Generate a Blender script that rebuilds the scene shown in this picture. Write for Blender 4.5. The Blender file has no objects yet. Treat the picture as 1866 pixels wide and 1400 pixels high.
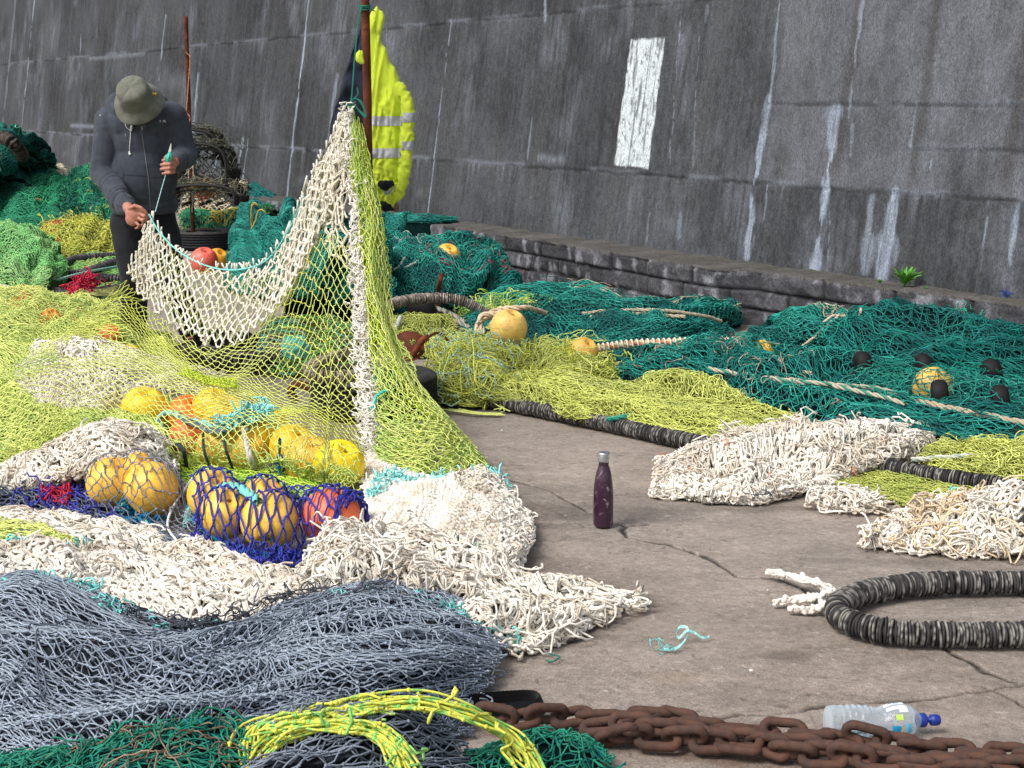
import bpy, math, random
import numpy as np
from mathutils import Vector, Matrix
R = np.random.RandomState(7)
random.seed(7)
sc = bpy.context.scene
C = sc.collection
# ---------------------------------------------------------------- camera, sky, sun, exposure
W0, H0, F0, CH = 1866.0, 1400.0, 2800.0, 1.44
PITCH = math.atan(515 / F0)
cd = bpy.data.cameras.new('camera'); cam = bpy.data.objects.new('camera', cd); C.objects.link(cam)
cam.location = (0, 0, CH); cam.rotation_euler = (math.pi / 2 - PITCH, 0, 0)
cd.sensor_width = 36; cd.lens = 36 * F0 / W0; cd.clip_start = .05; cd.clip_end = 500
sc.camera = cam
SUN_EL, SUN_AZ = 50, 232          # azimuth: degrees clockwise from +Y, where the light comes from
w = bpy.data.worlds.new('World'); sc.world = w; w.use_nodes = True
nt = w.node_tree; nt.nodes.clear()
sky = nt.nodes.new('ShaderNodeTexSky'); sky.sky_type = 'NISHITA'; sky.sun_disc = False
sky.sun_elevation = math.radians(SUN_EL); sky.sun_rotation = math.radians(SUN_AZ)
sky.dust_density = 3.0; sky.air_density = 1.0
hs = nt.nodes.new('ShaderNodeHueSaturation'); hs.inputs['Saturation'].default_value = .42
bg = nt.nodes.new('ShaderNodeBackground'); bg.inputs['Strength'].default_value = .14
wo = nt.nodes.new('ShaderNodeOutputWorld')
nt.links.new(sky.outputs[0], hs.inputs['Color']); nt.links.new(hs.outputs[0], bg.inputs[0]); nt.links.new(bg.outputs[0], wo.inputs[0])
sl = bpy.data.lights.new('sun', 'SUN'); sun = bpy.data.objects.new('sun', sl); C.objects.link(sun)
sl.energy = 1.8; sl.angle = math.radians(24); sl.color = (1, .95, .88)
az, el = math.radians(SUN_AZ), math.radians(SUN_EL)
sdir = Vector((math.sin(az) * math.cos(el), math.cos(az) * math.cos(el), math.sin(el)))
sun.rotation_euler = (-sdir).to_track_quat('-Z', 'Y').to_euler()
sc.view_settings.view_transform = 'Standard'; sc.view_settings.look = 'None'
sc.view_settings.exposure = 0.5; sc.view_settings.gamma = 1

# ---------------------------------------------------------------- photo measurements -> points on the quay
_sp, _cp = math.sin(PITCH), math.cos(PITCH)
def ray(px, py):
    a = (np.asarray(px, float) - W0 / 2) / F0; b = (H0 / 2 - np.asarray(py, float)) / F0
    return np.stack([a, _cp + b * _sp, -_sp + b * _cp], -1)
def G(px, py, z=0.):
    r = ray(px, py); t = (np.asarray(z, float) - CH) / r[..., 2]
    p = r * t[..., None]; p[..., 2] += CH; return p
def D(px, py, d):
    r = ray(px, py); t = np.asarray(d, float) / r[..., 1]
    p = r * t[..., None]; p[..., 2] += CH; return p
def proj(P):
    P = np.asarray(P, float); x, y, z = P[..., 0], P[..., 1], P[..., 2] - CH
    f = y * _cp - z * _sp; u = y * _sp + z * _cp
    return W0 / 2 + F0 * x / f, H0 / 2 - F0 * u / f
def nrm(v): return v / np.maximum(np.linalg.norm(v, axis=-1, keepdims=True), 1e-9)

# ---------------------------------------------------------------- noise
_T = np.random.RandomState(3).rand(256, 256)
def n2(x, y, seed=0):
    x = np.asarray(x, float) + seed * 17.31; y = np.asarray(y, float) + seed * 9.77
    xi = np.floor(x).astype(int); yi = np.floor(y).astype(int); fx = x - xi; fy = y - yi
    fx = fx * fx * (3 - 2 * fx); fy = fy * fy * (3 - 2 * fy)
    a = _T[xi & 255, yi & 255]; b = _T[(xi + 1) & 255, yi & 255]; c = _T[xi & 255, (yi + 1) & 255]; d = _T[(xi + 1) & 255, (yi + 1) & 255]
    return ((a * (1 - fx) + b * fx) * (1 - fy) + (c * (1 - fx) + d * fx) * fy) * 2 - 1
def fbm(x, y, seed=0, o=4):
    s = 0; a = 1.; t = 0
    for k in range(o):
        s = s + a * n2(x * 2 ** k, y * 2 ** k, seed + k * 3); t += a; a *= .5
    return s / t
def n3(P, f, seed=0):
    x, y, z = P[..., 0] * f, P[..., 1] * f, P[..., 2] * f
    return (n2(x + .37 * z, y - .21 * z, seed) + n2(y + 5.2, z + .3 * x, seed + 5) + n2(z + 1.7, x + .3 * y, seed + 9)) / 2.

# ---------------------------------------------------------------- object bookkeeping
def tag(o, label=None, cat=None, group=None, kind=None):
    if label: o['label'] = label
    if cat: o['category'] = cat
    if group: o['group'] = group
    if kind: o['kind'] = kind
    return o
def link_mesh(name, me, mat=None, parent=None, smooth=True):
    if mat: me.materials.append(mat)
    if smooth and len(me.polygons): me.polygons.foreach_set('use_smooth', np.ones(len(me.polygons), bool))
    o = bpy.data.objects.new(name, me); C.objects.link(o)
    if parent:
        o.parent = parent; o.location = -Vector(parent.location)
    return o
def thing(name, loc, label, cat, group=None, kind=None):
    o = bpy.data.objects.new(name, None); C.objects.link(o); o.location = tuple(map(float, loc)); o.empty_display_size = .1
    return tag(o, label, cat, group, kind)
class MB:
    """collects quads and triangles of one mesh"""
    def __init__(s): s.v = []; s.q = []; s.t = []; s.c = []; s.n = 0
    def add(s, v, q=None, t=None, c=None):
        v = np.asarray(v, float).reshape(-1, 3)
        if q is not None and len(q): s.q.append(np.asarray(q, int).reshape(-1, 4) + s.n)
        if t is not None and len(t): s.t.append(np.asarray(t, int).reshape(-1, 3) + s.n)
        if c is None: c = (1, 1, 1)
        c = np.asarray(c, float)
        if c.ndim == 1: c = np.broadcast_to(c, (len(v), 3))
        s.v.append(v); s.c.append(c); s.n += len(v)
    def mesh(s, name):
        me = bpy.data.meshes.new(name)
        V = np.concatenate(s.v) if s.v else np.zeros((0, 3)); Q = np.concatenate(s.q) if s.q else np.zeros((0, 4), int); T = np.concatenate(s.t) if s.t else np.zeros((0, 3), int)
        me.vertices.add(len(V)); me.vertices.foreach_set('co', V.astype(np.float32).ravel())
        me.loops.add(Q.size + T.size); me.loops.foreach_set('vertex_index', np.concatenate([Q.ravel(), T.ravel()]).astype(np.int32))
        me.polygons.add(len(Q) + len(T))
        st = np.concatenate([np.arange(len(Q)) * 4, Q.size + np.arange(len(T)) * 3]).astype(np.int32)
        me.polygons.foreach_set('loop_start', st)
        me.update(calc_edges=True)
        ca = me.color_attributes.new('Col', 'FLOAT_COLOR', 'POINT')
        cc = np.ones((len(V), 4), np.float32); cc[:, :3] = np.concatenate(s.c) if s.c else 1
        ca.data.foreach_set('color', cc.ravel())
        return me
    def build(s, name, mat, parent=None, smooth=True):
        return link_mesh(name, s.mesh(name), mat, parent, smooth)
def grid(mb, P, c=None, wrap_u=False, wrap_v=False, flip=False):
    """P: (n,m,3) grid of points"""
    n, m = P.shape[:2]; I = np.arange(n * m).reshape(n, m)
    if wrap_u: I = np.concatenate([I, I[:1]], 0)
    if wrap_v: I = np.concatenate([I, I[:, :1]], 1)
    q = np.stack([I[:-1, :-1], I[1:, :-1], I[1:, 1:], I[:-1, 1:]], -1).reshape(-1, 4)
    if flip: q = q[:, ::-1]
    if c is not None and np.ndim(c) == 3: c = c.reshape(-1, 3)
    mb.add(P.reshape(-1, 3), q, c=c)
def tubes(mb, P, r, sides=4, c=(1, 1, 1), cap=False):
    """P: (N,K,3) polylines of equal length, r scalar, (N,), (K,) as (1,K) or (N,K); c (3,), (N,3) or (N,K,3)"""
    P = np.asarray(P, float)
    if P.ndim == 2: P = P[None]
    N, K = P.shape[:2]
    if N == 0: return
    t = np.empty_like(P); t[:, 1:-1] = P[:, 2:] - P[:, :-2]; t[:, 0] = P[:, 1] - P[:, 0]; t[:, -1] = P[:, -1] - P[:, -2]
    t = nrm(t); mt = np.abs(t).mean(1); ax = np.argmin(mt, 1); ref = np.eye(3)[ax][:, None, :]
    a = nrm(np.cross(t, ref)); b = np.cross(t, a)
    r = np.asarray(r, float)
    if r.ndim == 0: r = np.full((N, K), float(r))
    elif r.ndim == 1: r = np.repeat(r[:, None], K, 1)
    else: r = np.broadcast_to(r, (N, K))
    th = np.arange(sides) * 2 * math.pi / sides
    V = P[:, :, None, :] + r[:, :, None, None] * (np.cos(th)[:, None] * a[:, :, None, :] + np.sin(th)[:, None] * b[:, :, None, :])
    I = np.arange(N * K * sides).reshape(N, K, sides); J = np.roll(I, -1, 2)
    q = np.stack([I[:, :-1], J[:, :-1], J[:, 1:], I[:, 1:]], -1).reshape(-1, 4)
    c = np.asarray(c, float)
    if c.ndim == 1: c = np.broadcast_to(c, (N, K, 3))
    elif c.ndim == 2: c = np.broadcast_to(c[:, None, :], (N, K, 3))
    cc = np.repeat(c[:, :, None, :], sides, 2).reshape(-1, 3)
    if cap and sides == 4:
        q = np.concatenate([q, I[:, 0][:, ::-1], I[:, -1]], 0)
    elif cap:
        e0 = I[:, 0][:, ::-1]; e1 = I[:, -1]
        tt = np.concatenate([np.stack([e[:, 0], e[:, k], e[:, k + 1]], -1) for e in (e0, e1) for k in range(1, sides - 1)])
        mb.add(V, q, tt, cc); return
    mb.add(V, q, c=cc)
_g = (1 + 5 ** .5) / 2
_IV = nrm(np.array([(-1, _g, 0), (1, _g, 0), (-1, -_g, 0), (1, -_g, 0), (0, -1, _g), (0, 1, _g), (0, -1, -_g), (0, 1, -_g), (_g, 0, -1), (_g, 0, 1), (-_g, 0, -1), (-_g, 0, 1)], float))
_IF = np.array([(0, 11, 5), (0, 5, 1), (0, 1, 7), (0, 7, 10), (0, 10, 11), (1, 5, 9), (5, 11, 4), (11, 10, 2), (10, 7, 6), (7, 1, 8), (3, 9, 4), (3, 4, 2), (3, 2, 6), (3, 6, 8), (3, 8, 9), (4, 9, 5), (2, 4, 11), (6, 2, 10), (8, 6, 7), (9, 8, 1)])
def blobs(mb, P, r, c=(1, 1, 1), sq=None):
    P = np.asarray(P, float).reshape(-1, 3); N = len(P)
    if N == 0: return
    r = np.broadcast_to(np.asarray(r, float), (N,))
    S = np.ones((N, 3)) if sq is None else sq
    V = P[:, None, :] + _IV[None] * r[:, None, None] * S[:, None, :]
    T = (_IF[None] + (np.arange(N) * 12)[:, None, None]).reshape(-1, 3)
    c = np.asarray(c, float); c = np.broadcast_to(c, (N, 3)) if c.ndim == 1 else c
    mb.add(V, t=T, c=np.repeat(c[:, None, :], 12, 1).reshape(-1, 3))
def cr(P, n):
    """Catmull-Rom curve through P, n samples"""
    P = np.asarray(P, float); m = len(P)
    if m == 2: P = np.stack([P[0], (P[0] + P[1]) / 2, P[1]]); m = 3
    E = np.concatenate([[2 * P[0] - P[1]], P, [2 * P[-1] - P[-2]]])
    s = np.linspace(0, m - 1, n); i = np.minimum(s.astype(int), m - 2); f = (s - i)[:, None] if P.ndim == 2 else (s - i).reshape(-1, *([1] * (P.ndim - 1)))
    p0, p1, p2, p3 = E[i], E[i + 1], E[i + 2], E[i + 3]
    return .5 * ((2 * p1) + (p2 - p0) * f + (2 * p0 - 5 * p1 + 4 * p2 - p3) * f * f + (3 * p1 - p0 - 3 * p2 + p3) * f ** 3)
def arclen(P, n):
    P = np.asarray(P, float); L = np.r_[0, np.cumsum(np.linalg.norm(np.diff(P, axis=0), axis=1))]
    s = np.linspace(0, L[-1], n); return np.stack([np.interp(s, L, P[:, k]) for k in range(P.shape[1])], 1)
def bil(S, u, v):
    """bilinear sample of grid S (n,m,k) at u,v in 0..1"""
    n, m = S.shape[:2]; u = np.clip(u, 0, 1) * (n - 1); v = np.clip(v, 0, 1) * (m - 1)
    i = np.minimum(u.astype(int), n - 2); j = np.minimum(v.astype(int), m - 2); f = (u - i)[..., None]; g = (v - j)[..., None]
    return (S[i, j] * (1 - f) + S[i + 1, j] * f) * (1 - g) + (S[i, j + 1] * (1 - f) + S[i + 1, j + 1] * f) * g

# ---------------------------------------------------------------- materials
def mat(name, col=None, rough=.7, metal=0., attr=False, nscale=None, nmix=.3, bump=0., bscale=80., spec=.3, ramp=None, trans=0., alpha=1., coat=0., sheen=0., bdist=.002, stretch=None):
    """principled material; optional per-vertex colour, two-tone noise (ramp=colour 2) and noise bump, all procedural"""
    m = bpy.data.materials.new(name); m.use_nodes = True; t = m.node_tree; N = t.nodes; L = t.links; b = N['Principled BSDF']
    b.inputs['Roughness'].default_value = rough; b.inputs['Metallic'].default_value = metal
    b.inputs['Specular IOR Level'].default_value = spec
    if trans: b.inputs['Transmission Weight'].default_value = trans
    if coat: b.inputs['Coat Weight'].default_value = coat
    if sheen: b.inputs['Sheen Weight'].default_value = sheen
    tc = N.new('ShaderNodeTexCoord'); mp = N.new('ShaderNodeMapping'); L.new(tc.outputs['Object'], mp.inputs[0])
    if stretch: mp.inputs['Scale'].default_value = stretch
    src = None
    if attr:
        a = N.new('ShaderNodeAttribute'); a.attribute_name = 'Col'; src = a.outputs['Color']
        if col is not None:
            mx = N.new('ShaderNodeMix'); mx.data_type = 'RGBA'; mx.blend_type = 'MULTIPLY'; mx.inputs[0].default_value = 1; mx.inputs[7].default_value = (*col, 1)
            L.new(src, mx.inputs[6]); src = mx.outputs[2]
    if nscale:
        n = N.new('ShaderNodeTexNoise'); n.inputs['Scale'].default_value = nscale; n.inputs['Detail'].default_value = 5; L.new(mp.outputs[0], n.inputs[0])
        rp = N.new('ShaderNodeValToRGB'); rp.color_ramp.elements[0].position = .35; rp.color_ramp.elements[1].position = .65; L.new(n.outputs['Fac'], rp.inputs[0])
        if ramp is not None:
            mx = N.new('ShaderNodeMix'); mx.data_type = 'RGBA'; L.new(rp.outputs[0], mx.inputs[0])
            if src is not None: L.new(src, mx.inputs[6])
            else: mx.inputs[6].default_value = (*col, 1)
            mx.inputs[7].default_value = (*ramp, 1); src = mx.outputs[2]
        else:
            mr = N.new('ShaderNodeMapRange'); mr.inputs[3].default_value = 1 - nmix; mr.inputs[4].default_value = 1 + nmix; L.new(rp.outputs[0], mr.inputs[0])
            mx = N.new('ShaderNodeMix'); mx.data_type = 'RGBA'; mx.blend_type = 'MULTIPLY'; mx.inputs[0].default_value = 1
            if src is not None: L.new(src, mx.inputs[6])
            else: mx.inputs[6].default_value = (*col, 1)
            L.new(mr.outputs[0], mx.inputs[7]); src = mx.outputs[2]
    if src is not None: L.new(src, b.inputs['Base Color'])
    else: b.inputs['Base Color'].default_value = (*col, 1)
    if bump:
        n = N.new('ShaderNodeTexNoise'); n.inputs['Scale'].default_value = bscale; n.inputs['Detail'].default_value = 6; L.new(mp.outputs[0], n.inputs[0])
        bp = N.new('ShaderNodeBump'); bp.inputs['Strength'].default_value = bump; bp.inputs['Distance'].default_value = bdist; L.new(n.outputs['Fac'], bp.inputs['Height']); L.new(bp.outputs[0], b.inputs['Normal'])
    return m
def srgb(r, g, b):
    f = lambda c: ((c / 255 + .055) / 1.055) ** 2.4 if c > 10 else c / 255 / 12.92
    return (f(r), f(g), f(b))
# ================================================================= THE SETTING
# quay ground: one rectilinear sheet, fine where it is seen close
def polyd(X, Y, pts):
    """distance from X,Y to polyline pts"""
    d = np.full(X.shape, 1e9)
    for a, b in zip(pts[:-1], pts[1:]):
        ax, ay = a; bx, by = b; l2 = (bx - ax) ** 2 + (by - ay) ** 2 + 1e-9
        t = np.clip(((X - ax) * (bx - ax) + (Y - ay) * (by - ay)) / l2, 0, 1)
        d = np.minimum(d, np.hypot(X - ax - t * (bx - ax), Y - ay - t * (by - ay)))
    return d
def ded(a): a = np.sort(a); return a[np.r_[True, np.diff(a) > .003]]
xs = ded(np.r_[np.linspace(-60, -6, 28), np.arange(-6, -.8, .05), np.arange(-.8, 2.6, .0065), np.arange(2.6, 6, .05), np.linspace(6, 60, 28)])
ys = ded(np.r_[np.linspace(-20, 3, 12), np.arange(3, 6.6, .0075), np.arange(6.6, 10, .02), np.arange(10, 16, .06), np.linspace(16, 90, 30)])
X, Y = np.meshgrid(xs, ys, indexing='ij'); Z = np.zeros_like(X)
wx = X + .012 * fbm(X * 14, Y * 14, 1) + .03 * fbm(X * 2.5, Y * 2.5, 4); wy = Y + .02 * fbm(X * 14, Y * 14, 2) + .03 * fbm(X * 2.5, Y * 2.5, 5)
cracks = [([(930, 870), (1010, 890), (1075, 930), (1150, 955), (1140, 975), (1215, 990), (1290, 1015), (1340, 1048), (1420, 1052), (1480, 1075), (1510, 1120)], .0105, 1.),
          ([(1150, 955), (1190, 950)], .007, .8), ([(1070, 905), (1170, 895), (1200, 905)], .005, .6),
          ([(880, 840), (1000, 846), (1090, 838)], .0035, .6), ([(930, 1068), (1060, 1063), (1140, 1072), (1165, 1083)], .006, .8),
          ([(1120, 1322), (1260, 1310), (1400, 1296), (1560, 1282), (1700, 1268), (1800, 1255), (1900, 1243)], .007, .9),
          ([(1735, 1180), (1770, 1200), (1800, 1225), (1850, 1243)], .009, 1.), ([(1790, 1250), (1850, 1275), (1900, 1300)], .01, 1.),
          ([(960, 905), (1075, 960)], .003, .5), ([(1000, 985), (1040, 975)], .003, .5)]
crack = np.zeros_like(X)
for pts, wd, st in cracks:
    g = G([p[0] for p in pts], [p[1] for p in pts])[:, :2]
    dd = polyd(wx, wy, g); wv = wd * .7 * (1.0 + .9 * n2(X * 9, Y * 9, 8))
    crack = np.maximum(crack, st * np.clip(1.5 - dd / np.maximum(wv, .0025), 0, 1) ** .8)
Z += .006 * fbm(X * .8, Y * .8, 11) - .006 - .007 * crack + .0012 * fbm(X * 30, Y * 30, 12)
# stains: damp dark marks with shapes of their own
stain = np.zeros_like(X)
for (px, py, rx, ry, s) in [(1040, 935, .26, .18, .75), (1000, 950, .14, .14, .65), (985, 1030, .12, .12, .5), (905, 845, .06, .15, .6), (1170, 930, .2, .12, .6), (940, 1010, .05, .2, .4), (1700, 1215, .2, .2, .25), (1240, 1330, .2, .1, .2)]:
    g = G(px, py); stain = np.maximum(stain, s * np.clip(1.2 - np.hypot((wx - g[0]) / rx, (wy - g[1]) / ry) + .5 * fbm(X * 8, Y * 8, 15), 0, 1))
base = np.array(srgb(144, 135, 127))
v = 1 + .24 * fbm(X * 1.1, Y * 1.4, 21) + .20 * fbm(X * 5, Y * 9, 22) + .20 * fbm(X * 40, Y * 60, 23, 3)
pale = np.clip(fbm(X * 5, Y * 14, 30) * 3 - .6, 0, 1) * .22
col = base * v[..., None] * (1 - .45 * stain[..., None]) * (1 - .85 * np.clip(crack, 0, 1)[..., None])
col = col * (1 - pale[..., None]) + np.array(srgb(180, 168, 158)) * pale[..., None]
warm = np.clip(fbm(X * .9, Y * .7, 33) * 2, 0, 1)[..., None] * .25
col = col * (1 - warm) + col * np.array([1.12, .98, .84]) * warm
damp = np.clip(fbm(X * 1.6, Y * 2.4, 95) * 2.2 - .3, 0, 1)[..., None] * .22; col = col * (1 - damp)
speck = np.clip(n2(X * 70, Y * 70, 96) * 4 - 2.9, 0, 1)[..., None] * .5; col = col * (1 - speck) + np.array(srgb(196, 188, 180)) * speck
speck = np.clip(n2(X * 60 + 9, Y * 60, 97) * 4 - 3.0, 0, 1)[..., None] * .6; col = col * (1 - speck)
for (px, py, rx, ry, s, c_) in [(1150, 1345, .25, .05, .5, (92, 62, 46)), (1350, 1372, .35, .06, .5, (92, 62, 46)), (1600, 1395, .35, .06, .5, (92, 62, 46)), (960, 1330, .12, .05, .5, (92, 62, 46)), (1000, 1160, .5, .05, .35, (88, 82, 76)), (800, 790, .3, .12, .4, (82, 76, 72)), (1350, 925, .4, .05, .45, (84, 78, 72)), (1700, 1020, .4, .05, .45, (84, 78, 72)), (1250, 1230, .12, .05, .3, (140, 118, 92)), (1500, 1000, .2, .1, .3, (86, 80, 76)), (1420, 1190, .10, .04, .4, (70, 62, 58))]:
    g = G(px, py); m_ = (s * np.clip(1.2 - np.hypot((wx - g[0]) / rx, (wy - g[1]) / ry) + .9 * fbm(X * 9, Y * 12, 17), 0, 1))[..., None]; col = col * (1 - m_) + np.array(srgb(*c_)) * m_
mb = MB(); grid(mb, np.stack([X, Y, Z], -1), col, flip=True)
def concrete(name, sc1=220, sc2=45, bump=.35, stretch=(1, 1, 1), k1=.38):
    m = bpy.data.materials.new(name); m.use_nodes = True; t = m.node_tree; N = t.nodes; L = t.links; b = N['Principled BSDF']
    b.inputs['Roughness'].default_value = .93; b.inputs['Specular IOR Level'].default_value = .2
    a = N.new('ShaderNodeAttribute'); a.attribute_name = 'Col'
    tc = N.new('ShaderNodeTexCoord')
    n = N.new('ShaderNodeTexNoise'); n.inputs['Scale'].default_value = sc1; n.inputs['Detail'].default_value = 4; n.inputs['Roughness'].default_value = .7
    n3_ = N.new('ShaderNodeTexNoise'); n3_.inputs['Scale'].default_value = sc2; n3_.inputs['Detail'].default_value = 8; n3_.inputs['Roughness'].default_value = .75
    mpp = N.new('ShaderNodeMapping'); mpp.inputs['Scale'].default_value = stretch; L.new(tc.outputs['Object'], mpp.inputs[0]); L.new(mpp.outputs[0], n.inputs[0]); L.new(mpp.outputs[0], n3_.inputs[0])
    mr = N.new('ShaderNodeMapRange'); mr.inputs[1].default_value = .3; mr.inputs[2].default_value = .7; mr.inputs[3].default_value = 1 - k1; mr.inputs[4].default_value = 1 + k1; L.new(n.outputs['Fac'], mr.inputs[0])
    mr2 = N.new('ShaderNodeMapRange'); mr2.inputs[1].default_value = .3; mr2.inputs[2].default_value = .7; mr2.inputs[3].default_value = .72; mr2.inputs[4].default_value = 1.28; L.new(n3_.outputs['Fac'], mr2.inputs[0])
    m1 = N.new('ShaderNodeMix'); m1.data_type = 'RGBA'; m1.blend_type = 'MULTIPLY'; m1.inputs[0].default_value = 1; L.new(a.outputs['Color'], m1.inputs[6]); L.new(mr.outputs[0], m1.inputs[7])
    m2 = N.new('ShaderNodeMix'); m2.data_type = 'RGBA'; m2.blend_type = 'MULTIPLY'; m2.inputs[0].default_value = 1; L.new(m1.outputs[2], m2.inputs[6]); L.new(mr2.outputs[0], m2.inputs[7])
    L.new(m2.outputs[2], b.inputs['Base Color'])
    ad = N.new('ShaderNodeMath'); ad.operation = 'ADD'; L.new(n.outputs['Fac'], ad.inputs[0]); L.new(n3_.outputs['Fac'], ad.inputs[1])
    bp = N.new('ShaderNodeBump'); bp.inputs['Strength'].default_value = bump; bp.inputs['Distance'].default_value = .004; L.new(ad.outputs[0], bp.inputs['Height']); L.new(bp.outputs[0], b.inputs['Normal'])
    return m
grit = np.clip(n2(X * 130, Y * 130, 77) * 3 - 1.9, 0, 1)[..., None] * (Y < 9)[..., None]
tag(mb.build('ground', concrete('quay_concrete', 260, 60, .5, k1=.5)), 'brown grey cracked concrete of the quay', kind='structure')

# ---- harbour wall: battered concrete face on a low stone ledge
A0 = np.array([2.85, 8.54]); UD = nrm(np.array([-.58, 1.])); MD = np.array([UD[1], -UD[0]]); BT = .145
def wallP(s, z, out=0.): 
    o = BT * (z - .36) - out
    return np.stack([A0[0] + UD[0] * s + MD[0] * o, A0[1] + UD[1] * s + MD[1] * o, z + 0 * s], -1)
def toWall(px, py):
    r = ray(px, py); O = np.array([0, 0, CH]); P0 = np.array([A0[0], A0[1], .36])
    nn = np.array([-MD[0], -MD[1], BT])
    t = ((P0 - O) @ nn) / (r @ nn); p = O + r * t[..., None] if np.ndim(t) else O + r * t
    return (p[..., :2] - A0) @ UD, p[..., 2]
ss = np.unique(np.r_[np.arange(-4, 6, .0125), np.arange(6, 14, .02), np.arange(14, 30, .035), np.arange(30, 60, .5)]); zs = np.unique(np.r_[-.1, np.arange(.3, 2.9, .0125), np.arange(2.9, 5.2, .1)])
S, Zz = np.meshgrid(ss, zs, indexing='ij')
sw = S + .03 * fbm(S * 3, Zz * 3, 41); zw = Zz + .012 * fbm(S * 6, Zz * 6, 42)
v = 1 + .26 * fbm(S * 26, Zz * 2.6, 43) + .22 * fbm(S * 7, Zz * 1.6, 44) + .5 * fbm(S * 1.3, Zz * 1.6, 45) + .34 * fbm(S * 55, Zz * 26, 46, 3)
bays = _T[(np.floor(S / 1.9 + .3).astype(int)) & 255, (np.digitize(Zz, [.885, 2.17])) & 255]; v = v * (.84 + .32 * bays)
wb = np.array(srgb(65, 67, 70)); col = wb * v[..., None]
brn = np.clip(fbm(S * 3, Zz * .7, 47) * 2.2, 0, 1)[..., None] * .35
col = col * (1 - brn) + col * np.array([1.08, .98, .86]) * brn
def blend(m, c):
    global col
    m = np.clip(m, 0, 1)[..., None]; col = col * (1 - m) + np.array(c) * m
grey = srgb(116, 121, 131); lime = srgb(156, 168, 184)
blend(np.clip(fbm(S * 2.2, Zz * 1.5, 91) * 2.8 - .45, 0, 1) * np.clip(.5 + fbm(S * 40, Zz * 5, 92, 3), 0, 1) * .5, grey)
blend(np.clip(fbm(S * 9, Zz * .8, 93) * 3 - 1.2, 0, 1) * np.clip(.5 + fbm(S * 60, Zz * 8, 94, 3), 0, 1) * .22, grey)
fine = .5 + .9 * fbm(S * 60, Zz * 5, 50, 3)
# paler, rougher bays near the right edge
s1, _ = toWall(1412, 100); s1b, _ = toWall(1360, 420)
pz = np.clip((s1 - sw) * 9 - .0, 0, 1) * np.clip((zw - .88) * 22, 0, 1) * (.38 + .5 * fbm(S * 5, Zz * 3, 51))
blend(pz * .95, srgb(116, 118, 127))
for (x, wd) in [(1548, .07), (1690, .05), (1862, .06)]:
    s_, _ = toWall(x, 150); blend(np.clip(1.4 - np.abs(sw - s_) / wd * 1.2, 0, 1) * .75 * np.clip((zw - .9) * 8, 0, 1), srgb(72, 70, 71))
# horizontal pour joints
disp = np.zeros_like(S)
for z0, s_lo, s_hi, st in [(.885, -9, 99, 1.), (2.17, -9, 99, .8), (1.42, -9, s1, .7), (1.16, -9, toWall(1650, 280)[0], .5)]:
    on = ((S > s_lo) & (S < s_hi)); e = zw - z0 - .01 * n2(S * .8, 0 * S, 3)
    disp += on * (.005 * (e > 0) - .008 * np.exp(-(e / .009) ** 2))
    blend(on * st * np.exp(-(np.clip(e, 0, 9) / .007) ** 2) * (e > -.012) * .6 * (n2(S * 3, 0 * S, 4) > -.3), (.02, .02, .02))
    br = np.clip(fbm(S * 2.2, 0 * S, int(z0 * 100)) * 2.4 + .25, 0, 1)
    blend(on * st * np.exp(-((e - .014) / .016) ** 2) * br * .9, grey)
    drip = np.clip(fbm(S * 22, 0 * S, int(z0 * 37)) * 2.6 + .1, 0, 1)
    blend(on * st * br * drip * (e < .01) * np.exp(e / (.05 + .09 * np.abs(n2(S * 7, 0 * S, 9)))) * .55, grey)
def streak(pts, wd, st, c=lime, soft=.5):
    """white lime run: pts in photo pixels, wd metres"""
    q = [toWall(float(x), float(y)) for x, y in pts]; q = [(float(a), float(b)) for a, b in q]
    d = polyd(S + .012 * n2(S * 8, Zz * 8, 61) + min(.03, wd * .5) * fbm(S * 50, Zz * 7, 63, 2), Zz, q)
    wv = wd * (.65 + .6 * n2(Zz * 5 + q[0][0], S * 3, 62))
    blend(np.clip((1.3 - d / np.maximum(wv, .004)) / soft * .8, 0, 1) * st * .85 * np.clip(.35 + fine * .8, 0, 1), c)
for pts, wd, st in [([(68, -40), (38, 250)], .035, .9), ([(30, 0), (4, 240)], .12, .3), ([(150, 45), (145, 125)], .03, .6), ([(303, 30), (290, 145)], .03, .75), ([(370, 60), (352, 240)], .04, .6),
                    ([(569, -40), (523, 356)], .025, .95), ([(443, 255), (428, 330)], .05, .5), ([(400, 255), (391, 310)], .05, .6), ([(452, 255), (440, 345)], .03, .6), ([(615, 140), (598, 260)], .05, .5),
                    ([(823, 35), (780, 386)], .012, .8), ([(996, 0), (994, 38)], .02, .8), ([(970, 215), (963, 290)], .015, .7), ([(705, 50), (706, 90)], .012, .5),
                    ([(1240, 40), (1218, 330)], .007, .5), ([(1275, 60), (1262, 320)], .007, .4), ([(1290, 12), (1287, 40)], .02, .5),
                    ([(1424, -30), (1405, 185)], .014, .6), ([(1403, 180), (1375, 335), (1360, 470)], .05, .85), ([(1398, 335), (1392, 400)], .014, .6),
                    ([(1566, 60), (1548, 215)], .01, .6), ([(1575, 0), (1566, 70)], .022, .6), ([(1522, 210), (1502, 370), (1484, 492)], .065, .9), ([(1513, 380), (1507, 470)], .006, .6),
                    ([(1556, 230), (1552, 285)], .018, .5), ([(1592, 365), (1575, 495)], .05, .6), ([(1630, 345), (1605, 508)], .085, .9), ([(1673, 185), (1662, 268)], .016, .6), ([(1802, 365), (1787, 495)], .01, .6),
                    ([(1856, 372), (1840, 480)], .018, .8), ([(1698, 290), (1694, 315)], .01, .5), ([(1183, 385), (1180, 440)], .02, .3), ([(1240, 380), (1236, 430)], .03, .35)]:
    streak(pts, wd, st)
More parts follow.
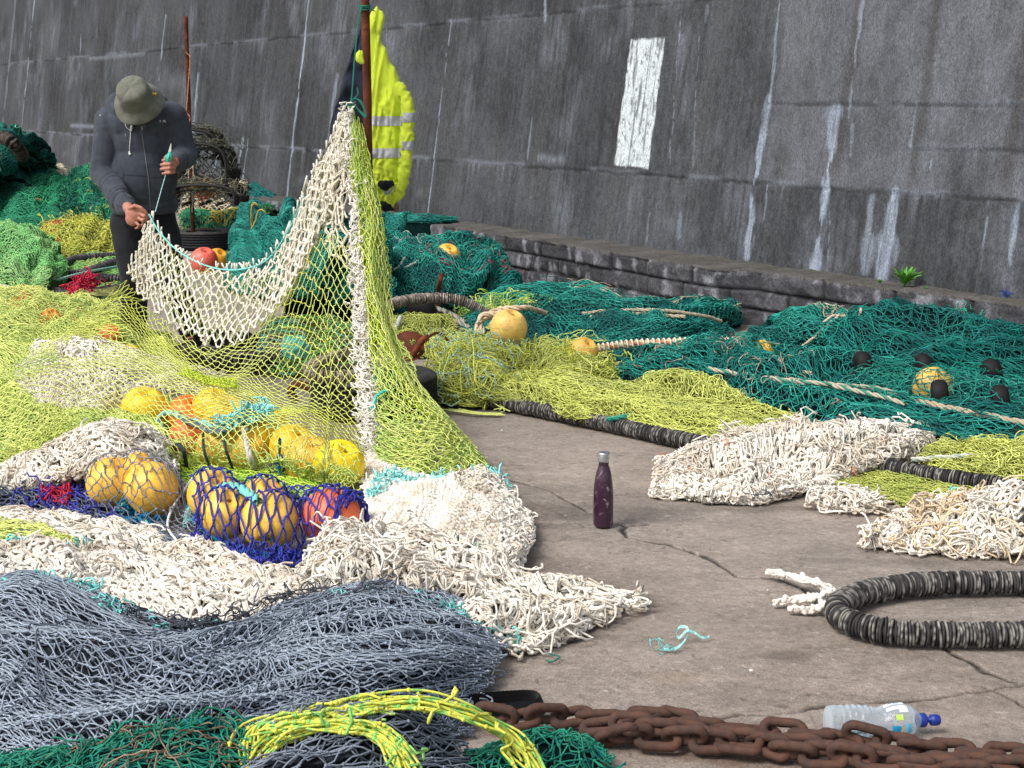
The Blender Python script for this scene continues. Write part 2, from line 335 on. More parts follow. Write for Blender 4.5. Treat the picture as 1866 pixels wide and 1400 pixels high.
s_, z_ = toWall(1135, 190); blend(np.clip(fbm(S * 4, Zz * 6, 70) * 2 - .3, 0, 1) * np.exp(-((zw - .6) / .1) ** 2) * .3, grey)
# rough pale bands left by the shutter boards
for (x0, x1, y, st) in [(163, 172, 0, 0), (163, 265, 103, .6), (128, 172, 230, .9), (980, 1030, 290, .7)]:
    if st:
        a, za = toWall(x0, y); b, zb = toWall(x1, y); blend((S < a) * (S > b) * np.exp(-((zw - (za + zb) / 2) / .035) ** 2) * st * np.clip(.4 + fine, 0, 1), grey)
s_a, z_a = toWall(300, 150); s_b, z_b = toWall(330, 168); blend(np.clip(1 - np.abs(S - (s_a + s_b) / 2) / .9, 0, 1) * np.exp(-((zw - z_a) / .12) ** 2) * .35, grey)
# painted white rectangle
c4 = [toWall(x, y) for x, y in [(1148, 70), (1208, 70), (1188, 308), (1122, 302)]]
sl_ = (c4[0][0] + c4[3][0]) / 2; sr_ = (c4[1][0] + c4[2][0]) / 2; zt = (c4[0][1] + c4[1][1]) / 2; zb_ = (c4[2][1] + c4[3][1]) / 2
e1 = np.minimum(np.minimum(sl_ - S, S - sr_), np.minimum(zt - Zz, Zz - zb_)) + .012 * fbm(S * 20, Zz * 8, 71)
flake = np.clip((fbm(S * 34, Zz * 4, 72) + .42) * 5, 0, 1) * np.clip((fbm(S * 45, Zz * 30, 74) + .5) * 4, 0, 1)
gap = 1 - np.clip(1.4 - np.abs(S - (sl_ * .38 + sr_ * .62)) / .006, 0, 1) * .75 * (Zz > zb_ + .25 * (zt - zb_))
blend(np.clip(e1 / .008, 0, 1) * (.25 + .75 * flake) * gap * .95, srgb(196, 204, 207))
disp += .003 * fbm(S * 4, Zz * 4, 73) + .0025 * fbm(S * 30, Zz * 12, 75)
P = wallP(S, Zz, disp); mb = MB(); grid(mb, P, col)
wall_th = thing('harbour_wall', wallP(np.array(0.), np.array(0.)), 'tall dark battered concrete harbour wall streaked with white lime', 'wall')
mb.build('concrete_face', concrete('wall_concrete', 110, 30, .6, (1, 1, .55), .55), wall_th)
mb = MB(); top = np.stack([wallP(np.array([-4., 60.]), np.array([5.2, 5.2])), wallP(np.array([-4., 60.]), np.array([5.2, 5.2]), -1.2)], 0); grid(mb, top, np.array(wb)); 
bk = np.stack([wallP(np.array([-4., 60.]), np.array([5.2, 5.2]), -1.2), wallP(np.array([-4., 60.]), np.array([-.1, -.1]), -2.)], 0); grid(mb, bk, np.array(wb)); mb.build('coping', bpy.data.materials['wall_concrete'], wall_th)

# ---- stone ledge at its foot: squared blocks with worn edges
gb = G(1170, 548)[:2]; off0 = float((gb - A0) @ (-MD))
def ledgeW(s): return np.interp(s, [-4, 0, 1.2, 1.9, 2.1, 5, 9, 30], [.16, .2, .33, .36, .52, .42, .40, .35]) 
ss = np.unique(np.r_[np.arange(-4, 9, .014), np.arange(9, 32, .05)]); prof_o = []; 
tt = np.linspace(0, 1, 44)          # up the face then back along the top
PZ = np.where(tt < .6, tt / .6 * .36, .36); PO = np.where(tt < .6, 0, (tt - .6) / .4)
Sg, Tg = np.meshgrid(ss, tt, indexing='ij'); Zl = np.interp(Tg, tt, PZ); Ol = np.interp(Tg, tt, PO)
rnd = np.clip((.025 - (.36 - Zl)) / .025, 0, 1) * (Ol < .01)
course = np.array([0, .115, .235, .36]); face = Ol < .005
sj = np.zeros_like(Sg); bid = np.zeros_like(Sg)
for k in range(3):
    mk = (Zl >= course[k]) & (Zl < course[k + 1] + .001); bl = .34 + .1 * k
    q = (Sg + .17 * k + .05 * n2(Sg * 1.3, 0 * Sg + k, 5)) / bl; fr = q - np.floor(q)
    sj = np.where(mk, np.minimum(fr, 1 - fr) * bl, sj); bid = np.where(mk, np.floor(q) * 7 + k * 31, bid)
zj = np.min([np.abs(Zl + .006 * n2(Sg * 5, 0 * Sg, 6) - c) for c in course[1:3]], 0)
jn = np.clip(1.4 - sj / .010, 0, 1) * (n2(Sg * 2, Zl * 5, 8) > -.6); jn = np.maximum(jn, np.clip(1.4 - zj / .009, 0, 1)) * face
bt = _T[(bid.astype(int)) & 255, 3]
chip = np.clip(fbm(Sg * 7, Zl * 9, 87) * 3 - .9, 0, 1) * face
dz = -.024 * jn + .026 * (bt - .5) * face + .020 * fbm(Sg * 9, Zl * 12 + Ol * 3, 81) - .03 * rnd ** 2 - .02 * chip
Wd = ledgeW(Sg)
oo = off0 * 0 + .0 + Wd * (1 - Ol) + dz * face * 1.
Zl2 = Zl + (Ol > .0) * (.014 * fbm(Sg * 6, Ol * 2, 82) + .006 * fbm(Sg * 22, Ol * 9, 88)) - .012 * rnd * (1 + n2(Sg * 9, 0 * Sg, 3))
vv = (.60 + .5 * bt * face + .25 * (1 - face)) * (1 + .4 * fbm(Sg * 9, Zl * 16 + Ol * 2, 83) + .25 * fbm(Sg * 30, Zl * 30 + 5 * Ol, 84))
lc = np.array(srgb(74, 74, 78)) * vv[..., None]
ef = np.clip(fbm(Sg * 14, Zl * 9, 85) * 2.8 - .35, 0, 1)[..., None] * .55 * face[..., None]
lc = lc * (1 - ef) + np.array(srgb(150, 153, 160)) * ef
tp = (Ol > .0)[..., None] * .75; lc = lc * (1 - tp) + np.array(srgb(98, 95, 90)) * vv[..., None] * tp
ge = np.clip(fbm(Sg * 3, Ol * 3, 86) * 2 - .2, 0, 1)[..., None] * (Ol > .1)[..., None] * .45
lc = lc * (1 - ge) + np.array(srgb(80, 84, 62)) * ge
lc = lc * (1 - .75 * jn[..., None])
P = np.stack([A0[0] + UD[0] * Sg - MD[0] * oo, A0[1] + UD[1] * Sg - MD[1] * oo, Zl2 - .01], -1)
mb = MB(); grid(mb, P, lc)
tag(mb.build('stone_ledge', concrete('ledge_stone', 90, 30, 1., k1=.6)), 'low ledge of worn dark stone blocks running along the foot of the harbour wall', 'ledge')
# ================================================================= NETS: real knotted twine laid over folded surfaces
def pt(t):
    px, py, k = t[:3]
    return D(px, py, k) if k > 2 else G(px, py, k)
def patch(rows, n=150, m=150, wr=(), back=0., drape=None, floor=.004, eps=.012):
    """rows of photo measurements (px, py, height) or (px, py, depth>2) -> fine folded surface (n,m,3)"""
    Rw = [np.array([pt(t) for t in r]) for r in rows]
    if back:
        b = Rw[-1].copy(); b[:, 1] += back; b[:, 2] = 0; b2 = Rw[-1].copy(); b2[:, 1] += back * .55; b2[:, 2] *= .72; Rw += [b2, b]
    Q = np.stack([cr(r, m) for r in Rw]); S = cr(Q, n)
    du = np.linspace(0, 1, n)[:, None] + np.zeros((1, m)); dv = np.linspace(0, 1, m)[None] + np.zeros((n, 1))
    nn = normals(S)
    env = np.clip(np.minimum(np.minimum(du, 1 - du), np.minimum(dv, 1 - dv)) * 9, .25, 1)
    h = 0
    for (a, fu, fv, sd) in wr:
        h = h + a * 1.25 * (1 - 2.4 * np.abs(fbm(du * fu + .25 * n2(dv * 3, du * 2, sd), dv * fv + .25 * n2(du * 3, dv * 2, sd + 1), sd, 2)))
    if np.ndim(h): S = S + nn * (h * env)[..., None]
    if drape is not None:
        for (c, r) in drape:
            dd = np.hypot(S[..., 0] - c[0], S[..., 1] - c[1]); e = r + eps
            z = np.where(dd < e, c[2] + np.sqrt(np.maximum(e * e - dd * dd, 0)), -1)
            z = np.where((dd < e) & (z < c[2] + e * .25), np.maximum(z, (c[2] + e * .25) * np.clip((e * 1.35 - dd) / (e * .38), 0, 1)), z)
            S[..., 2] = np.maximum(S[..., 2], z)
    S[..., 2] = np.maximum(S[..., 2], floor)
    if drape is not None:
        for j in range(S.shape[1]): S[:, j] = arclen(S[:, j], S.shape[0]) * .8 + S[:, j] * .2
        S = np.concatenate([S[:1], S[1:-1]*.5 + S[:-2]*.25 + S[2:]*.25, S[-1:]])
    return S
def normals(S):
    a = np.gradient(S, axis=0); b = np.gradient(S, axis=1); n = nrm(np.cross(a, b))
    s = np.sign(n[..., 2:3] - n[..., 1:2] * .5); return n * np.where(s == 0, 1, s)
def psize(S):
    return np.linalg.norm(np.diff(S, axis=0), axis=2).sum(0).mean(), np.linalg.norm(np.diff(S, axis=1), axis=2).sum(1).mean()
def lattice(mb, S, cell=(.04, .03), r=.003, col=(1, 1, 1), lift=0., warp=.03, wf=3., ang=0., jit=.2, dbl=0., knot=1.6, drop=.03, seed=0, var=.18, bow=.12, sides=4, K=4, col2=None, c2f=3., uv=(0, 1, 0, 1), tangle=0., minz=.0, ragged=.02, warpfix=False):
    rs = np.random.RandomState(seed + 11); Lu, Lv = psize(S)
    uv = tuple(uv); nu = max(2, int((uv[1] - uv[0]) * Lu / cell[0])); nv = max(2, int((uv[3] - uv[2]) * Lv / cell[1]))
    ext = 0 if ang == 0 else int(.45 * max(nu, nv)); I, J = np.meshgrid(np.arange(-ext, nu + ext + 1), np.arange(-ext, nv + ext + 1), indexing='ij')
    ok = (I + J) % 2 == 0
    a = (I + jit * (rs.rand(*I.shape) - .5)) / nu - .5; b = (J + jit * (rs.rand(*I.shape) - .5)) / nv - .5
    ca, sa = math.cos(ang), math.sin(ang); asp = Lu * (uv[1] - uv[0]) / max(Lv * (uv[3] - uv[2]), 1e-6)
    u = ca * a - sa * b / asp + .5; v = sa * a * asp + ca * b + .5
    u = uv[0] + (uv[1] - uv[0]) * u; v = uv[2] + (uv[3] - uv[2]) * v
    eu = np.clip(7 * np.minimum(u - uv[0], uv[1] - u), 0, 1) if uv[0] == 0 or uv[1] == 1 else 1; ev = np.clip(7 * np.minimum(v - uv[2], uv[3] - v), 0, 1) if warpfix else 1
    du_ = warp * fbm(u * wf, v * wf, seed + 1, 3) * (eu if warpfix else 1); v = v + warp * Lu / Lv * fbm(u * wf, v * wf, seed + 2, 3) * ev; u = u + du_
    rg = ragged * (1 + n2(u * 9, v * 9, seed))
    inside = ok & (u > uv[0] - .001 + rg * (uv[0] == 0)) & (u < uv[1] + .001 - rg * (uv[1] == 1)) & (v > uv[2] - .001 + rg * (uv[2] == 0)) & (v < uv[3] + .001 - rg * (uv[3] == 1))
    E = []
    for di, dj in ((1, 1), (1, -1)):
        i0 = I[:-1]; A = inside[:-1, 1:-1] & inside[1:, 1 + dj:I.shape[1] - 1 + dj]
        x, y = np.nonzero(A); E.append(np.stack([x, y + 1, x + 1, y + 1 + dj], 1))
    E = np.concatenate(E); E = E[rs.rand(len(E)) > drop]
    if not len(E): return
    s = np.linspace(0, 1, K)[None]; u0, v0, u1, v1 = u[E[:, 0], E[:, 1]], v[E[:, 0], E[:, 1]], u[E[:, 2], E[:, 3]], v[E[:, 2], E[:, 3]]
    bw = (bow * rs.randn(len(E)))[:, None] * np.sin(s * math.pi); bw2 = (bow * rs.randn(len(E)))[:, None] * np.sin(s * 2 * math.pi) * .6
    uu = u0[:, None] * (1 - s) + u1[:, None] * s + (bw + bw2) * (v1 - v0)[:, None] * Lv / Lu
    vv = v0[:, None] * (1 - s) + v1[:, None] * s - (bw + bw2) * (u1 - u0)[:, None] * Lu / Lv
    nn = normals(S); P = bil(S, uu, vv); NN = nrm(bil(nn, uu, vv)); kl = rs.rand(*I.shape) * tangle
    lf = lift + (kl[E[:, 0], E[:, 1]][:, None] * (1 - s) + kl[E[:, 2], E[:, 3]][:, None] * s) + tangle * .7 * rs.randn(len(E))[:, None] * np.sin(s * math.pi)
    P = P + NN * lf[..., None]; P[..., 2] = np.maximum(P[..., 2], minz + r)
    c = np.array(col)[None] * (1 + var * rs.randn(len(E), 1)); 
    if col2 is not None:
        mk = np.clip(fbm(u0 * c2f * 2, v0 * c2f * 2, seed + 6) * 3 + rs.randn(len(E)) * .35, 0, 1)[:, None]; c = c * (1 - mk) + np.array(col2) * (1 + var * rs.randn(len(E), 1)) * mk
    c = np.clip(c, .002, .9)
    if dbl:
        t = nrm(P[:, -1] - P[:, 0]); sd = nrm(np.cross(t, NN[:, 1])) * dbl
        sh = np.sin(s * math.pi)[..., None] * .8 + .35
        for g in (1, -1):
            tubes(mb, P + g * sd[:, None] * sh * (1 + .5 * rs.randn(len(E), 1, 1)), r, sides, c * (1 + .06 * g))
    else: tubes(mb, P, r, sides, c)
    if knot:
        P0 = P[:, 0]; blobs(mb, P0, r * knot * (.8 + .4 * rs.rand(len(E))), c, sq=.75 + .6 * rs.rand(len(E), 3))
def loose(mb, S, n, length, r, col, seed=0, lift=.01, amp=.01, K=14, wob=1.3, sides=4, var=.2, col2=None, uv=(0, 1, 0, 1), dirv=None, spread=1.):
    """stray strands wandering over the surface"""
    rs = np.random.RandomState(seed + 77); Lu, Lv = psize(S); K0 = K; K = max(K, int(length * 85)); wob = wob * (K0 / K) ** .5
    th = rs.rand(n) * 2 * math.pi if dirv is None else dirv + spread * rs.randn(n) * .5 + (rs.rand(n) > .5) * math.pi
    u = uv[0] + rs.rand(n) * (uv[1] - uv[0]); v = uv[2] + rs.rand(n) * (uv[3] - uv[2]); U = [u]; V = [v]; k = rs.randn(n) * wob; L = length * (.5 + rs.rand(n))
    for _ in range(K - 1):
        k = k * .8 + rs.randn(n) * wob * .6; th = th + k * .35; u = u + np.cos(th) * L / K / Lu; v = v + np.sin(th) * L / K / Lv; U.append(u); V.append(v)
    U = np.clip(np.stack(U, 1), uv[0], uv[1]); V = np.clip(np.stack(V, 1), uv[2], uv[3])
    P = bil(S, U, V) + nrm(bil(normals(S), U, V)) * (lift + amp * np.abs(np.cumsum(rs.randn(n, K), 1) * .4 * (K0 / K) ** .5))[..., None]; P[..., 2] = np.maximum(P[..., 2], r)
    c = np.array(col)[None] * (1 + var * rs.randn(n, 1))
    if col2 is not None: mk = (rs.rand(n, 1) < .5); c = np.where(mk, c, np.array(col2) * (1 + var * rs.randn(n, 1)))
    tubes(mb, P, r, sides, np.clip(c, .002, .9))
M_TW = mat('net_twine', attr=True, rough=.62, spec=.35, nscale=160, nmix=.16)
M_WT = mat('braided_white_twine', attr=True, rough=.75, spec=.25, nscale=110, nmix=.14, bump=.6, bscale=260, sheen=.2)
M_BULK = mat('net_gap_shade', attr=True, rough=.9, spec=.1, nscale=70, nmix=.5, bump=1., bscale=140, bdist=.012)  # for the solid sheets whose dark colour stands in for shade between strands
def bulk(S, col, parent, drop=.018, k=.45, name='gap_shade_sheet', edge=True):
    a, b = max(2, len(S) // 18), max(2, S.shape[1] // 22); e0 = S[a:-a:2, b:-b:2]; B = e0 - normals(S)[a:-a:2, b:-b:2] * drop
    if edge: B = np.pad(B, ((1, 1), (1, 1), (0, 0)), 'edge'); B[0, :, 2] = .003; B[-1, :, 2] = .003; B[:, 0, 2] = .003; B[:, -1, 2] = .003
    B[..., 2] = np.maximum(B[..., 2], .003); mb = MB(); grid(mb, B, np.array(col) * k); return mb.build(name, M_BULK, parent)  # net colour darkened by k: shade of the lower layers painted on a sheet
def fringe(mb, S, n, size, r, col, seed=5, out=.012, col2=None, sides_=('f', 'l', 'r')):
    """loose loops and knots spilling past the rim of a heap"""
    rs = np.random.RandomState(seed); c = S.reshape(-1, 3).mean(0); B = []
    if 'f' in sides_: B.append(S[1])
    if 'l' in sides_: B.append(S[:, 1])
    if 'r' in sides_: B.append(S[:, -2])
    if 'b' in sides_: B.append(S[-2])
    B = np.concatenate([arclen(b, 200) for b in B]); i = rs.randint(0, len(B), n); P0 = B[i]; d = P0 - c; d[:, 2] = 0; d = nrm(d)
    K = 12; t = np.linspace(0, 1, K)[None, :, None]; sd = np.stack([-d[:, 1], d[:, 0], 0 * d[:, 0]], 1)[:, None]; L = (size * (.4 + .9 * rs.rand(n)))[:, None, None]; wv = rs.randn(n, 1, 1)
    P = P0[:, None] - d[:, None] * .01 + d[:, None] * np.sin(t * math.pi) * L * .75 + sd * (t - .5) * L * (.7 + .6 * wv) + rs.randn(n, K, 3) * size * .05
    P[..., 2] = np.clip(P0[:, None, 2] * .6 + .018 * rs.rand(n, 1) + .012 * np.sin(t[..., 0] * 3.14 + rs.rand(n, 1) * 3), r, None)
    cc = np.array(col)[None] * (1 + .08 * rs.randn(n, 1))
    if col2 is not None: cc = np.where(rs.rand(n, 1) < .4, np.array(col2)[None] * (1 + .08 * rs.randn(n, 1)), cc)
    tubes(mb, P, r, 5, np.clip(cc, 0, .9)); blobs(mb, P[:, K // 2], r * 1.8, cc)
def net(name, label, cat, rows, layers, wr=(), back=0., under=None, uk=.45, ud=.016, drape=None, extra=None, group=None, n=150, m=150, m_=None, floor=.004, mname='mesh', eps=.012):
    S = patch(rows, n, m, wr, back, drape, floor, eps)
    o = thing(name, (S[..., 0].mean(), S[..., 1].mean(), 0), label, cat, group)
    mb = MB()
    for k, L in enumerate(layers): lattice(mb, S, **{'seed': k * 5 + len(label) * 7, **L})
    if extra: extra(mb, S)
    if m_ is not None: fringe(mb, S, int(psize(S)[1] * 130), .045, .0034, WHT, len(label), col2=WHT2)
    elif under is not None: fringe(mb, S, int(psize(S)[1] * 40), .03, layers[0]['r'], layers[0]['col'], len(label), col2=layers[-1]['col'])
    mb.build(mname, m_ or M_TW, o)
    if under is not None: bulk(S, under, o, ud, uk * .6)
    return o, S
# twine colours (linear)
LIME = srgb(208, 216, 122); LIME2 = srgb(174, 200, 108); OLIVE = srgb(172, 176, 86); MINT = srgb(120, 204, 110); GRN = srgb(24, 122, 98)
TEAL = srgb(14, 114, 108); TEAL2 = srgb(8, 80, 80); GREY = srgb(118, 132, 152); GREY2 = srgb(92, 104, 124); WHT = srgb(232, 226, 214); WHT2 = srgb(206, 194, 176); AQUA = srgb(120, 212, 206); BLUE = srgb(48, 54, 150); BEI = srgb(184, 174, 150)
def buoy(px, py, rpx, col, label, d=None, z=None, hole=None, r=None, grp='round net floats', name='net_float', tilt=(.3, .2)):
    """hard plastic trawl float: sphere with a rope hole through it and a moulded seam"""
    if d is None:
        r0 = .1; 
        for _ in range(6): c = G(px, py, r0 if z is None else z); r0 = rpx / F0 * float(np.linalg.norm(c - np.array([0, 0, CH])))
    else: c = D(px, py, d); r0 = rpx / F0 * float(np.linalg.norm(c - np.array([0, 0, CH])))
    n, m = 40, 48; th = np.linspace(.10, math.pi - .10, n)[:, None]; ph = (np.arange(m) * 2 * math.pi / m)[None]
    e = (th - .10) / (math.pi - .2); rr = r0 * np.ones_like(th) 
    pr = np.abs(np.cos(th)); dip = np.clip((pr - .90) / .1, 0, 1); rad = rr * np.sin(th); zz = rr * np.cos(th) * (1 - .22 * dip ** 1.5)
    rad = rad + .012 * r0 * np.exp(-((th - math.pi / 2) / .02) ** 2)
    P = np.stack([rad * np.cos(ph), rad * np.sin(ph), zz + 0 * ph], -1)
    inner = np.stack([.02 * r0 + 0 * ph, 0 * ph, 0 * ph], -1)
    hr = r0 * math.sin(.10); tub = np.stack([np.stack([hr * np.cos(ph[0]), hr * np.sin(ph[0]), np.full(m, q)], -1) for q in (P[0, 0, 2], 0, P[-1, 0, 2])])
    mb = MB(); rs = np.random.RandomState(int(px * 7 + py)); k = n3(P + rs.rand(3) * 9, 9 / r0 * .1) * .06
    sc_ = (fbm(ph * 9 + 0 * th + px, th * 9 + 0 * ph + py, 7, 3) > .30) * .4
    cc = np.array(col) * (1 + k[..., None]) * (1 - sc_[..., None] * np.array([.5, .6, .3]))
    grid(mb, P, cc, wrap_v=True, flip=True); grid(mb, tub, np.array(col) * .9, wrap_v=True)
    Mx = (Matrix.Rotation(tilt[0] + rs.rand() * .4, 3, 'X') @ Matrix.Rotation(tilt[1] + rs.rand() * .4, 3, 'Y'))
    if hole: v = Vector(hole).normalized(); Mx = v.to_track_quat('Z', 'Y').to_matrix()
    V = np.concatenate(mb.v) @ np.array(Mx).T; mb.v = [V]; mb.c = [np.concatenate(mb.c)]
    me = mb.mesh(name); me.materials.append(M_FL); me.polygons.foreach_set('use_smooth', np.ones(len(me.polygons), bool))
    o = bpy.data.objects.new(name, me); C.objects.link(o); o.location = tuple(c); tag(o, label, 'float', grp)
    return o, (np.array(c), r0)
M_FL = mat('float_plastic', attr=True, rough=.42, spec=.45, nscale=14, nmix=.07, bump=.15, bscale=60)
YEL = srgb(252, 198, 72); YEL2 = srgb(250, 205, 40); ORG = srgb(244, 118, 70); ORG2 = srgb(244, 128, 40)
def rope(mb, P, r, col, col2=None, strands=3, pitch=9., n=None, sides=5, wob=0.):
    """laid rope: three strands twisted round the path P (world points)"""
    P = np.asarray(P, float); Lg = np.linalg.norm(np.diff(P, axis=0), axis=1).sum(); n = n or int(max(24, Lg / r * 2.2)); Q = arclen(cr(P, 200), n)
    if wob: Q = Q + wob * np.stack([n2(np.arange(n) * .15, 0 * Q[:, 0], 3 + k) for k in range(3)], -1)
    t = nrm(np.gradient(Q, axis=0)); a = nrm(np.cross(t, np.array([.13, .2, 1.]))); b = np.cross(t, a); s = np.linspace(0, Lg, n)
    for k in range(strands):
        ph = s / (r * pitch) * 2 * math.pi + k * 2 * math.pi / strands; o = (np.cos(ph)[:, None] * a + np.sin(ph)[:, None] * b) * r * .5
        tubes(mb, (Q + o)[None], r * .56, sides, col if (k or col2 is None) else col2)
def onrow(pts, n=60): return cr(np.array([pt(p) for p in pts]), n)
# ================================================================= FOREGROUND AND LEFT SIDE
GREY = srgb(140, 151, 164); GREY2 = srgb(104, 114, 128)
def strip_bits(mb, pts, n, size, r, col, seed, th=.01, up=.02):
    """short frayed lashings along a line of photo points"""
    rs = np.random.RandomState(seed); Q = cr(np.array([pt(p) for p in pts]), 400); i = (rs.rand(n) * 399).astype(int); P0 = Q[i] + rs.randn(n, 3) * th
    K = 6; d = rs.randn(n, K, 3) * size * .35; P = P0[:, None] + np.cumsum(d, 1) - d.sum(1, keepdims=True) * .5; P[..., 2] += up * rs.rand(n, 1); P[..., 2] = np.maximum(P[..., 2], r)
    tubes(mb, P, r, 4, np.clip(np.array(col) * (1 + .2 * rs.randn(n, 1)), 0, .9))
# --- blue grey heap, lower left
def ex_grey(mb, S):
    loose(mb, S, 110, .35, .0020, GREY, 5, lift=.010, amp=.005, wob=.7, col2=GREY2, uv=(.05, .95, .02, .98))
    loose(mb, S, 60, .2, .0020, srgb(70, 74, 84), 8, lift=.02, amp=.02, wob=1.6, uv=(.62, .80, .25, .75))
    strip_bits(mb, [(0, 1092, .12), (60, 1072, .14), (150, 1085, .12), (210, 1110, .1)], 90, .03, .003, AQUA, 3)
    strip_bits(mb, [(560, 1112, .1), (700, 1090, .11), (800, 1118, .09), (860, 1150, .05), (945, 1185, .01)], 110, .03, .003, srgb(110, 190, 184), 4)
    strip_bits(mb, [(180, 1120, .1), (240, 1135, .08), (330, 1165, .06), (560, 1150, .05)], 60, .03, .003, AQUA, 5)
g3 = [dict(cell=(.011, .030), r=.0020, col=GREY, lift=.006, warp=.07, ang=.12, jit=.35, tangle=.002, bow=.10, knot=2.1, drop=.02),
      dict(cell=(.012, .032), r=.0020, col=GREY, lift=.0, warp=.08, ang=-.12, jit=.4, tangle=.003, bow=.12, col2=GREY2, drop=.03, knot=2.),
      dict(cell=(.014, .030), r=.0020, col=GREY, lift=.010, warp=.09, ang=.3, jit=.4, tangle=.003, bow=.15, drop=.03, knot=2., uv=(.3, .95, .35, 1)),
      dict(cell=(.014, .030), r=.0020, col=GREY2, lift=-.008, warp=.07, ang=.5, jit=.5, tangle=.003)]
net('grey_trawl_net', 'big heap of blue grey trawl netting filling the front left corner', 'fishing net',
    [[(-80, 1480, .02), (100, 1480, .02), (300, 1470, .02), (480, 1450, .02), (700, 1420, .02), (860, 1340, .0)],
     [(-80, 1380, .10), (100, 1385, .12), (300, 1380, .12), (480, 1350, .08), (700, 1310, .08), (890, 1270, .01)],
     [(-80, 1260, .15), (100, 1270, .16), (300, 1275, .16), (480, 1265, .12), (700, 1240, .12), (915, 1225, .02)],
     [(-80, 1150, .15), (100, 1150, .18), (300, 1195, .14), (480, 1210, .10), (700, 1170, .14), (925, 1190, .02)],
     [(-80, 1095, .10), (80, 1085, .13), (280, 1160, .07), (440, 1165, .05), (560, 1118, .09), (700, 1098, .10), (820, 1130, .06), (925, 1175, .01)]],
    g3, wr=[(.030, 6, 2.0, 3), (.014, 16, 4, 9)], back=.16, under=GREY2, uk=.35, n=220, m=260, extra=ex_grey)
gd = [dict(cell=(.009, .045), r=.0021, col=srgb(120, 129, 142), lift=.005, warp=.05, ang=-.25, jit=.6, tangle=.006, bow=.18, drop=.05),
      dict(cell=(.010, .05), r=.0021, col=GREY2, lift=-.002, warp=.07, ang=-.1, jit=.6, tangle=.005, bow=.2, drop=.05)]
net('dark_grey_net', 'darker grey bundle of netting under the yellow and green twine at the bottom edge', 'fishing net',
    [[(380, 1500, .08), (560, 1500, .10), (740, 1500, .08), (900, 1470, .02)],
     [(400, 1440, .14), (560, 1400, .18), (720, 1390, .16), (880, 1400, .06)],
     [(440, 1380, .15), (560, 1330, .21), (700, 1315, .20), (850, 1345, .10)],
     [(460, 1350, .14), (560, 1308, .20), (690, 1296, .19), (820, 1322, .10)]],
    gd, wr=[(.016, 8, 2, 12), (.008, 20, 4, 14)], back=.1, under=GREY2, uk=.3, n=140, m=140)
gg = [dict(cell=(.008, .045), r=.0021, col=GRN, col2=TEAL, lift=.005, warp=.06, ang=.35, jit=.7, tangle=.006, bow=.2, drop=.06),
      dict(cell=(.009, .045), r=.0021, col=TEAL, col2=GRN, lift=-.004, warp=.07, ang=.15, jit=.6, tangle=.005, bow=.2)]
def ex_gg(mb, S): loose(mb, S, 60, .25, .0018, srgb(130, 110, 90), 5, lift=.008, wob=.7); loose(mb, S, 90, .25, .0021, GRN, 6, lift=.012, wob=1.1)
net('green_net_bundle', 'dark green twine bundle along the bottom edge left of the yellow twine', 'fishing net',
    [[(-60, 1520, .1), (120, 1510, .12), (300, 1500, .12), (460, 1480, .1)],
     [(-60, 1440, .15), (120, 1430, .16), (300, 1400, .18), (470, 1390, .16)],
     [(-60, 1400, .16), (120, 1385, .17), (260, 1350, .19), (380, 1325, .20), (460, 1330, .18)]],
    gg, wr=[(.014, 8, 3, 22)], back=.12, under=TEAL2, uk=.5, extra=ex_gg, n=100, m=160)
net('green_net_tuft', 'small dark green net bundle at the bottom edge below the rusty chain', 'fishing net',
    [[(850, 1500, .04), (930, 1500, .06), (1040, 1490, .05), (1160, 1450, .0)],
     [(860, 1430, .07), (930, 1420, .09), (1030, 1400, .07), (1140, 1410, .01)],
     [(840, 1385, .08), (920, 1370, .09), (985, 1345, .07), (1050, 1355, .05), (1110, 1390, .01)]],
    [dict(cell=(.011, .035), r=.0021, col=GRN, lift=.004, warp=.07, ang=.5, jit=.8, tangle=.01, bow=.3), dict(cell=(.014, .035), r=.0021, col=TEAL, lift=-.004, warp=.07, ang=.1, jit=.8, tangle=.006, bow=.3, col2=srgb(110, 190, 170))],
    wr=[(.012, 6, 4, 24)], back=.06, under=TEAL2, uk=.4, n=90, m=110)
# --- yellow and green twine bundle lying over it
def bundle(mb, paths, n, sp, r, c1, c2, seed, kn=.0):
    rs = np.random.RandomState(seed)
    for pts in paths:
        B = arclen(onrow(pts, 120), 90); t = nrm(np.gradient(B, axis=0)); a = nrm(np.cross(t, [0, 0, 1.])); b = np.cross(a, t); s = np.arange(90) / 90.
        for k in range(n):
            o = a * (sp * (rs.randn() * .8 + 1.2 * n2(s * 6, 0 * s + k, seed)))[:, None] + b * (sp * .45 * (rs.randn() * .7 + n2(s * 7, 0 * s + k, seed + 3)))[:, None]
            P = B + o * (1 + .5 * n2(s * 3, s * 0, seed + 9))[:, None]; P[:, 2] = np.maximum(P[:, 2], r)
            i0 = rs.randint(0, 12); i1 = 90 - rs.randint(0, 12); P = P[i0:i1]; m_ = ((np.sin(np.arange(len(P)) * (.9 + .5 * rs.rand()) + rs.rand() * 6) + n2(np.arange(len(P)) * .3, 0 * P[:, 0] + k, 4)) > .75)[:, None]
            c = np.where(m_, np.array(c2), np.array(c1)) * (1 + .08 * rs.randn(len(P), 1)); tubes(mb, P[None], r, 5, c[None])
            kk = rs.randint(3, len(P) - 3, 5); blobs(mb, P[kk], r * 1.9, c[kk])
YB = srgb(206, 208, 84); YG = srgb(130, 190, 100)
c0 = pt((700, 1300, .2)); tb = thing('twine_bundle', (c0[0], c0[1], 0), 'bright yellow and green flecked twine bundle arching over the dark grey net', 'twine')
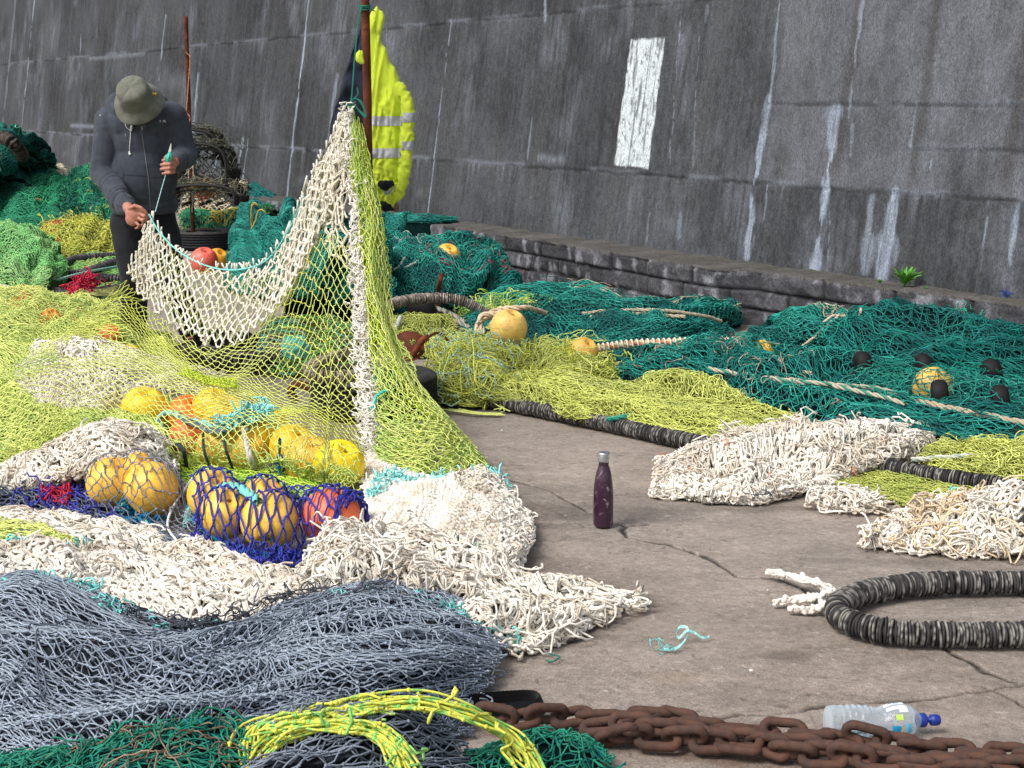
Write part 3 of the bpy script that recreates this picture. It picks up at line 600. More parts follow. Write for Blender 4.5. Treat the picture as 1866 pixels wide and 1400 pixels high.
mb = MB(); bundle(mb, [[(455, 1420, .16), (462, 1345, .19), (500, 1318, .21), (600, 1296, .23), (720, 1280, .235), (800, 1286, .23), (870, 1310, .2), (930, 1350, .14), (975, 1410, .1), (985, 1470, .05)],
                       [(460, 1345, .19), (520, 1322, .22), (620, 1300, .23), (720, 1287, .235)]], 18, .018, .0030, YB, YG, 1)
bundle(mb, [[(470, 1385, .18), (520, 1345, .21), (600, 1325, .225), (660, 1330, .22), (700, 1350, .21), (730, 1390, .19), (760, 1450, .15)], [(480, 1332, .2), (560, 1318, .23), (640, 1318, .23), (700, 1345, .215), (745, 1400, .18)]], 14, .016, .0030, YB, YG, 2)
strip_bits(mb, [(500, 1318, .22), (720, 1284, .24), (870, 1312, .21), (960, 1380, .12)], 8, .03, .0034, YB, 7)
strip_bits(mb, [(600, 1325, .23), (700, 1350, .22), (740, 1400, .19)], 6, .03, .0034, YG, 8)
mb.build('strands', M_TW, tb)
# --- white braided netting sweeping across the front
W1 = dict(m_=M_WT)
def wl(cell=(.022, .034), ang=.2, lift=.006, r=.0034, jit=.5, tangle=.005, col=WHT, col2=WHT2, **k): return dict(cell=cell, r=r, col=col, col2=col2, lift=lift, warp=.05, ang=ang, jit=jit, tangle=tangle, K=7, bow=.34, knot=2.3, dbl=.0036, drop=.03, var=.07, **k)
def ex_w1(mb, S): loose(mb, S, 60, .3, .0034, WHT, 3, lift=.012, amp=.012, wob=1.8, col2=WHT2, var=.06); loose(mb, S, 14, .25, .0018, srgb(80, 90, 110), 5, lift=.016, wob=1.)
net('white_trawl_net', 'long white braided netting swept from the left edge to behind the blue grey heap', 'fishing net',
    [[(-60, 1180, .03), (120, 1170, .03), (280, 1215, .02), (420, 1220, .02), (560, 1180, .02), (640, 1140, .02)],
     [(-60, 1090, .05), (130, 1080, .05), (260, 1120, .05), (400, 1145, .04), (540, 1130, .04), (620, 1100, .03)],
     [(-60, 1010, .03), (130, 1015, .04), (280, 1060, .05), (400, 1090, .05), (520, 1095, .05), (600, 1085, .03)],
     [(-60, 945, .02), (120, 965, .03), (260, 1000, .04), (360, 1025, .04), (470, 1060, .04), (565, 1075, .02)],
     [(-60, 912, .0), (100, 928, .0), (230, 962, .02), (340, 985, .02), (430, 1020, .02), (500, 1055, .0), (560, 1068, .0)]],
    [wl((.020, .040), .25, jit=.5), wl((.022, .040), -.15, -.004), wl((.026, .04), .7, -.012)], wr=[(.026, 5, 5, 31), (.014, 9, 12, 32)], under=WHT2, uk=.7, n=170, m=260, extra=ex_w1, **W1)
net('white_net_heap', 'lumpy cream white net heap at the left edge above the blue grey net', 'fishing net',
    [[(-60, 1120, .05), (60, 1110, .06), (160, 1105, .05), (240, 1090, .02)],
     [(-60, 1060, .12), (60, 1050, .13), (160, 1050, .10), (240, 1060, .03)],
     [(-60, 1010, .12), (60, 1000, .13), (160, 1010, .10), (235, 1030, .03)]],
    [wl((.018, .022), .2), wl((.018, .024), .9, -.003), wl((.02, .024), -.5, -.01)], wr=[(.02, 4, 5, 35)], back=.12, under=WHT2, uk=.7, n=90, m=120, extra=lambda mb, S: loose(mb, S, 40, .3, .0034, WHT, 3, lift=.012, amp=.014, wob=2., col2=WHT2, var=.06), **W1)
def ex_lp(mb, S): strip_bits(mb, [(-20, 1012, .10), (40, 1000, .11), (110, 1008, .10), (170, 1000, .08)], 90, .028, .003, AQUA, 13)
net('lime_net_patch', 'small lime green net piece between two white net folds at the left edge', 'fishing net',
    [[(-60, 1015, .10), (60, 1010, .11), (165, 1003, .08)], [(-60, 975, .09), (60, 975, .10), (140, 985, .07)], [(-60, 945, .05), (40, 952, .06), (110, 972, .04)]],
    [dict(cell=(.012, .026), r=.0024, col=LIME, lift=.004, warp=.05, jit=.5, tangle=.004, bow=.2), dict(cell=(.012, .026), r=.0024, col=LIME2, lift=-.003, warp=.05, ang=.3, jit=.5)], wr=[(.01, 3, 4, 36)], under=LIME2, uk=.3, extra=ex_lp, n=60, m=80)
def ex_w2(mb, S):
    loose(mb, S, 150, .32, .0034, WHT, 13, lift=.012, amp=.014, wob=1.9, col2=WHT2, var=.06); loose(mb, S, 40, .4, .0034, WHT, 14, lift=.018, amp=.02, wob=1.2, uv=(.3, .95, .05, .35), var=.06)
    strip_bits(mb, [(720, 1040, .1), (860, 1010, .09), (930, 1080, .03)], 24, .03, .003, srgb(60, 150, 130), 17)
net('ivory_net_mound', 'mound of loose ivory braided netting with a pointed tail on the bare quay', 'fishing net',
    [[(540, 1150, .02), (650, 1130, .04), (760, 1130, .05), (860, 1180, .02), (925, 1195, .01), (980, 1178, .0)],
     [(545, 1110, .07), (650, 1090, .09), (760, 1095, .09), (880, 1120, .07), (1000, 1150, .02), (1060, 1140, .0)],
     [(550, 1070, .11), (640, 1050, .14), (750, 1055, .14), (880, 1090, .09), (1010, 1112, .05), (1120, 1122, .012)],
     [(560, 1035, .10), (630, 1018, .12), (730, 1018, .13), (850, 1052, .09), (980, 1092, .04), (1160, 1112, .008)],
     [(575, 1018, .08), (625, 1000, .10), (720, 985, .12), (830, 1010, .08), (940, 1075, .02), (1168, 1106, .004)]],
    [wl((.018, .034), .1, jit=.6, tangle=.008), wl((.018, .034), .5, -.002, jit=.6, tangle=.008), wl((.024, .034), -.5, -.01)], wr=[(.034, 5, 3, 41), (.018, 12, 6, 42)], back=.1, under=WHT2, uk=.7, n=190, m=220, extra=ex_w2, **W1)

# --- floats held in netting, front row
F_fr = [buoy(205, 880, 46, YEL, 'yellow float, left one of the pair bagged in grey net beside the white heap', z=.13),
        buoy(275, 890, 48, YEL, 'yellow float, right one of the pair bagged in grey net beside the white heap', z=.13, hole=(-.6, -.5, -.55)),
        buoy(252, 850, 26, YEL, 'yellow float peeping up behind the pair in the grey net bag', z=.19),
        buoy(388, 903, 46, YEL, 'yellow float behind the aqua rope, at the left end of the blue net bag', z=.12),
        buoy(478, 915, 44, YEL, 'yellow float mostly hidden behind the two front floats of the blue net bag', z=.12),
        buoy(412, 935, 46, YEL, 'yellow float half covered by its neighbour at the left of the blue net bag', z=.12),
        buoy(492, 950, 53, YEL, 'large yellow float with its rope hole facing down in the middle of the blue net', z=.12, hole=(.05, -.85, -.6)),
        buoy(604, 943, 54, ORG, 'orange float at the right end of the blue net bag beside the white net', z=.12, hole=(-.2, -.9, -.35))]
SF = [f[1] for f in F_fr]
net('grey_float_net', 'thin grey net bag stretched over the yellow float pair with dark folds around it', 'fishing net',
    [[(150, 975, .0), (240, 1005, .0), (330, 1020, .0), (400, 1015, .0)], [(150, 950, .03), (240, 972, .03), (330, 985, .03), (395, 985, .03)], [(150, 915, .06), (230, 920, .06), (330, 940, .05), (380, 950, .04)],
     [(150, 870, .1), (230, 870, .1), (310, 890, .08), (360, 910, .05)], [(170, 845, .1), (240, 842, .1), (310, 860, .1), (340, 890, .04)]],
    [dict(cell=(.030, .026), r=.0022, col=srgb(120, 122, 136), lift=.003, warp=.03, jit=.3, knot=2.), dict(cell=(.02, .03), r=.0024, col=GREY2, lift=.002, warp=.06, ang=.4, jit=.7, tangle=.012, uv=(0, .2, 0, 1)), dict(cell=(.02, .03), r=.0024, col=GREY2, lift=.002, warp=.06, ang=-.4, jit=.7, tangle=.012, uv=(0, .17, 0, 1))],
    wr=[(.012, 5, 5, 51)], drape=SF[:3], n=170, m=170)
def ex_dk(mb, S):
    loose(mb, S, 170, .16, .003, srgb(50, 52, 150), 3, lift=.01, amp=.015, wob=1.8, uv=(0, 1, .25, 1)); loose(mb, S, 120, .12, .003, srgb(170, 30, 60), 6, lift=.012, amp=.012, wob=2., uv=(.2, .9, .38, .62))
net('dark_mixed_net', 'low dark grey and navy net with red stitching left of the bagged yellow pair', 'fishing net',
    [[(-60, 925, .02), (60, 940, .02), (140, 955, .02), (240, 990, .02)], [(-60, 905, .05), (60, 912, .05), (140, 925, .06), (215, 950, .04)], [(-60, 885, .05), (60, 890, .05), (150, 890, .08), (190, 880, .1)]],
    [dict(cell=(.014, .03), r=.0026, col=GREY2, lift=.004, warp=.06, jit=.7, tangle=.01, bow=.3), dict(cell=(.014, .03), r=.0026, col=srgb(58, 62, 84), lift=-.003, warp=.06, ang=.4, jit=.7, tangle=.01)], wr=[(.015, 3, 5, 53)], back=.06, under=srgb(50, 54, 66), uk=.6, extra=ex_dk, n=80, m=140)
bl = [dict(cell=(.050, .038), r=.0026, col=BLUE, lift=.004, warp=.03, jit=.3, knot=2.2, bow=.1, dbl=.0010, drop=.0),
      dict(cell=(.018, .030), r=.003, col=BLUE, lift=.004, warp=.07, ang=.5, jit=.8, tangle=.014, bow=.3, uv=(0, .15, 0, 1), col2=srgb(70, 74, 190)),
      dict(cell=(.018, .030), r=.003, col=BLUE, lift=.004, warp=.07, ang=-.3, jit=.8, tangle=.014, bow=.3, uv=(0, .12, 0, 1))]
net('blue_float_net', 'dark blue knotted net bag stretched over yellow floats and one orange float', 'fishing net',
    [[(330, 1010, .0), (430, 1035, .0), (520, 1042, .0), (600, 1030, .0), (690, 1000, .0)], [(340, 985, .03), (430, 1008, .03), (520, 1015, .03), (600, 1000, .03), (700, 975, .03)],
     [(345, 940, .07), (430, 960, .07), (520, 965, .08), (600, 955, .08), (705, 940, .04)], [(350, 905, .1), (430, 910, .12), (520, 910, .12), (600, 905, .12), (700, 910, .04)], [(370, 885, .1), (440, 872, .15), (520, 880, .13), (600, 890, .12), (690, 900, .03)]],
    bl, wr=[(.010, 5, 5, 55)], drape=SF[3:], n=190, m=220, eps=.008)
rp = thing('blue_rope', pt((520, 1005, 0)), 'thick turquoise blue rope threaded through the floats inside the blue net', 'rope')
RB = srgb(12, 128, 176); mb = MB()
rope(mb, onrow([(350, 945, .05), (400, 985, .03), (470, 1010, .03), (540, 1012, .03), (600, 995, .03), (660, 965, .03)]), .013, RB, srgb(30, 160, 190))
rope(mb, onrow([(492, 975, .09), (500, 995, .05), (520, 1012, .03)]), .012, RB, srgb(30, 160, 190)); rope(mb, onrow([(598, 960, .09), (590, 985, .04), (575, 1004, .03)]), .012, RB)
rope(mb, onrow([(340, 960, .03), (352, 915, .08), (385, 898, .14), (420, 886, .19), (455, 900, .2), (470, 915, .2)]), .016, srgb(120, 190, 176), AQUA)
rope(mb, onrow([(345, 930, .06), (372, 905, .1), (386, 925, .1), (380, 960, .05)]), .02, RB, srgb(20, 150, 190)); mb.build('strands', M_TW, rp)
rp = thing('aqua_rope', pt((235, 945, 0)), 'short blue rope end under the bagged pair of yellow floats', 'rope'); mb = MB()
rope(mb, onrow([(232, 905, .1), (218, 925, .06), (225, 945, .03), (262, 950, .03), (280, 962, .02)]), .012, RB, AQUA); strip_bits(mb, [(220, 935, .04), (285, 960, .02)], 30, .03, .0035, RB, 4); mb.build('strands', M_TW, rp)
tag(( lambda mb: (rope(mb, onrow([(352, 870, .14), (315, 925, .08), (306, 960, .05), (322, 985, .05), (330, 1000, .04)]), .0045, srgb(225, 228, 230)), mb.build('cord', M_TW))[1])(MB()), 'thin plain white cord curling down between the two float bags', 'cord')

# --- white bundle behind the bagged pair
net('white_net_roll', 'rounded roll of grubby white netting behind the bagged yellow pair', 'fishing net',
    [[(-40, 905, .02), (40, 905, .03), (110, 900, .05), (190, 895, .06), (300, 895, .05)], [(-40, 890, .06), (40, 875, .09), (120, 860, .15), (210, 850, .18), (312, 870, .10)],
     [(-40, 880, .06), (50, 848, .09), (130, 822, .17), (210, 800, .24), (312, 835, .14)], [(0, 872, .04), (70, 830, .09), (150, 798, .18), (220, 779, .26), (300, 805, .16)]],
    [wl((.022, .034), .5, tangle=.008), wl((.022, .034), -.2, -.003), wl((.026, .03), 1., -.01, col=WHT2)], wr=[(.02, 5, 4, 61)], back=.16, under=WHT2, uk=.7, n=110, m=150, extra=lambda mb, S: loose(mb, S, 70, .32, .0034, WHT, 3, lift=.012, amp=.01, wob=1.3, col2=WHT2, var=.06), **W1)
# --- lime netting spread on the ground at the left
lm = lambda a=.0, l=.005, c=(.014, .034), **k: dict(cell=c, r=k.pop('r', .0025), col=k.pop('col', LIME), col2=k.pop('col2', LIME2), lift=l, warp=.05, ang=a, jit=k.pop('jit', .45), tangle=k.pop('tangle', .004), bow=.18, drop=.03, **k)
net('lime_net_spread', 'wide lime green net lying in long folds along the left edge', 'fishing net',
    [[(-60, 880, .02), (60, 850, .04), (180, 812, .04), (300, 850, .03), (330, 900, .02)], [(-60, 820, .08), (60, 800, .09), (160, 790, .08), (280, 800, .05), (330, 860, .03)],
     [(-60, 740, .10), (60, 740, .11), (160, 755, .10), (260, 775, .06), (330, 800, .03)], [(-60, 660, .12), (60, 665, .12), (160, 680, .10), (260, 690, .06), (330, 700, .03)], [(-60, 590, .12), (40, 585, .12), (140, 600, .10), (240, 620, .06), (330, 640, .03)]],
    [lm(.5), lm(.3, -.004), lm(.8, -.01, col=srgb(160, 186, 50))], wr=[(.055, 5, 3, 65), (.022, 13, 6, 66)], back=.1, under=LIME2, uk=.25, n=200, m=200)
net('bright_lime_fold', 'bright lime green fold of net running down from the middle floats to the blue bag', 'fishing net',
    [[(300, 905, .0), (350, 905, .02), (440, 905, .03), (540, 905, .04), (650, 935, .02)], [(300, 870, .03), (350, 875, .05), (440, 885, .06), (540, 893, .06), (655, 920, .04)], [(295, 830, .04), (340, 848, .05), (420, 872, .06), (540, 882, .05), (655, 908, .04)], [(290, 795, .02), (335, 825, .03), (415, 858, .03), (540, 872, .03), (655, 897, .02)]],
    [lm(.1, c=(.010, .034), col=srgb(190, 216, 74), col2=srgb(130, 186, 70)), lm(-.1, -.003, c=(.010, .034), col=srgb(156, 200, 72)), lm(.3, -.008)], wr=[(.018, 6, 2, 67)], back=.05, under=LIME2, uk=.35, n=110, m=180)
def ex_wl(mb, S):
    loose(mb, S, 120, .28, .0034, WHT, 13, lift=.01, amp=.012, wob=1.9, col2=WHT2, var=.06)
net('white_net_under_lime', 'broad mound of white netting lying under the lime veil left of the middle floats', 'fishing net',
    [[(0, 770, .05), (110, 790, .06), (190, 780, .08), (280, 760, .05), (400, 735, .03)], [(20, 720, .13), (120, 730, .17), (200, 725, .17), (290, 715, .12), (400, 712, .05)], [(25, 680, .16), (110, 665, .22), (200, 665, .22), (290, 685, .15), (400, 698, .05)], [(40, 655, .15), (110, 632, .22), (200, 640, .21), (290, 668, .14), (400, 690, .03)]],
    [wl((.02, .03), .2, tangle=.01), wl((.02, .03), .9, -.003), wl((.024, .03), -.5, -.01)], wr=[(.03, 4, 5, 71)], back=.14, under=WHT2, uk=.7, n=130, m=170, extra=ex_wl, **W1)
# --- middle floats under the veil
F_mid = [buoy(263, 748, 42, YEL2, 'yellow float at the left end of the row under the lime veil', z=.14),
         buoy(342, 756, 36, ORG2, 'orange float under the lime veil right of the lone yellow float', z=.12),
         buoy(388, 745, 38, YEL2, 'yellow float furthest back in the veiled row, behind its twin', z=.15),
         buoy(412, 762, 42, YEL2, 'yellow float in front of its twin, right of the orange one under the veil', z=.12),
         buoy(348, 795, 38, ORG, 'orange red float wrapped in aqua and black rope under the lime veil', z=.1),
         buoy(398, 815, 40, YEL, 'dull yellow float below the aqua rope knot under the veil', z=.1),
         buoy(452, 822, 36, YEL, 'dull yellow float just right of the other one below the aqua rope', z=.09),
         buoy(482, 785, 46, YEL2, 'bright yellow float with blue edge at the top of the veiled cluster', z=.15),
         buoy(533, 815, 42, YEL2, 'yellow float in the middle of the veiled cluster, left of the last two', z=.13),
         buoy(563, 838, 46, YEL, 'large yellow float second from the white strip under the veil', z=.12),
         buoy(618, 848, 47, srgb(252, 218, 20), 'bright lemon yellow float nearest the hanging white strip', z=.12)]
FM = [f[1] for f in F_mid]
fr = [buoy(57, 548, 22, ORG, 'orange float behind a white net fold near the left edge', z=.19, r=.1, grp='floats in the left background'), buoy(92, 582, 19, ORG2, 'flattened looking orange float, left of three in a row under the lime net', z=.2), buoy(146, 583, 20, ORG2, 'orange float in the middle of three under the lime net', z=.2), buoy(200, 612, 20, ORG, 'orange float at the right of three under the lime net, beside the black trousers', z=.2), buoy(40, 563, 26, YEL, 'yellow float under lime net beside the orange one at the left edge', z=.1)]
rp = thing('float_rope', pt((400, 770, .0)), 'frayed aqua and grey rope wound round the floats under the veil', 'rope'); mb = MB(); AQ = srgb(150, 222, 216)
for s, pts in enumerate([[(300, 790, .1), (290, 765, .14), (310, 752, .17), (340, 765, .19), (375, 772, .19), (400, 775, .19), (430, 760, .2), (460, 748, .22), (490, 752, .25)], [(335, 765, .19), (400, 788, .18), (440, 770, .2), (480, 765, .22)]]):
    rope(mb, onrow(pts), .014, AQ if s == 0 else srgb(110, 120, 130), srgb(90, 110, 120)); 
strip_bits(mb, [(400, 785, .18), (440, 768, .21), (470, 755, .23), (490, 765, .23)], 120, .04, .004, AQ, 9, .015)
rope(mb, onrow([(300, 795, .1), (330, 815, .14), (340, 850, .06)]), .009, srgb(50, 60, 66)); rope(mb, onrow([(370, 790, .17), (372, 820, .15), (385, 860, .06)]), .006, srgb(40, 60, 70)); rope(mb, onrow([(405, 788, .18), (412, 820, .15), (425, 858, .05)]), .006, srgb(40, 60, 70)); rope(mb, onrow([(445, 780, .2), (455, 830, .14), (470, 870, .03)]), .012, srgb(190, 186, 176))
rope(mb, onrow([(510, 800, .2), (508, 830, .12), (505, 855, .06)]), .007, srgb(40, 140, 170)); strip_bits(mb, [(505, 850, .08), (525, 852, .1)], 24, .03, .004, srgb(10, 110, 160), 12); mb.build('strands', M_TW, rp)

# ================================================================= THE NET BEING MENDED
HN = thing('hanging_net', pt((672, 860, 0)), 'large lime net with white braided border strung between the rusty pole and the standing man', 'fishing net')
# surfaces
cat_top = [(272, 392, 8.25), (292, 425, 8.2), (330, 462, 8.05), (385, 488, 7.85), (440, 492, 7.65), (490, 472, 7.5), (532, 410, 7.35), (572, 320, 7.2), (605, 250, 7.08), (634, 192, 7.0)]
cat_bot = [(228, 500, 8.2), (262, 548, 8.1), (310, 590, 7.9), (360, 622, 7.7), (410, 634, 7.5), (470, 606, 7.35), (530, 540, 7.2), (580, 440, 7.1), (618, 330, 7.02), (638, 200, 7.0)]
cat_mid = [(248, 446, 8.2), (277, 487, 8.15), (320, 526, 8.0), (372, 556, 7.8), (425, 562, 7.6), (480, 540, 7.42), (531, 475, 7.28), (576, 380, 7.15), (612, 290, 7.05), (636, 196, 7.0)]
Sw = patch([cat_bot, cat_mid, cat_top], 70, 260, wr=[(.012, 2, 9, 81)], floor=-1)
mb = MB()
lattice(mb, Sw, cell=(.027, .033), r=.0030, col=srgb(214, 208, 190), col2=srgb(226, 222, 210), warp=.015, jit=.4, knot=2.7, dbl=.0030, bow=.14, tangle=.006, drop=.0, var=.07, uv=(0, 1, 0, .62), seed=1, ragged=0, warpfix=True)
lattice(mb, Sw, cell=(.028, .025), r=.0033, col=srgb(214, 208, 190), col2=srgb(226, 222, 210), warp=.02, jit=.45, knot=2.6, dbl=.0034, bow=.16, drop=.0, tangle=.008, var=.07, uv=(0, 1, .60, 1), seed=2)
lattice(mb, Sw, cell=(.022, .018), r=.0034, col=WHT2, col2=srgb(214, 208, 190), lift=-.02, warp=.012, jit=.5, knot=1.6, dbl=.003, bow=.15, drop=.1, var=.1, uv=(0, 1, 0, .12), seed=3, tangle=.012)
lattice(mb, Sw, cell=(.030, .024), r=.004, col=WHT2, lift=-.02, warp=.02, jit=.5, knot=1.6, dbl=.003, bow=.15, drop=.1, var=.1, uv=(0, 1, .62, 1), seed=4, tangle=.01)
mb.build('white_border', M_WT, HN)
mb = MB(); lattice(mb, Sw, cell=(.034, .026), r=.0021, col=LIME, col2=LIME2, lift=-.035, warp=.02, jit=.5, knot=1.7, bow=.15, drop=.03, var=.12, seed=40, ragged=0); mb.build('lime_backing', M_TW, HN)
# frayed ends + turquoise edge cord along the top
mb = MB(); rs = np.random.RandomState(4); Q = cr(np.array([pt(p) for p in cat_top]), 260)
i = rs.randint(4, 256, 90); e = rs.randn(90, 3) * .006; up = np.stack([.006 * rs.randn(90) , 0 * i, .022 + .018 * rs.rand(90)], 1); t = nrm(np.gradient(Q, axis=0))[i]; up = up + t * (.02 * rs.randn(90))[:, None]
tubes(mb, np.stack([Q[i] + e, Q[i] + e + up * .5, Q[i] + e + up], 1), .0048, 5, srgb(226, 222, 210), cap=True); mb.build('frayed_ends', M_WT, HN)['kind'] = 'stuff'
mb = MB(); rope(mb, Q[:190] + [0, -.008, .004], .0042, AQUA, srgb(150, 225, 222)); 
strp = [(634, 190, 7.0), (642, 300, 6.95), (650, 420, 6.85), (656, 540, 6.7), (664, 640, 6.5), (672, 740, 6.25), (672, 830, 5.98), (663, 900, 5.7)]
Qs = cr(np.array([pt(p) for p in strp]), 300); rope(mb, Qs[:250] + [.045, -.012, 0] * np.linspace(.12, 1, 250)[:, None], .0042, AQUA, srgb(150, 225, 222))
k0 = pt((684, 725, 6.2)); rope(mb, np.stack([k0, k0 + [-.012, -.01, -.06], k0 + [-.02, -.01, -.12]]), .008, AQUA, srgb(60, 190, 180)); rope(mb, np.stack([k0, k0 + [.02, -.01, .02], k0 + [.045, 0, .03]]), .006, srgb(60, 190, 180)); mb.build('edge_cord', M_TW, HN)
# white strip down the middle
def strip_patch(w0, w1, n=220, m=26, rough=.01, off=(0, 0, 0)):
    Ws = np.interp(np.linspace(0, 1, n), [0, .3, .7, 1], [w0, (w0 * .6 + w1 * .4), w1, w1 * 1.1]); Q = cr(np.array([pt(p) for p in strp]), n); v = np.linspace(-.5, .5, m)
    S = Q[:, None, :] + np.stack([np.cos(v * 2)[None] * 0 + v[None] * Ws[:, None], -.35 * np.cos(v * math.pi)[None] * Ws[:, None], 0 * v[None] + 0 * Ws[:, None]], -1)
    return S + rough * fbm(np.linspace(0, 14, n)[:, None] + 0 * v[None], v[None] * 3 + 0 * Ws[:, None], 5)[..., None] * np.array([1, -.6, 0]) + np.array(off)
mb = MB(); Ss = strip_patch(.03, .10)
lattice(mb, Ss, cell=(.030, .016), r=.0034, col=srgb(216, 212, 202), col2=WHT, warp=.01, jit=.7, knot=1.9, dbl=.004, bow=.3, drop=.02, var=.07, tangle=.012, seed=5)
lattice(mb, Ss, cell=(.026, .016), r=.0033, col=WHT2, warp=.01, jit=.7, knot=1.7, dbl=.004, bow=.3, drop=.02, var=.1, lift=-.012, tangle=.01, seed=6)
lattice(mb, Ss, cell=(.020, .018), r=.0033, col=srgb(216, 212, 202), warp=.01, jit=.9, knot=1.7, bow=.4, drop=.02, var=.1, lift=-.004, tangle=.014, ang=.6, seed=7)
loose(mb, Ss, 60, .10, .003, WHT, 3, lift=.01, amp=.02, wob=2.2, var=.05); 
mb.build('white_strip', M_WT, HN)
# net between the catenary and the strip (white open meshes near the top)
Sin = patch([[(600, 480, 7.1), (622, 520, 7.0), (652, 560, 6.8)], [(600, 400, 7.12), (622, 430, 7.02), (648, 460, 6.85)], [(612, 300, 7.05), (628, 330, 7.0), (644, 350, 6.9)], [(630, 215, 7.0), (635, 215, 7.0), (640, 220, 6.98)]], 70, 50, wr=[(.015, 3, 3, 83)], floor=-1)
mb = MB(); lattice(mb, Sin, cell=(.05, .038), r=.0042, col=srgb(214, 208, 190), warp=.04, jit=.5, knot=2., dbl=.003, bow=.15, drop=.06, var=.08, uv=(.12, 1, 0, 1), seed=8, lift=.02)
lattice(mb, Sin, cell=(.05, .03), r=.004, col=WHT2, warp=.05, jit=.6, knot=2., dbl=.003, bow=.2, drop=.15, var=.08, uv=(.3, 1, 0, 1), seed=9, tangle=.02); mb.build('white_gusset', M_WT, HN)
# the lime veil falling forward over the floats
veil = [[(-20, 860, .10), (120, 800, .12), (230, 800, .10), (330, 845, .06), (450, 862, .05), (560, 885, .05), (655, 915, .04)],
        [(-20, 760, .15), (120, 730, .22), (235, 760, .16), (335, 800, .16), (450, 812, .16), (560, 835, .18), (662, 870, .1)],
        [(0, 690, .16), (120, 655, .26), (235, 700, .24), (340, 740, .22), (460, 745, .26), (560, 785, .25), (668, 820, 6.0)],
        [(60, 610, .17), (170, 610, .26), (265, 665, .26), (370, 715, .22), (470, 715, 6.75), (570, 735, 6.45), (672, 745, 6.25)],
        [(130, 575, .2), (205, 585, 7.6), (290, 635, 7.5), (385, 690, 7.2), (480, 660, 7.0), (575, 640, 6.75), (664, 640, 6.5)],
        [(190, 545, 8.1), (235, 555, 8.05), (300, 610, 7.8), (385, 655, 7.5), (475, 625, 7.2), (575, 560, 6.95), (656, 540, 6.7)],
        [(226, 505, 8.2), (262, 550, 8.12), (310, 592, 7.92), (380, 630, 7.66), (470, 600, 7.37), (580, 440, 7.1), (652, 440, 6.85)]]
Sv = patch(veil, 260, 260, wr=[(.02, 5, 5, 85)], drape=FM, eps=.010, floor=.006)
mb = MB()
lattice(mb, Sv, cell=(.036, .040), r=.0019, col=LIME, col2=srgb(208, 216, 100), warp=.035, wf=2.2, jit=.25, knot=1.9, bow=.12, drop=.0, var=.12, seed=10, warpfix=True, ragged=.0)
lattice(mb, Sv, cell=(.026, .034), r=.0018, col=LIME, col2=LIME2, warp=.05, jit=.5, knot=1.9, bow=.2, drop=.02, var=.12, seed=12, uv=(.30, .86, 0, .16), lift=.012, tangle=.01)
lattice(mb, Sv, cell=(.014, .04), r=.0021, col=LIME, col2=LIME2, warp=.05, jit=.5, knot=1.6, bow=.2, drop=.02, var=.12, seed=13, uv=(0, .08, .08, .98), lift=.006, ang=.1)
lattice(mb, Sv, cell=(.02, .03), r=.0021, col=srgb(186, 206, 60), warp=.06, jit=.6, knot=1.6, bow=.2, drop=.04, var=.12, seed=14, uv=(.44, .60, .42, .62), lift=.01, tangle=.012)
pass
mb.build('lime_veil', M_TW, HN)
# lime wing on the right of the strip
wing = [[(668, 872, .06), (740, 880, .05), (800, 885, .05), (860, 882, .04), (925, 892, .0)], [(672, 800, 6.1), (735, 815, .12), (790, 815, .12), (840, 815, .08), (880, 835, .01)],
        [(674, 720, 6.3), (720, 735, 6.15), (755, 740, 6.15), (790, 745, 6.2), (815, 765, 6.25)], [(666, 600, 6.6), (690, 610, 6.5), (712, 620, 6.5), (732, 630, 6.55), (745, 660, 6.5)],
        [(660, 470, 6.8), (672, 480, 6.72), (684, 490, 6.72), (696, 500, 6.75), (706, 520, 6.8)], [(652, 340, 6.93), (660, 345, 6.88), (667, 350, 6.88), (674, 355, 6.9), (682, 365, 6.92)], [(636, 196, 7.), (639, 197, 7.), (642, 198, 7.), (645, 200, 7.), (648, 204, 7.)]]
Sg_ = patch(wing, 220, 90, wr=[(.02, 4, 3, 87)], floor=.01)
mb = MB()
for k, (cl, lf, an, sd) in enumerate([((.040, .019), .004, 0, 20), ((.040, .018), -.010, .0, 21), ((.034, .018), -.02, -.0, 22), ((.036, .02), .010, .0, 23)]):
    lattice(mb, Sg_, cell=cl, r=.0021, col=[LIME, srgb(188, 208, 60), srgb(176, 198, 54), LIME][k], col2=LIME2, warp=.03, jit=.4, knot=1.8, bow=.16, drop=.02, var=.12, lift=lf, ang=an, seed=sd, uv=(0, 1, 0, 1) if k < 3 else (0, .45, .0, 1))
lattice(mb, Sg_, cell=(.02, .02), r=.0022, col=LIME2, warp=.06, jit=.6, knot=1.6, bow=.3, drop=.02, var=.12, lift=-.02, ang=.5, seed=25, uv=(0, .28, 0, 1), tangle=.015)
mb.build('lime_wing', M_TW, HN)
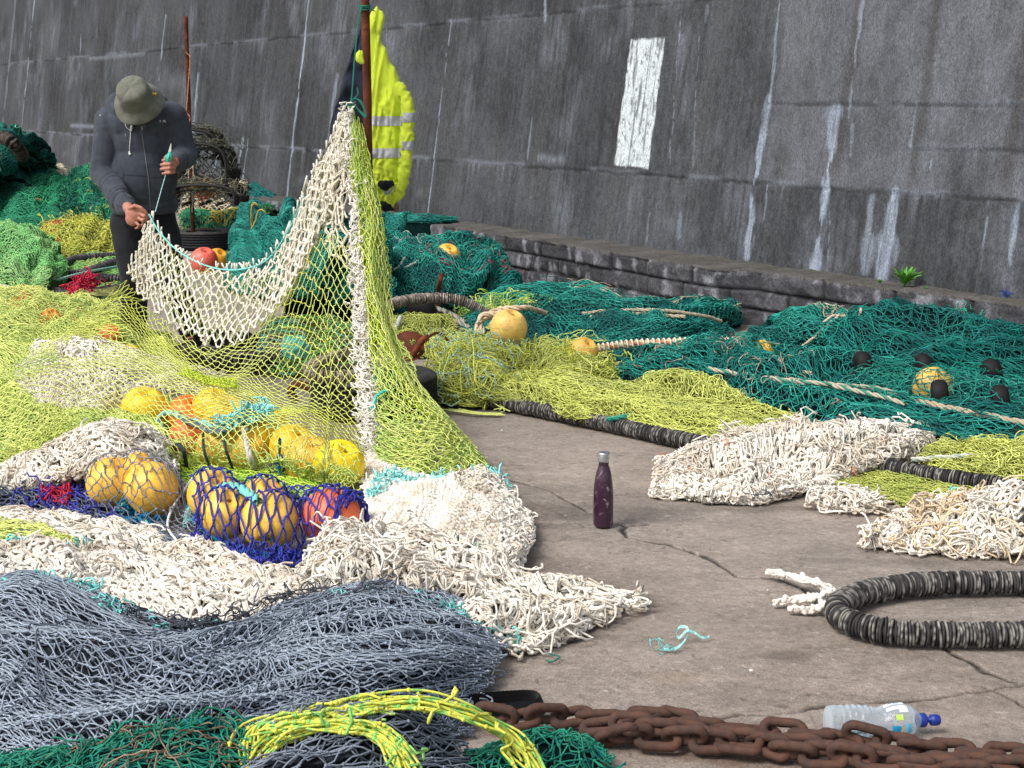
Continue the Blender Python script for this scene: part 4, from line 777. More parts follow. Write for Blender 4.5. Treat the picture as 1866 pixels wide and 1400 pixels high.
# knitted white foot of the net spread on the quay
Sb = patch([[(655, 1010, .05), (730, 1030, .06), (800, 1050, .06), (870, 1070, .04), (935, 1080, .0)], [(655, 960, .09), (740, 975, .10), (820, 990, .10), (900, 1000, .08), (955, 1015, .02)],
            [(658, 905, .08), (740, 925, .10), (820, 925, .11), (900, 930, .09), (975, 965, .015)], [(662, 850, .04), (715, 880, .09), (800, 888, .11), (870, 880, .11), (940, 920, .04)], [(668, 800, .06), (700, 845, .06), (790, 878, .07), (860, 866, .09), (915, 885, .03)]], 150, 150, wr=[(.012, 4, 4, 89)], floor=.008)
mb = MB()
lattice(mb, Sb, cell=(.015, .019), r=.0042, col=WHT, col2=WHT2, warp=.02, jit=.35, knot=2.2, dbl=.004, bow=.1, drop=.0, var=.06, seed=30, lift=.008, ang=.2)
lattice(mb, Sb, cell=(.017, .020), r=.0038, col=WHT2, col2=WHT, warp=.03, jit=.5, knot=2.0, dbl=.004, bow=.2, drop=.02, var=.08, seed=31, lift=-.004, ang=.7)
lattice(mb, Sb, cell=(.022, .022), r=.0036, col=WHT, warp=.03, jit=.8, knot=2.0, dbl=.004, bow=.3, drop=.02, var=.08, seed=32, lift=.01, tangle=.012, uv=(0, 1, .74, 1))
loose(mb, Sb, 60, .25, .0034, WHT, 3, lift=.01, amp=.015, wob=2., var=.06, uv=(.0, 1, .6, 1), col2=WHT2); loose(mb, Sb, 25, .2, .0034, WHT, 4, lift=.008, amp=.01, wob=2., var=.06)
mb.build('white_foot', M_WT, HN); bulk(Sb, WHT2, HN, .016, .45, 'foot_shade_sheet')  # sheet under the foot, darkened in colour as shade in the mesh gaps
mb = MB(); strip_bits(mb, [(690, 870, .1), (740, 882, .11), (790, 880, .11)], 60, .03, .0032, AQ, 31); strip_bits(mb, [(790, 882, .11), (840, 872, .11), (900, 868, .08), (925, 895, .03)], 70, .03, .0032, AQ, 32); strip_bits(mb, [(672, 905, .1), (700, 890, .1)], 24, .03, .0035, AQ, 33); mb.build('lacing', M_TW, HN)
# ================================================================= NETS BEHIND AND TO THE RIGHT
def tn(a=0., l=.005, c=(.019, .034), col=TEAL, col2=TEAL2, **k): return dict(cell=c, r=k.pop('r', .0027), col=col, col2=col2, lift=l, warp=k.pop('warp', .07), ang=a, jit=k.pop('jit', .35), tangle=k.pop('tangle', .004), bow=.22, drop=k.pop('drop', .04), var=.3, knot=1.5, sides=3, K=3, **k)
def T3(**k):
    k2 = dict(k); k2['col'] = srgb(40, 148, 132)
    return [tn(.2, **k), tn(.1, .009, drop=.0, uv=(0, 1, 0, 1), **k2) if 'r' not in k else tn(.1, .006, **k), tn(-.3, -.006, **k), tn(.7, -.014, **k)]
OL = dict(col=srgb(184, 190, 96), col2=srgb(160, 172, 84))
def lz(n, L, col, col2=None, r=.0024, seed=3, **k): return lambda mb, S: loose(mb, S, int(n * .7), L, r, col, seed, lift=k.get('lift', .012), amp=k.get('amp', .010), wob=k.get('wob', 1.6), col2=col2, sides=3, uv=k.get('uv', (0, 1, 0, 1)))
N_ = net
# right middle distance
N_('teal_net', 'tall teal heap of netting with pink flecks behind the rust brown rod', 'fishing net', [[(705, 590, .0), (790, 580, .0), (880, 575, .0), (975, 560, .0)], [(700, 540, .12), (780, 520, .2), (870, 520, .2), (960, 540, .04)], [(700, 480, .22), (770, 468, .3), (850, 462, .34), (930, 500, .16)], [(700, 455, .25), (770, 450, .34), (850, 456, .35), (915, 480, .2)]],
   T3(), wr=[(.08, 5, 5, 101), (.03, 13, 8, 102)], back=.4, under=TEAL2, uk=.25, extra=lambda mb, S: (lz(90, .3, srgb(160, 60, 80), seed=4, lift=.002, uv=(.2, .9, .4, .9))(mb, S), lz(140, .4, TEAL, srgb(60, 160, 140), seed=5)(mb, S), lz(40, .3, srgb(210, 206, 190), seed=6, uv=(.3, .9, 0, .5))(mb, S)), n=110, m=130)
N_('teal_net', 'dark teal net heap piled against the ledge just right of the high visibility coat', 'fishing net', [[(680, 470, .0), (730, 465, .0), (790, 462, .0)], [(680, 435, .2), (730, 432, .22), (785, 440, .08)], [(680, 402, .33), (730, 398, .34), (780, 412, .2)]], T3(c=(.012, .05)), wr=[(.05, 3, 3, 103)], back=.3, under=TEAL2, uk=.25, n=70, m=70)
N_('teal_net_end', 'thin teal net end lying on top of the stone ledge beside the coat', 'fishing net', [[(735, 405, .37), (790, 405, .37), (835, 402, .37)], [(735, 393, .42), (780, 390, .43), (845, 400, .37)]], T3(c=(.014, .05)), under=TEAL2, uk=.25, n=30, m=50)
N_('teal_net', 'teal net heap seen through the lime mesh left of the white strip', 'fishing net', [[(520, 600, .0), (580, 600, .0), (650, 600, .0), (720, 598, .0)], [(520, 540, .25), (580, 530, .3), (650, 530, .3), (715, 540, .2)], [(540, 470, .45), (590, 450, .55), (650, 450, .5), (710, 480, .35)], [(560, 440, .5), (600, 420, .62), (650, 425, .55), (700, 450, .4)]], T3(), wr=[(.10, 5, 4, 105)], back=.4, under=TEAL2, uk=.25)
N_('teal_net', 'dark teal finely meshed net heap behind the hanging white net border', 'fishing net', [[(400, 530, .0), (470, 545, .0), (540, 560, .0), (600, 560, .0)], [(420, 480, .18), (480, 490, .2), (540, 500, .2), (600, 500, .2)], [(415, 440, .3), (480, 425, .38), (540, 425, .38), (600, 430, .35)], [(430, 410, .34), (480, 398, .42), (540, 396, .42), (600, 400, .38)]], T3(c=(.012, .04)), wr=[(.10, 4, 4, 107), (.04, 12, 4, 108)], back=.4, under=TEAL2, uk=.6, extra=lz(10, .5, srgb(210, 180, 70), seed=4, r=.006))
N_('teal_net', 'low dark teal net lying between the pale strip of quay and the beige bound rope', 'fishing net', [[(820, 650, .0), (940, 650, .0), (1060, 660, .0), (1200, 650, .0), (1330, 620, .0)], [(830, 600, .08), (940, 615, .07), (1060, 625, .08), (1200, 620, .08), (1330, 605, .05)], [(850, 560, .10), (960, 560, .12), (1080, 570, .14), (1200, 580, .15), (1320, 590, .08)], [(880, 545, .08), (980, 536, .14), (1080, 538, .16), (1200, 558, .17), (1310, 565, .12), (1345, 590, .03)]],
   T3(), wr=[(.05, 5, 5, 111), (.018, 14, 5, 112)], back=.3, under=TEAL2, uk=.25, extra=lambda mb, S: (lz(160, .4, TEAL, TEAL2, seed=5, amp=.015)(mb, S), lz(50, .3, srgb(190, 176, 150), seed=6, uv=(.55, .8, .3, .95))(mb, S)), n=100, m=200)
N_('teal_net', 'long dark teal net fold directly behind the lime net hump', 'fishing net', [[(1100, 690, .0), (1250, 760, .0), (1400, 790, .0), (1600, 810, .0), (1900, 830, .0)], [(1110, 672, .05), (1260, 700, .1), (1400, 735, .1), (1600, 765, .08), (1900, 800, .06)], [(1120, 650, .06), (1270, 655, .14), (1420, 675, .15), (1620, 715, .12), (1900, 750, .1)], [(1150, 635, .04), (1280, 632, .13), (1440, 645, .14), (1620, 680, .1), (1900, 720, .08)]],
   T3(c=(.024, .05)), wr=[(.045, 6, 6, 113), (.016, 14, 4, 114)], back=.25, under=TEAL2, uk=.25, extra=lambda mb, S: (lz(200, .5, TEAL, srgb(30, 150, 130), seed=5, amp=.02, wob=.8)(mb, S), lz(130, .3, srgb(176, 160, 140), seed=6, uv=(.2, .9, .05, .7), lift=.0)(mb, S)), n=120, m=260)
N_('teal_net', 'smaller peaked teal net heap between the twisted rope and the highest right hand heap', 'fishing net', [[(1340, 650, .0), (1420, 655, .0), (1500, 660, .0), (1560, 660, .0)], [(1350, 615, .06), (1420, 610, .14), (1490, 605, .18), (1550, 620, .15)], [(1390, 600, .1), (1440, 580, .2), (1500, 572, .24), (1550, 585, .2)]], T3(c=(.012, .04)), wr=[(.04, 4, 4, 117)], back=.25, under=TEAL2, uk=.25, extra=lz(30, .35, srgb(190, 176, 150), seed=6, uv=(.4, 1, .5, 1)), n=80, m=80)
N_('teal_net', 'highest teal net heap near the right edge, with smooth stretched folds', 'fishing net', [[(1480, 710, .0), (1600, 720, .0), (1740, 730, .0), (1920, 740, .0)], [(1490, 660, .08), (1600, 665, .12), (1740, 665, .14), (1920, 690, .08)], [(1510, 610, .17), (1600, 605, .22), (1720, 610, .24), (1800, 640, .17), (1920, 650, .12)], [(1530, 590, .18), (1620, 580, .24), (1690, 570, .27), (1760, 600, .2), (1830, 622, .15), (1920, 625, .12)]],
   [tn(.3, c=(.012, .05)), tn(.05, -.006, c=(.012, .06), jit=.4), tn(.7, -.014)], wr=[(.07, 6, 3, 119), (.020, 16, 3, 120)], back=.3, under=TEAL2, uk=.25, extra=lambda mb, S: (lz(80, .5, srgb(24, 140, 120), TEAL, seed=5, wob=.6)(mb, S), lz(50, .35, srgb(60, 170, 150), seed=8, uv=(.7, 1, .55, .8), lift=.04, amp=.04)(mb, S)), n=120, m=180)
N_('teal_net', 'loose open teal mesh over black rubber bobbins at the right edge', 'fishing net', [[(1500, 760, .0), (1640, 765, .0), (1780, 785, .0), (1920, 800, .0)], [(1500, 720, .05), (1640, 705, .14), (1780, 720, .14), (1920, 745, .08)], [(1500, 680, .06), (1640, 665, .19), (1780, 680, .18), (1920, 700, .1)]],
   [tn(.2, c=(.04, .04), jit=.5, warp=.03, col=srgb(60, 150, 134)), tn(.2, -.02, c=(.05, .05))], wr=[(.02, 4, 4, 121)], extra=lz(110, .5, TEAL, srgb(20, 140, 120), seed=5, amp=.02, wob=.9), n=80, m=140)
# lime and olive nets along the disc rope
def lo(a=0., l=.005, c=(.010, .032), r=.0021, **k): return dict(cell=c, r=r, lift=l, warp=k.pop('warp', .06), ang=a, jit=k.pop('jit', .55), tangle=k.pop('tangle', .005), bow=.2, drop=.03, var=.16, sides=3, **{**OL, **k})
LY = dict(col=srgb(204, 210, 110), col2=srgb(178, 186, 104))
N_('lime_net_tangle', 'frizzy lime green net tangle with pale blue strands behind the tyre\'s right side', 'fishing net', [[(785, 735, .0), (850, 745, .0), (950, 735, .0), (1060, 720, .0), (1150, 700, .0)], [(780, 700, .08), (850, 690, .14), (950, 690, .13), (1050, 685, .1), (1140, 685, .03)], [(780, 668, .10), (850, 660, .14), (950, 668, .11), (1040, 662, .10), (1120, 670, .05)], [(785, 636, .08), (850, 625, .13), (950, 642, .10), (1030, 640, .09), (1100, 655, .04)]],
   [lo(.3, **LY), lo(-.3, -.006), lo(.8, -.014)], wr=[(.035, 4, 4, 131)], back=.2, under=OLIVE, uk=.4, extra=lambda mb, S: (lz(380, .4, LIME, srgb(214, 220, 90), seed=5, amp=.028, wob=1.3, r=.0024)(mb, S), lz(90, .3, srgb(170, 206, 190), seed=6, uv=(.1, .9, .0, .5), amp=.03, r=.0026)(mb, S)), n=120, m=160)
N_('olive_net', 'olive green net folded flat behind the straight disc rope, in the middle of the photo', 'fishing net', [[(850, 730, .0), (980, 752, .0), (1120, 782, .0), (1260, 812, .0), (1340, 818, .0)], [(850, 715, .06), (980, 735, .06), (1120, 762, .06), (1260, 790, .05), (1400, 810, .03)], [(860, 700, .06), (980, 712, .07), (1120, 738, .06), (1260, 762, .05), (1440, 785, .04)], [(880, 690, .05), (980, 695, .06), (1120, 705, .07), (1260, 730, .06), (1440, 760, .04), (1530, 778, .01)]],
   [lo(.0, .008, c=(.006, .05), jit=.35, warp=.09, **LY), lo(.05, c=(.007, .045), jit=.4), lo(-.08, -.004, c=(.008, .04)), lo(.2, -.008)], wr=[(.045, 5, 2.2, 133), (.016, 13, 4, 134)], under=OLIVE, uk=.5, extra=lz(40, .5, LIME, OLIVE, seed=5, wob=.4), n=120, m=220)
N_('lime_net_hump', 'rounded hump of lime green net in front of the long teal fold', 'fishing net', [[(1120, 745, .02), (1200, 765, .02), (1300, 775, .02), (1420, 782, .02), (1540, 790, .0)], [(1120, 720, .06), (1200, 735, .08), (1290, 740, .08), (1380, 755, .05), (1500, 778, .02)], [(1130, 706, .05), (1190, 700, .12), (1270, 698, .14), (1310, 715, .12), (1370, 745, .06), (1470, 765, .02)]],
   [lo(.4, **LY), lo(.1, -.005), lo(.8, -.01)], wr=[(.034, 5, 4, 135), (.012, 12, 4, 136)], back=.12, under=OLIVE, uk=.4, extra=lz(60, .4, LIME, seed=5, wob=.8), n=80, m=160)
N_('olive_net', 'olive net with a few yellow strands filling the gap behind the white strip and tyre', 'fishing net', [[(690, 650, .0), (760, 655, .0), (850, 650, .0)], [(690, 610, .1), (760, 610, .12), (840, 615, .1)], [(700, 590, .12), (760, 582, .16), (835, 590, .12)]], [lo(.3, c=(.02, .034)), lo(-.3, -.006, c=(.02, .034)), lo(.8, -.014)], wr=[(.03, 4, 4, 137)], back=.2, under=OLIVE, uk=.4, n=60, m=80)
N_('lime_green_net', 'lime mesh thrown over the teal heap above the yellow float with the rope', 'fishing net', [[(830, 590, .08), (880, 575, .12), (940, 570, .13), (1000, 575, .1)], [(830, 565, .14), (880, 548, .18), (940, 545, .18), (995, 558, .12)]], [lo(.4, c=(.02, .034), col=srgb(150, 200, 90), col2=LIME), lo(0, -.01, c=(.02, .034), col=srgb(150, 200, 90))], wr=[(.02, 3, 4, 139)], extra=lz(60, .3, srgb(170, 210, 90), LIME, seed=5, amp=.03), n=50, m=70)
N_('olive_net_skirt', 'flat olive net lying under the disc rope between two white net piles', 'fishing net', [[(1500, 895, .0), (1580, 910, .0), (1680, 930, .0), (1770, 945, .0), (1860, 940, .0)], [(1500, 878, .02), (1580, 885, .02), (1680, 900, .02), (1770, 915, .02), (1870, 930, .02)], [(1540, 858, .02), (1600, 858, .02), (1680, 872, .02), (1780, 892, .02), (1880, 910, .02)]],
   [lo(.1, c=(.009, .028)), lo(-.1, -.003, c=(.009, .028)), lo(.3, -.006)], wr=[(.006, 6, 4, 141)], under=OLIVE, uk=.5, n=60, m=120, extra=lambda mb, S: strip_bits(mb, [(1720, 915, .03), (1790, 925, .03)], 60, .04, .003, AQUA, 3))
N_('lime_net_heap', 'lime green net heap at the right edge, with a pale rope on it', 'fishing net', [[(1690, 870, .0), (1760, 880, .01), (1840, 895, .02), (1920, 905, .02)], [(1680, 845, .03), (1760, 850, .05), (1840, 855, .08), (1920, 860, .1)], [(1670, 825, .03), (1760, 820, .05), (1840, 822, .1), (1920, 820, .12)], [(1700, 815, .02), (1770, 808, .05), (1850, 808, .11), (1920, 800, .13)]],
   [lo(.3, **LY), lo(-.3, -.005), lo(.7, -.01)], wr=[(.02, 4, 4, 143)], back=.15, under=OLIVE, uk=.45, extra=lz(90, .3, LIME, OLIVE, seed=5, wob=1.3), n=80, m=100)
# white piles on the right
N_('white_net_pile', 'large white braided net pile draped across the disc rope, right of the purple bottle', 'fishing net', [[(1195, 908, .0), (1290, 912, .0), (1380, 918, .0), (1480, 890, .01), (1580, 856, .02), (1680, 822, .0)], [(1196, 893, .005), (1290, 898, .02), (1385, 895, .03), (1490, 870, .04), (1585, 840, .05), (1710, 810, .01)], [(1200, 872, .01), (1300, 858, .03), (1392, 838, .06), (1495, 824, .08), (1595, 814, .07), (1730, 803, .01)], [(1206, 855, .005), (1305, 828, .03), (1400, 797, .07), (1500, 789, .09), (1600, 790, .07), (1735, 800, .005)]],
   [wl((.017, .036), .4, jit=.5, tangle=.008), wl((.017, .036), 0, -.003, jit=.6), wl((.026, .034), -.5, -.012)], wr=[(.034, 6, 4, 151), (.016, 12, 7, 152)], back=.12, under=WHT2, uk=.7, extra=lambda mb, S: (loose(mb, S, 110, .36, .0034, WHT, 13, lift=.012, amp=.018, wob=1.9, col2=WHT2, var=.06), loose(mb, S, 5, .7, .0018, srgb(60, 70, 90), 5, lift=.03, wob=.8), loose(mb, S, 8, .1, .0022, srgb(240, 130, 80), 6, lift=.02)), n=150, m=220, **W1)
N_('white_net_scrap', 'small low scrap of white netting in front of the olive net under the disc rope', 'fishing net', [[(1470, 925, .0), (1550, 930, .01), (1640, 934, .0)], [(1472, 912, .03), (1550, 914, .04), (1625, 925, .02)], [(1490, 900, .03), (1550, 898, .04), (1600, 910, .02)]], [wl((.02, .03), .5, jit=.9, tangle=.01), wl((.022, .03), -.3, -.003)], wr=[(.01, 3, 4, 153)], back=.06, extra=lambda mb, S: loose(mb, S, 30, .25, .0034, WHT, 13, lift=.008, amp=.012, wob=2., var=.06), n=50, m=90, **W1)
N_('white_net_pile', 'white braided net pile with warm stains at the right edge, nearest the coiled disc rope', 'fishing net', [[(1578, 994, .0), (1660, 1008, .0), (1760, 1014, .0), (1880, 1012, .01)], [(1580, 992, .005), (1665, 990, .015), (1760, 990, .03), (1880, 985, .05)], [(1584, 988, .008), (1672, 965, .03), (1765, 945, .07), (1880, 935, .10)], [(1590, 984, .005), (1685, 945, .03), (1775, 912, .08), (1890, 894, .12)]],
   [wl((.018, .038), .4, jit=.5, tangle=.008), wl((.018, .038), 0, -.003, jit=.6, col2=srgb(214, 186, 156)), wl((.026, .034), -.5, -.012)], wr=[(.025, 5, 5, 155)], back=.12, under=WHT2, uk=.7, extra=lambda mb, S: loose(mb, S, 70, .36, .0034, WHT, 13, lift=.012, amp=.018, wob=1.9, col2=srgb(220, 196, 160), var=.06), n=110, m=130, **W1)
# ================================================================= LEFT BACKGROUND
N_('dark_green_net', 'highest dark green net heap at the left edge against the wall', 'fishing net', [[(-60, 400, .0), (20, 395, .0), (80, 380, .0), (110, 350, .0)], [(-60, 320, .6), (20, 315, .55), (60, 310, .45), (95, 325, .2)], [(-60, 262, .92), (0, 252, .97), (40, 275, .8), (80, 300, .5)], [(-60, 250, .97), (0, 242, 1.0), (38, 270, .82), (74, 292, .6)]], T3(c=(.03, .06), r=.0055, col=srgb(16, 110, 90)), wr=[(.16, 4, 5, 161), (.05, 12, 9, 162)], back=.5, under=TEAL2, uk=.25, extra=lz(60, 1., srgb(120, 180, 150), srgb(16, 110, 90), seed=4, r=.006))
N_('dark_green_net', 'smooth fine meshed dark green net below the highest heap at the left', 'fishing net', [[(-60, 400, .0), (40, 390, .0), (120, 370, .0)], [(-60, 340, .35), (40, 325, .42), (115, 330, .2)], [(-60, 320, .45), (40, 300, .58), (110, 300, .4)]], T3(c=(.02, .05), r=.005, col=srgb(20, 100, 84)), wr=[(.05, 3, 4, 163)], back=.4, under=TEAL2, uk=.25, n=60, m=80)
BG = dict(col=srgb(40, 140, 100), col2=srgb(20, 108, 88))
N_('bright_green_net', 'wide bright green net heap spread behind the yellow green pile at the left', 'fishing net', [[(-60, 450, .0), (60, 455, .0), (160, 450, .0), (250, 440, .0)], [(-60, 400, .12), (60, 410, .12), (160, 405, .14), (250, 400, .1)], [(-60, 370, .22), (60, 360, .24), (150, 350, .24), (250, 370, .2)], [(-60, 345, .3), (40, 330, .32), (130, 340, .28), (250, 345, .2)]],
   [dict(cell=(.03, .05), r=.0046, lift=.008, warp=.06, ang=.3, jit=.7, tangle=.015, bow=.25, sides=3, K=3, **BG), dict(cell=(.03, .05), r=.0046, lift=-.01, warp=.06, ang=-.3, jit=.7, tangle=.01, bow=.25, sides=3, K=3, **BG)], wr=[(.11, 4, 5, 165), (.04, 12, 9, 164)], back=.4, under=BG['col2'], uk=.5, extra=lambda mb, S: (lz(200, .6, srgb(60, 180, 120), BG['col'], seed=5, r=.0045, amp=.04)(mb, S), lz(60, .4, srgb(170, 190, 60), seed=6, r=.0045, uv=(.1, .7, .6, .9))(mb, S), lz(50, .6, srgb(150, 140, 130), seed=7, r=.006, uv=(.6, 1, .2, 1))(mb, S)), n=110, m=150)
N_('green_net', 'green net mesh heap beside the man\'s sleeve, reaching up to the wall foot', 'fishing net', [[(90, 370, .1), (140, 380, .1), (210, 380, .1)], [(100, 340, .28), (145, 335, .3), (210, 340, .3)], [(128, 330, .3), (150, 305, .42), (180, 297, .5), (215, 300, .5)]], [dict(cell=(.05, .06), r=.005, lift=.008, warp=.06, ang=.3, jit=.6, tangle=.015, bow=.25, sides=3, K=3, **BG), dict(cell=(.03, .05), r=.005, lift=-.01, warp=.06, ang=-.3, jit=.7, sides=3, K=3, col=srgb(24, 90, 70))], wr=[(.05, 3, 3, 166)], back=.4, under=srgb(30, 70, 60), uk=.5, n=60, m=60)
N_('beige_net', 'beige netting with brown edge folded over the green heap near the left edge', 'fishing net', [[(40, 345, .28), (80, 335, .33), (128, 325, .38)], [(50, 335, .34), (85, 318, .42), (125, 312, .46)], [(62, 322, .36), (90, 303, .48), (115, 302, .5)]], [dict(cell=(.05, .06), r=.009, col=BEI, lift=.01, warp=.03, jit=.3, knot=1.5, sides=4, K=3)], wr=[(.02, 2, 2, 167)], back=.25, under=srgb(110, 66, 44), uk=.7, n=40, m=50)
N_('mint_net', 'pale mint green finely meshed net folded at the left edge', 'fishing net', [[(-60, 570, .0), (30, 560, .0), (90, 545, .0), (130, 520, .0)], [(-60, 500, .14), (20, 505, .15), (80, 505, .13), (115, 500, .04)], [(-60, 450, .24), (20, 450, .24), (70, 465, .18), (115, 480, .06)], [(-60, 425, .28), (10, 420, .3), (55, 440, .24), (100, 470, .08)]],
   [dict(cell=(.014, .03), r=.0035, lift=.006, warp=.06, ang=.4, jit=.6, tangle=.008, bow=.25, sides=3, K=3, col=srgb(128, 190, 116), col2=srgb(160, 200, 128)), dict(cell=(.016, .03), r=.0035, lift=-.006, warp=.06, ang=-.2, jit=.6, sides=3, K=3, col=srgb(96, 160, 96))], wr=[(.08, 5, 4, 169), (.03, 14, 5, 170)], back=.3, under=MINT, uk=.35, extra=lz(80, .4, MINT, seed=5, r=.0035), n=110, m=110)
N_('yellow_green_net', 'yellow green net heap just left of the man\'s trousers', 'fishing net', [[(50, 475, .0), (120, 485, .0), (180, 480, .0), (245, 475, .0)], [(55, 450, .1), (120, 450, .13), (180, 445, .14), (250, 450, .08)], [(62, 430, .14), (110, 410, .24), (160, 405, .25), (215, 415, .2), (250, 430, .12)]],
   [dict(cell=(.022, .04), r=.0038, lift=.006, warp=.06, ang=.4, jit=.7, tangle=.015, bow=.3, sides=3, K=3, col=srgb(206, 206, 84), col2=srgb(186, 196, 90)), dict(cell=(.022, .04), r=.0038, lift=-.006, warp=.06, ang=-.3, jit=.7, tangle=.01, sides=3, K=3, col=srgb(176, 182, 76))], wr=[(.04, 4, 4, 171)], back=.25, under=OLIVE, uk=.4, extra=lambda mb, S: (lz(220, .4, srgb(210, 212, 90), OLIVE, seed=5, r=.0036, amp=.04)(mb, S), lz(30, .2, srgb(190, 90, 60), seed=6, r=.004, uv=(.1, .6, .1, .3))(mb, S)), n=90, m=120)
N_('pale_green_net', 'pale green net mesh lying flat among the black hoses left of the man', 'fishing net', [[(120, 540, .0), (180, 550, .0), (240, 545, .0)], [(120, 500, .05), (180, 500, .06), (250, 500, .05)], [(130, 475, .08), (180, 465, .1), (250, 470, .08)]], [dict(cell=(.02, .035), r=.0034, lift=.006, warp=.06, ang=.3, jit=.6, tangle=.01, sides=3, K=3, col=srgb(140, 200, 110), col2=srgb(170, 190, 110)), dict(cell=(.02, .035), r=.0034, lift=0, warp=.06, ang=-.3, jit=.6, sides=3, K=3, col=srgb(120, 180, 90))], wr=[(.02, 4, 4, 173)], back=.1, n=60, m=70)
N_('lime_net_ridge', 'lime net with orange floats showing through, between the red frayed rope and white mound', 'fishing net', [[(-60, 660, .10), (60, 655, .12), (150, 650, .12), (250, 655, .08)], [(-60, 610, .16), (60, 605, .18), (150, 600, .18), (250, 620, .1)], [(-60, 560, .18), (60, 560, .22), (150, 565, .22), (230, 585, .14)], [(-60, 535, .16), (40, 535, .2), (120, 545, .18), (215, 565, .1)]],
   [dict(cell=(.026, .034), r=.0026, lift=.008, warp=.05, ang=.4, jit=.5, tangle=.01, sides=3, K=3, col=LIME, col2=srgb(186, 200, 110)), dict(cell=(.03, .034), r=.0026, lift=0, warp=.05, ang=.1, jit=.5, sides=3, K=3, col=LIME2, col2=OLIVE)], wr=[(.05, 5, 5, 175)], back=.2, drape=[f[1] for f in fr], extra=lz(120, .3, LIME, LIME2, seed=5, r=.0026, amp=.02), n=120, m=120)
N_('white_net_fold', 'narrow fold of white netting lying at the left edge below the mint green net', 'fishing net', [[(-60, 560, .1), (0, 560, .1), (60, 590, .08)], [(-60, 520, .16), (0, 522, .16), (50, 545, .14)], ], [wl((.03, .04), .3), wl((.03, .04), -.3, -.005)], back=.1, under=WHT2, uk=.7, n=40, m=50, **W1)
# behind the man
N_('beige_net', 'beige netting hump behind the rear rusty pole, against the stone ledge', 'fishing net', [[(325, 410, .0), (380, 410, .0), (430, 410, .0), (490, 410, .0)], [(325, 380, .15), (380, 375, .2), (430, 370, .25), (470, 385, .15)], [(330, 362, .25), (385, 355, .3), (430, 338, .45), (465, 350, .35)]], [dict(cell=(.04, .06), r=.007, col=BEI, lift=.01, warp=.05, jit=.4, knot=1.5, sides=3, K=3), dict(cell=(.04, .06), r=.007, col=srgb(150, 140, 104), lift=-.01, warp=.05, ang=.4, jit=.5, sides=3, K=3)], wr=[(.06, 3, 3, 181)], back=.4, under=srgb(70, 80, 66), uk=.6, n=70, m=90)
N_('teal_net', 'teal net lying on the ledge end behind the beige hump', 'fishing net', [[(440, 390, .15), (470, 395, .2), (500, 400, .2)], [(450, 350, .35), (475, 345, .4), (505, 350, .38)], [(455, 342, .38), (480, 335, .45), (508, 340, .42)]], T3(c=(.03, .06), r=.005), wr=[(.05, 3, 3, 182)], back=.3, under=TEAL2, uk=.25, n=50, m=50)
N_('bright_green_net', 'bright green net strip lying between the rear tyre and the beige hump', 'fishing net', [[(325, 440, .0), (400, 440, .0), (480, 440, .0)], [(325, 420, .12), (400, 415, .14), (480, 415, .14)], [(325, 395, .2), (400, 392, .22), (500, 380, .3)]], [dict(cell=(.03, .05), r=.0046, lift=.008, warp=.06, ang=.3, jit=.7, tangle=.015, bow=.25, sides=3, K=3, **BG), dict(cell=(.03, .05), r=.0046, lift=-.01, warp=.06, ang=-.3, jit=.7, tangle=.01, sides=3, K=3, col=srgb(150, 170, 90), col2=BG['col'])], wr=[(.05, 4, 4, 183)], back=.3, under=BG['col2'], uk=.5, extra=lambda mb, S: (lz(90, .5, srgb(180, 180, 90), BG['col'], seed=5, r=.005)(mb, S), lz(14, .5, srgb(214, 170, 50), seed=6, r=.008, uv=(.3, 1, .4, 1))(mb, S)), n=70, m=90)
N_('green_tan_net', 'green and grey twine heap behind the lime veil, between the aqua plastic and the tyre', 'fishing net', [[(470, 690, .0), (560, 690, .0), (660, 680, .0)], [(470, 640, .08), (560, 640, .1), (660, 635, .1)], [(470, 600, .14), (560, 590, .16), (660, 590, .16)]], [dict(cell=(.02, .045), r=.003, lift=.006, warp=.06, ang=.1, jit=.7, tangle=.01, sides=3, K=3, col=srgb(110, 170, 90), col2=srgb(150, 150, 120)), dict(cell=(.02, .045), r=.003, lift=-.006, warp=.06, ang=-.3, jit=.7, sides=3, K=3, col=srgb(90, 110, 80))], wr=[(.03, 4, 4, 185)], back=.2, under=OLIVE, uk=.35, extra=lz(70, .4, srgb(60, 180, 180), srgb(160, 160, 140), seed=5), n=60, m=80)
# floats of the middle distance
GB = 'floats lying among the distant nets'
buoy(927, 597, 34, srgb(246, 202, 110), 'clean pale yellow float sitting under the knotted beige rope', z=.24, grp=GB)
buoy(1062, 642, 28, srgb(240, 190, 90), 'yellow float at the left end of the long beige bound rope', z=.12, grp=GB)
buoy(1386, 642, 22, srgb(236, 186, 70), 'small looking yellow float among twisted rope left of the smaller teal peak', z=.13, grp=GB)
buoy(1700, 706, 36, srgb(240, 196, 96), 'yellow float under open teal mesh beside the black bobbins', z=.13, grp=GB)
buoy(815, 468, 24, srgb(240, 190, 80), 'yellow float netted on top of the tall teal heap', z=.34, grp=GB)
buoy(67, 377, 15, ORG, 'orange float tied with dark string on the green heap at the left', z=.22, grp=GB)
buoy(43, 322, 9, ORG, 'tiny faded orange float beside the beige netting at the left', z=.36, grp=GB)
buoy(372, 476, 25, srgb(226, 104, 84), 'faded red float with cracked paint behind the hanging edge cord', z=.1, grp=GB)
buoy(396, 474, 21, srgb(240, 170, 50), 'yellow orange float touching the faded red one behind the hanging edge cord', z=.1, grp=GB)
buoy(236, 652, 24, YEL2, 'yellow float flattened under lime mesh right of the white mound\'s top', z=.14, grp=GB)
buoy(330, 690, 24, YEL2, 'yellow float half sunk in lime mesh behind the orange veiled float', z=.08, grp=GB)
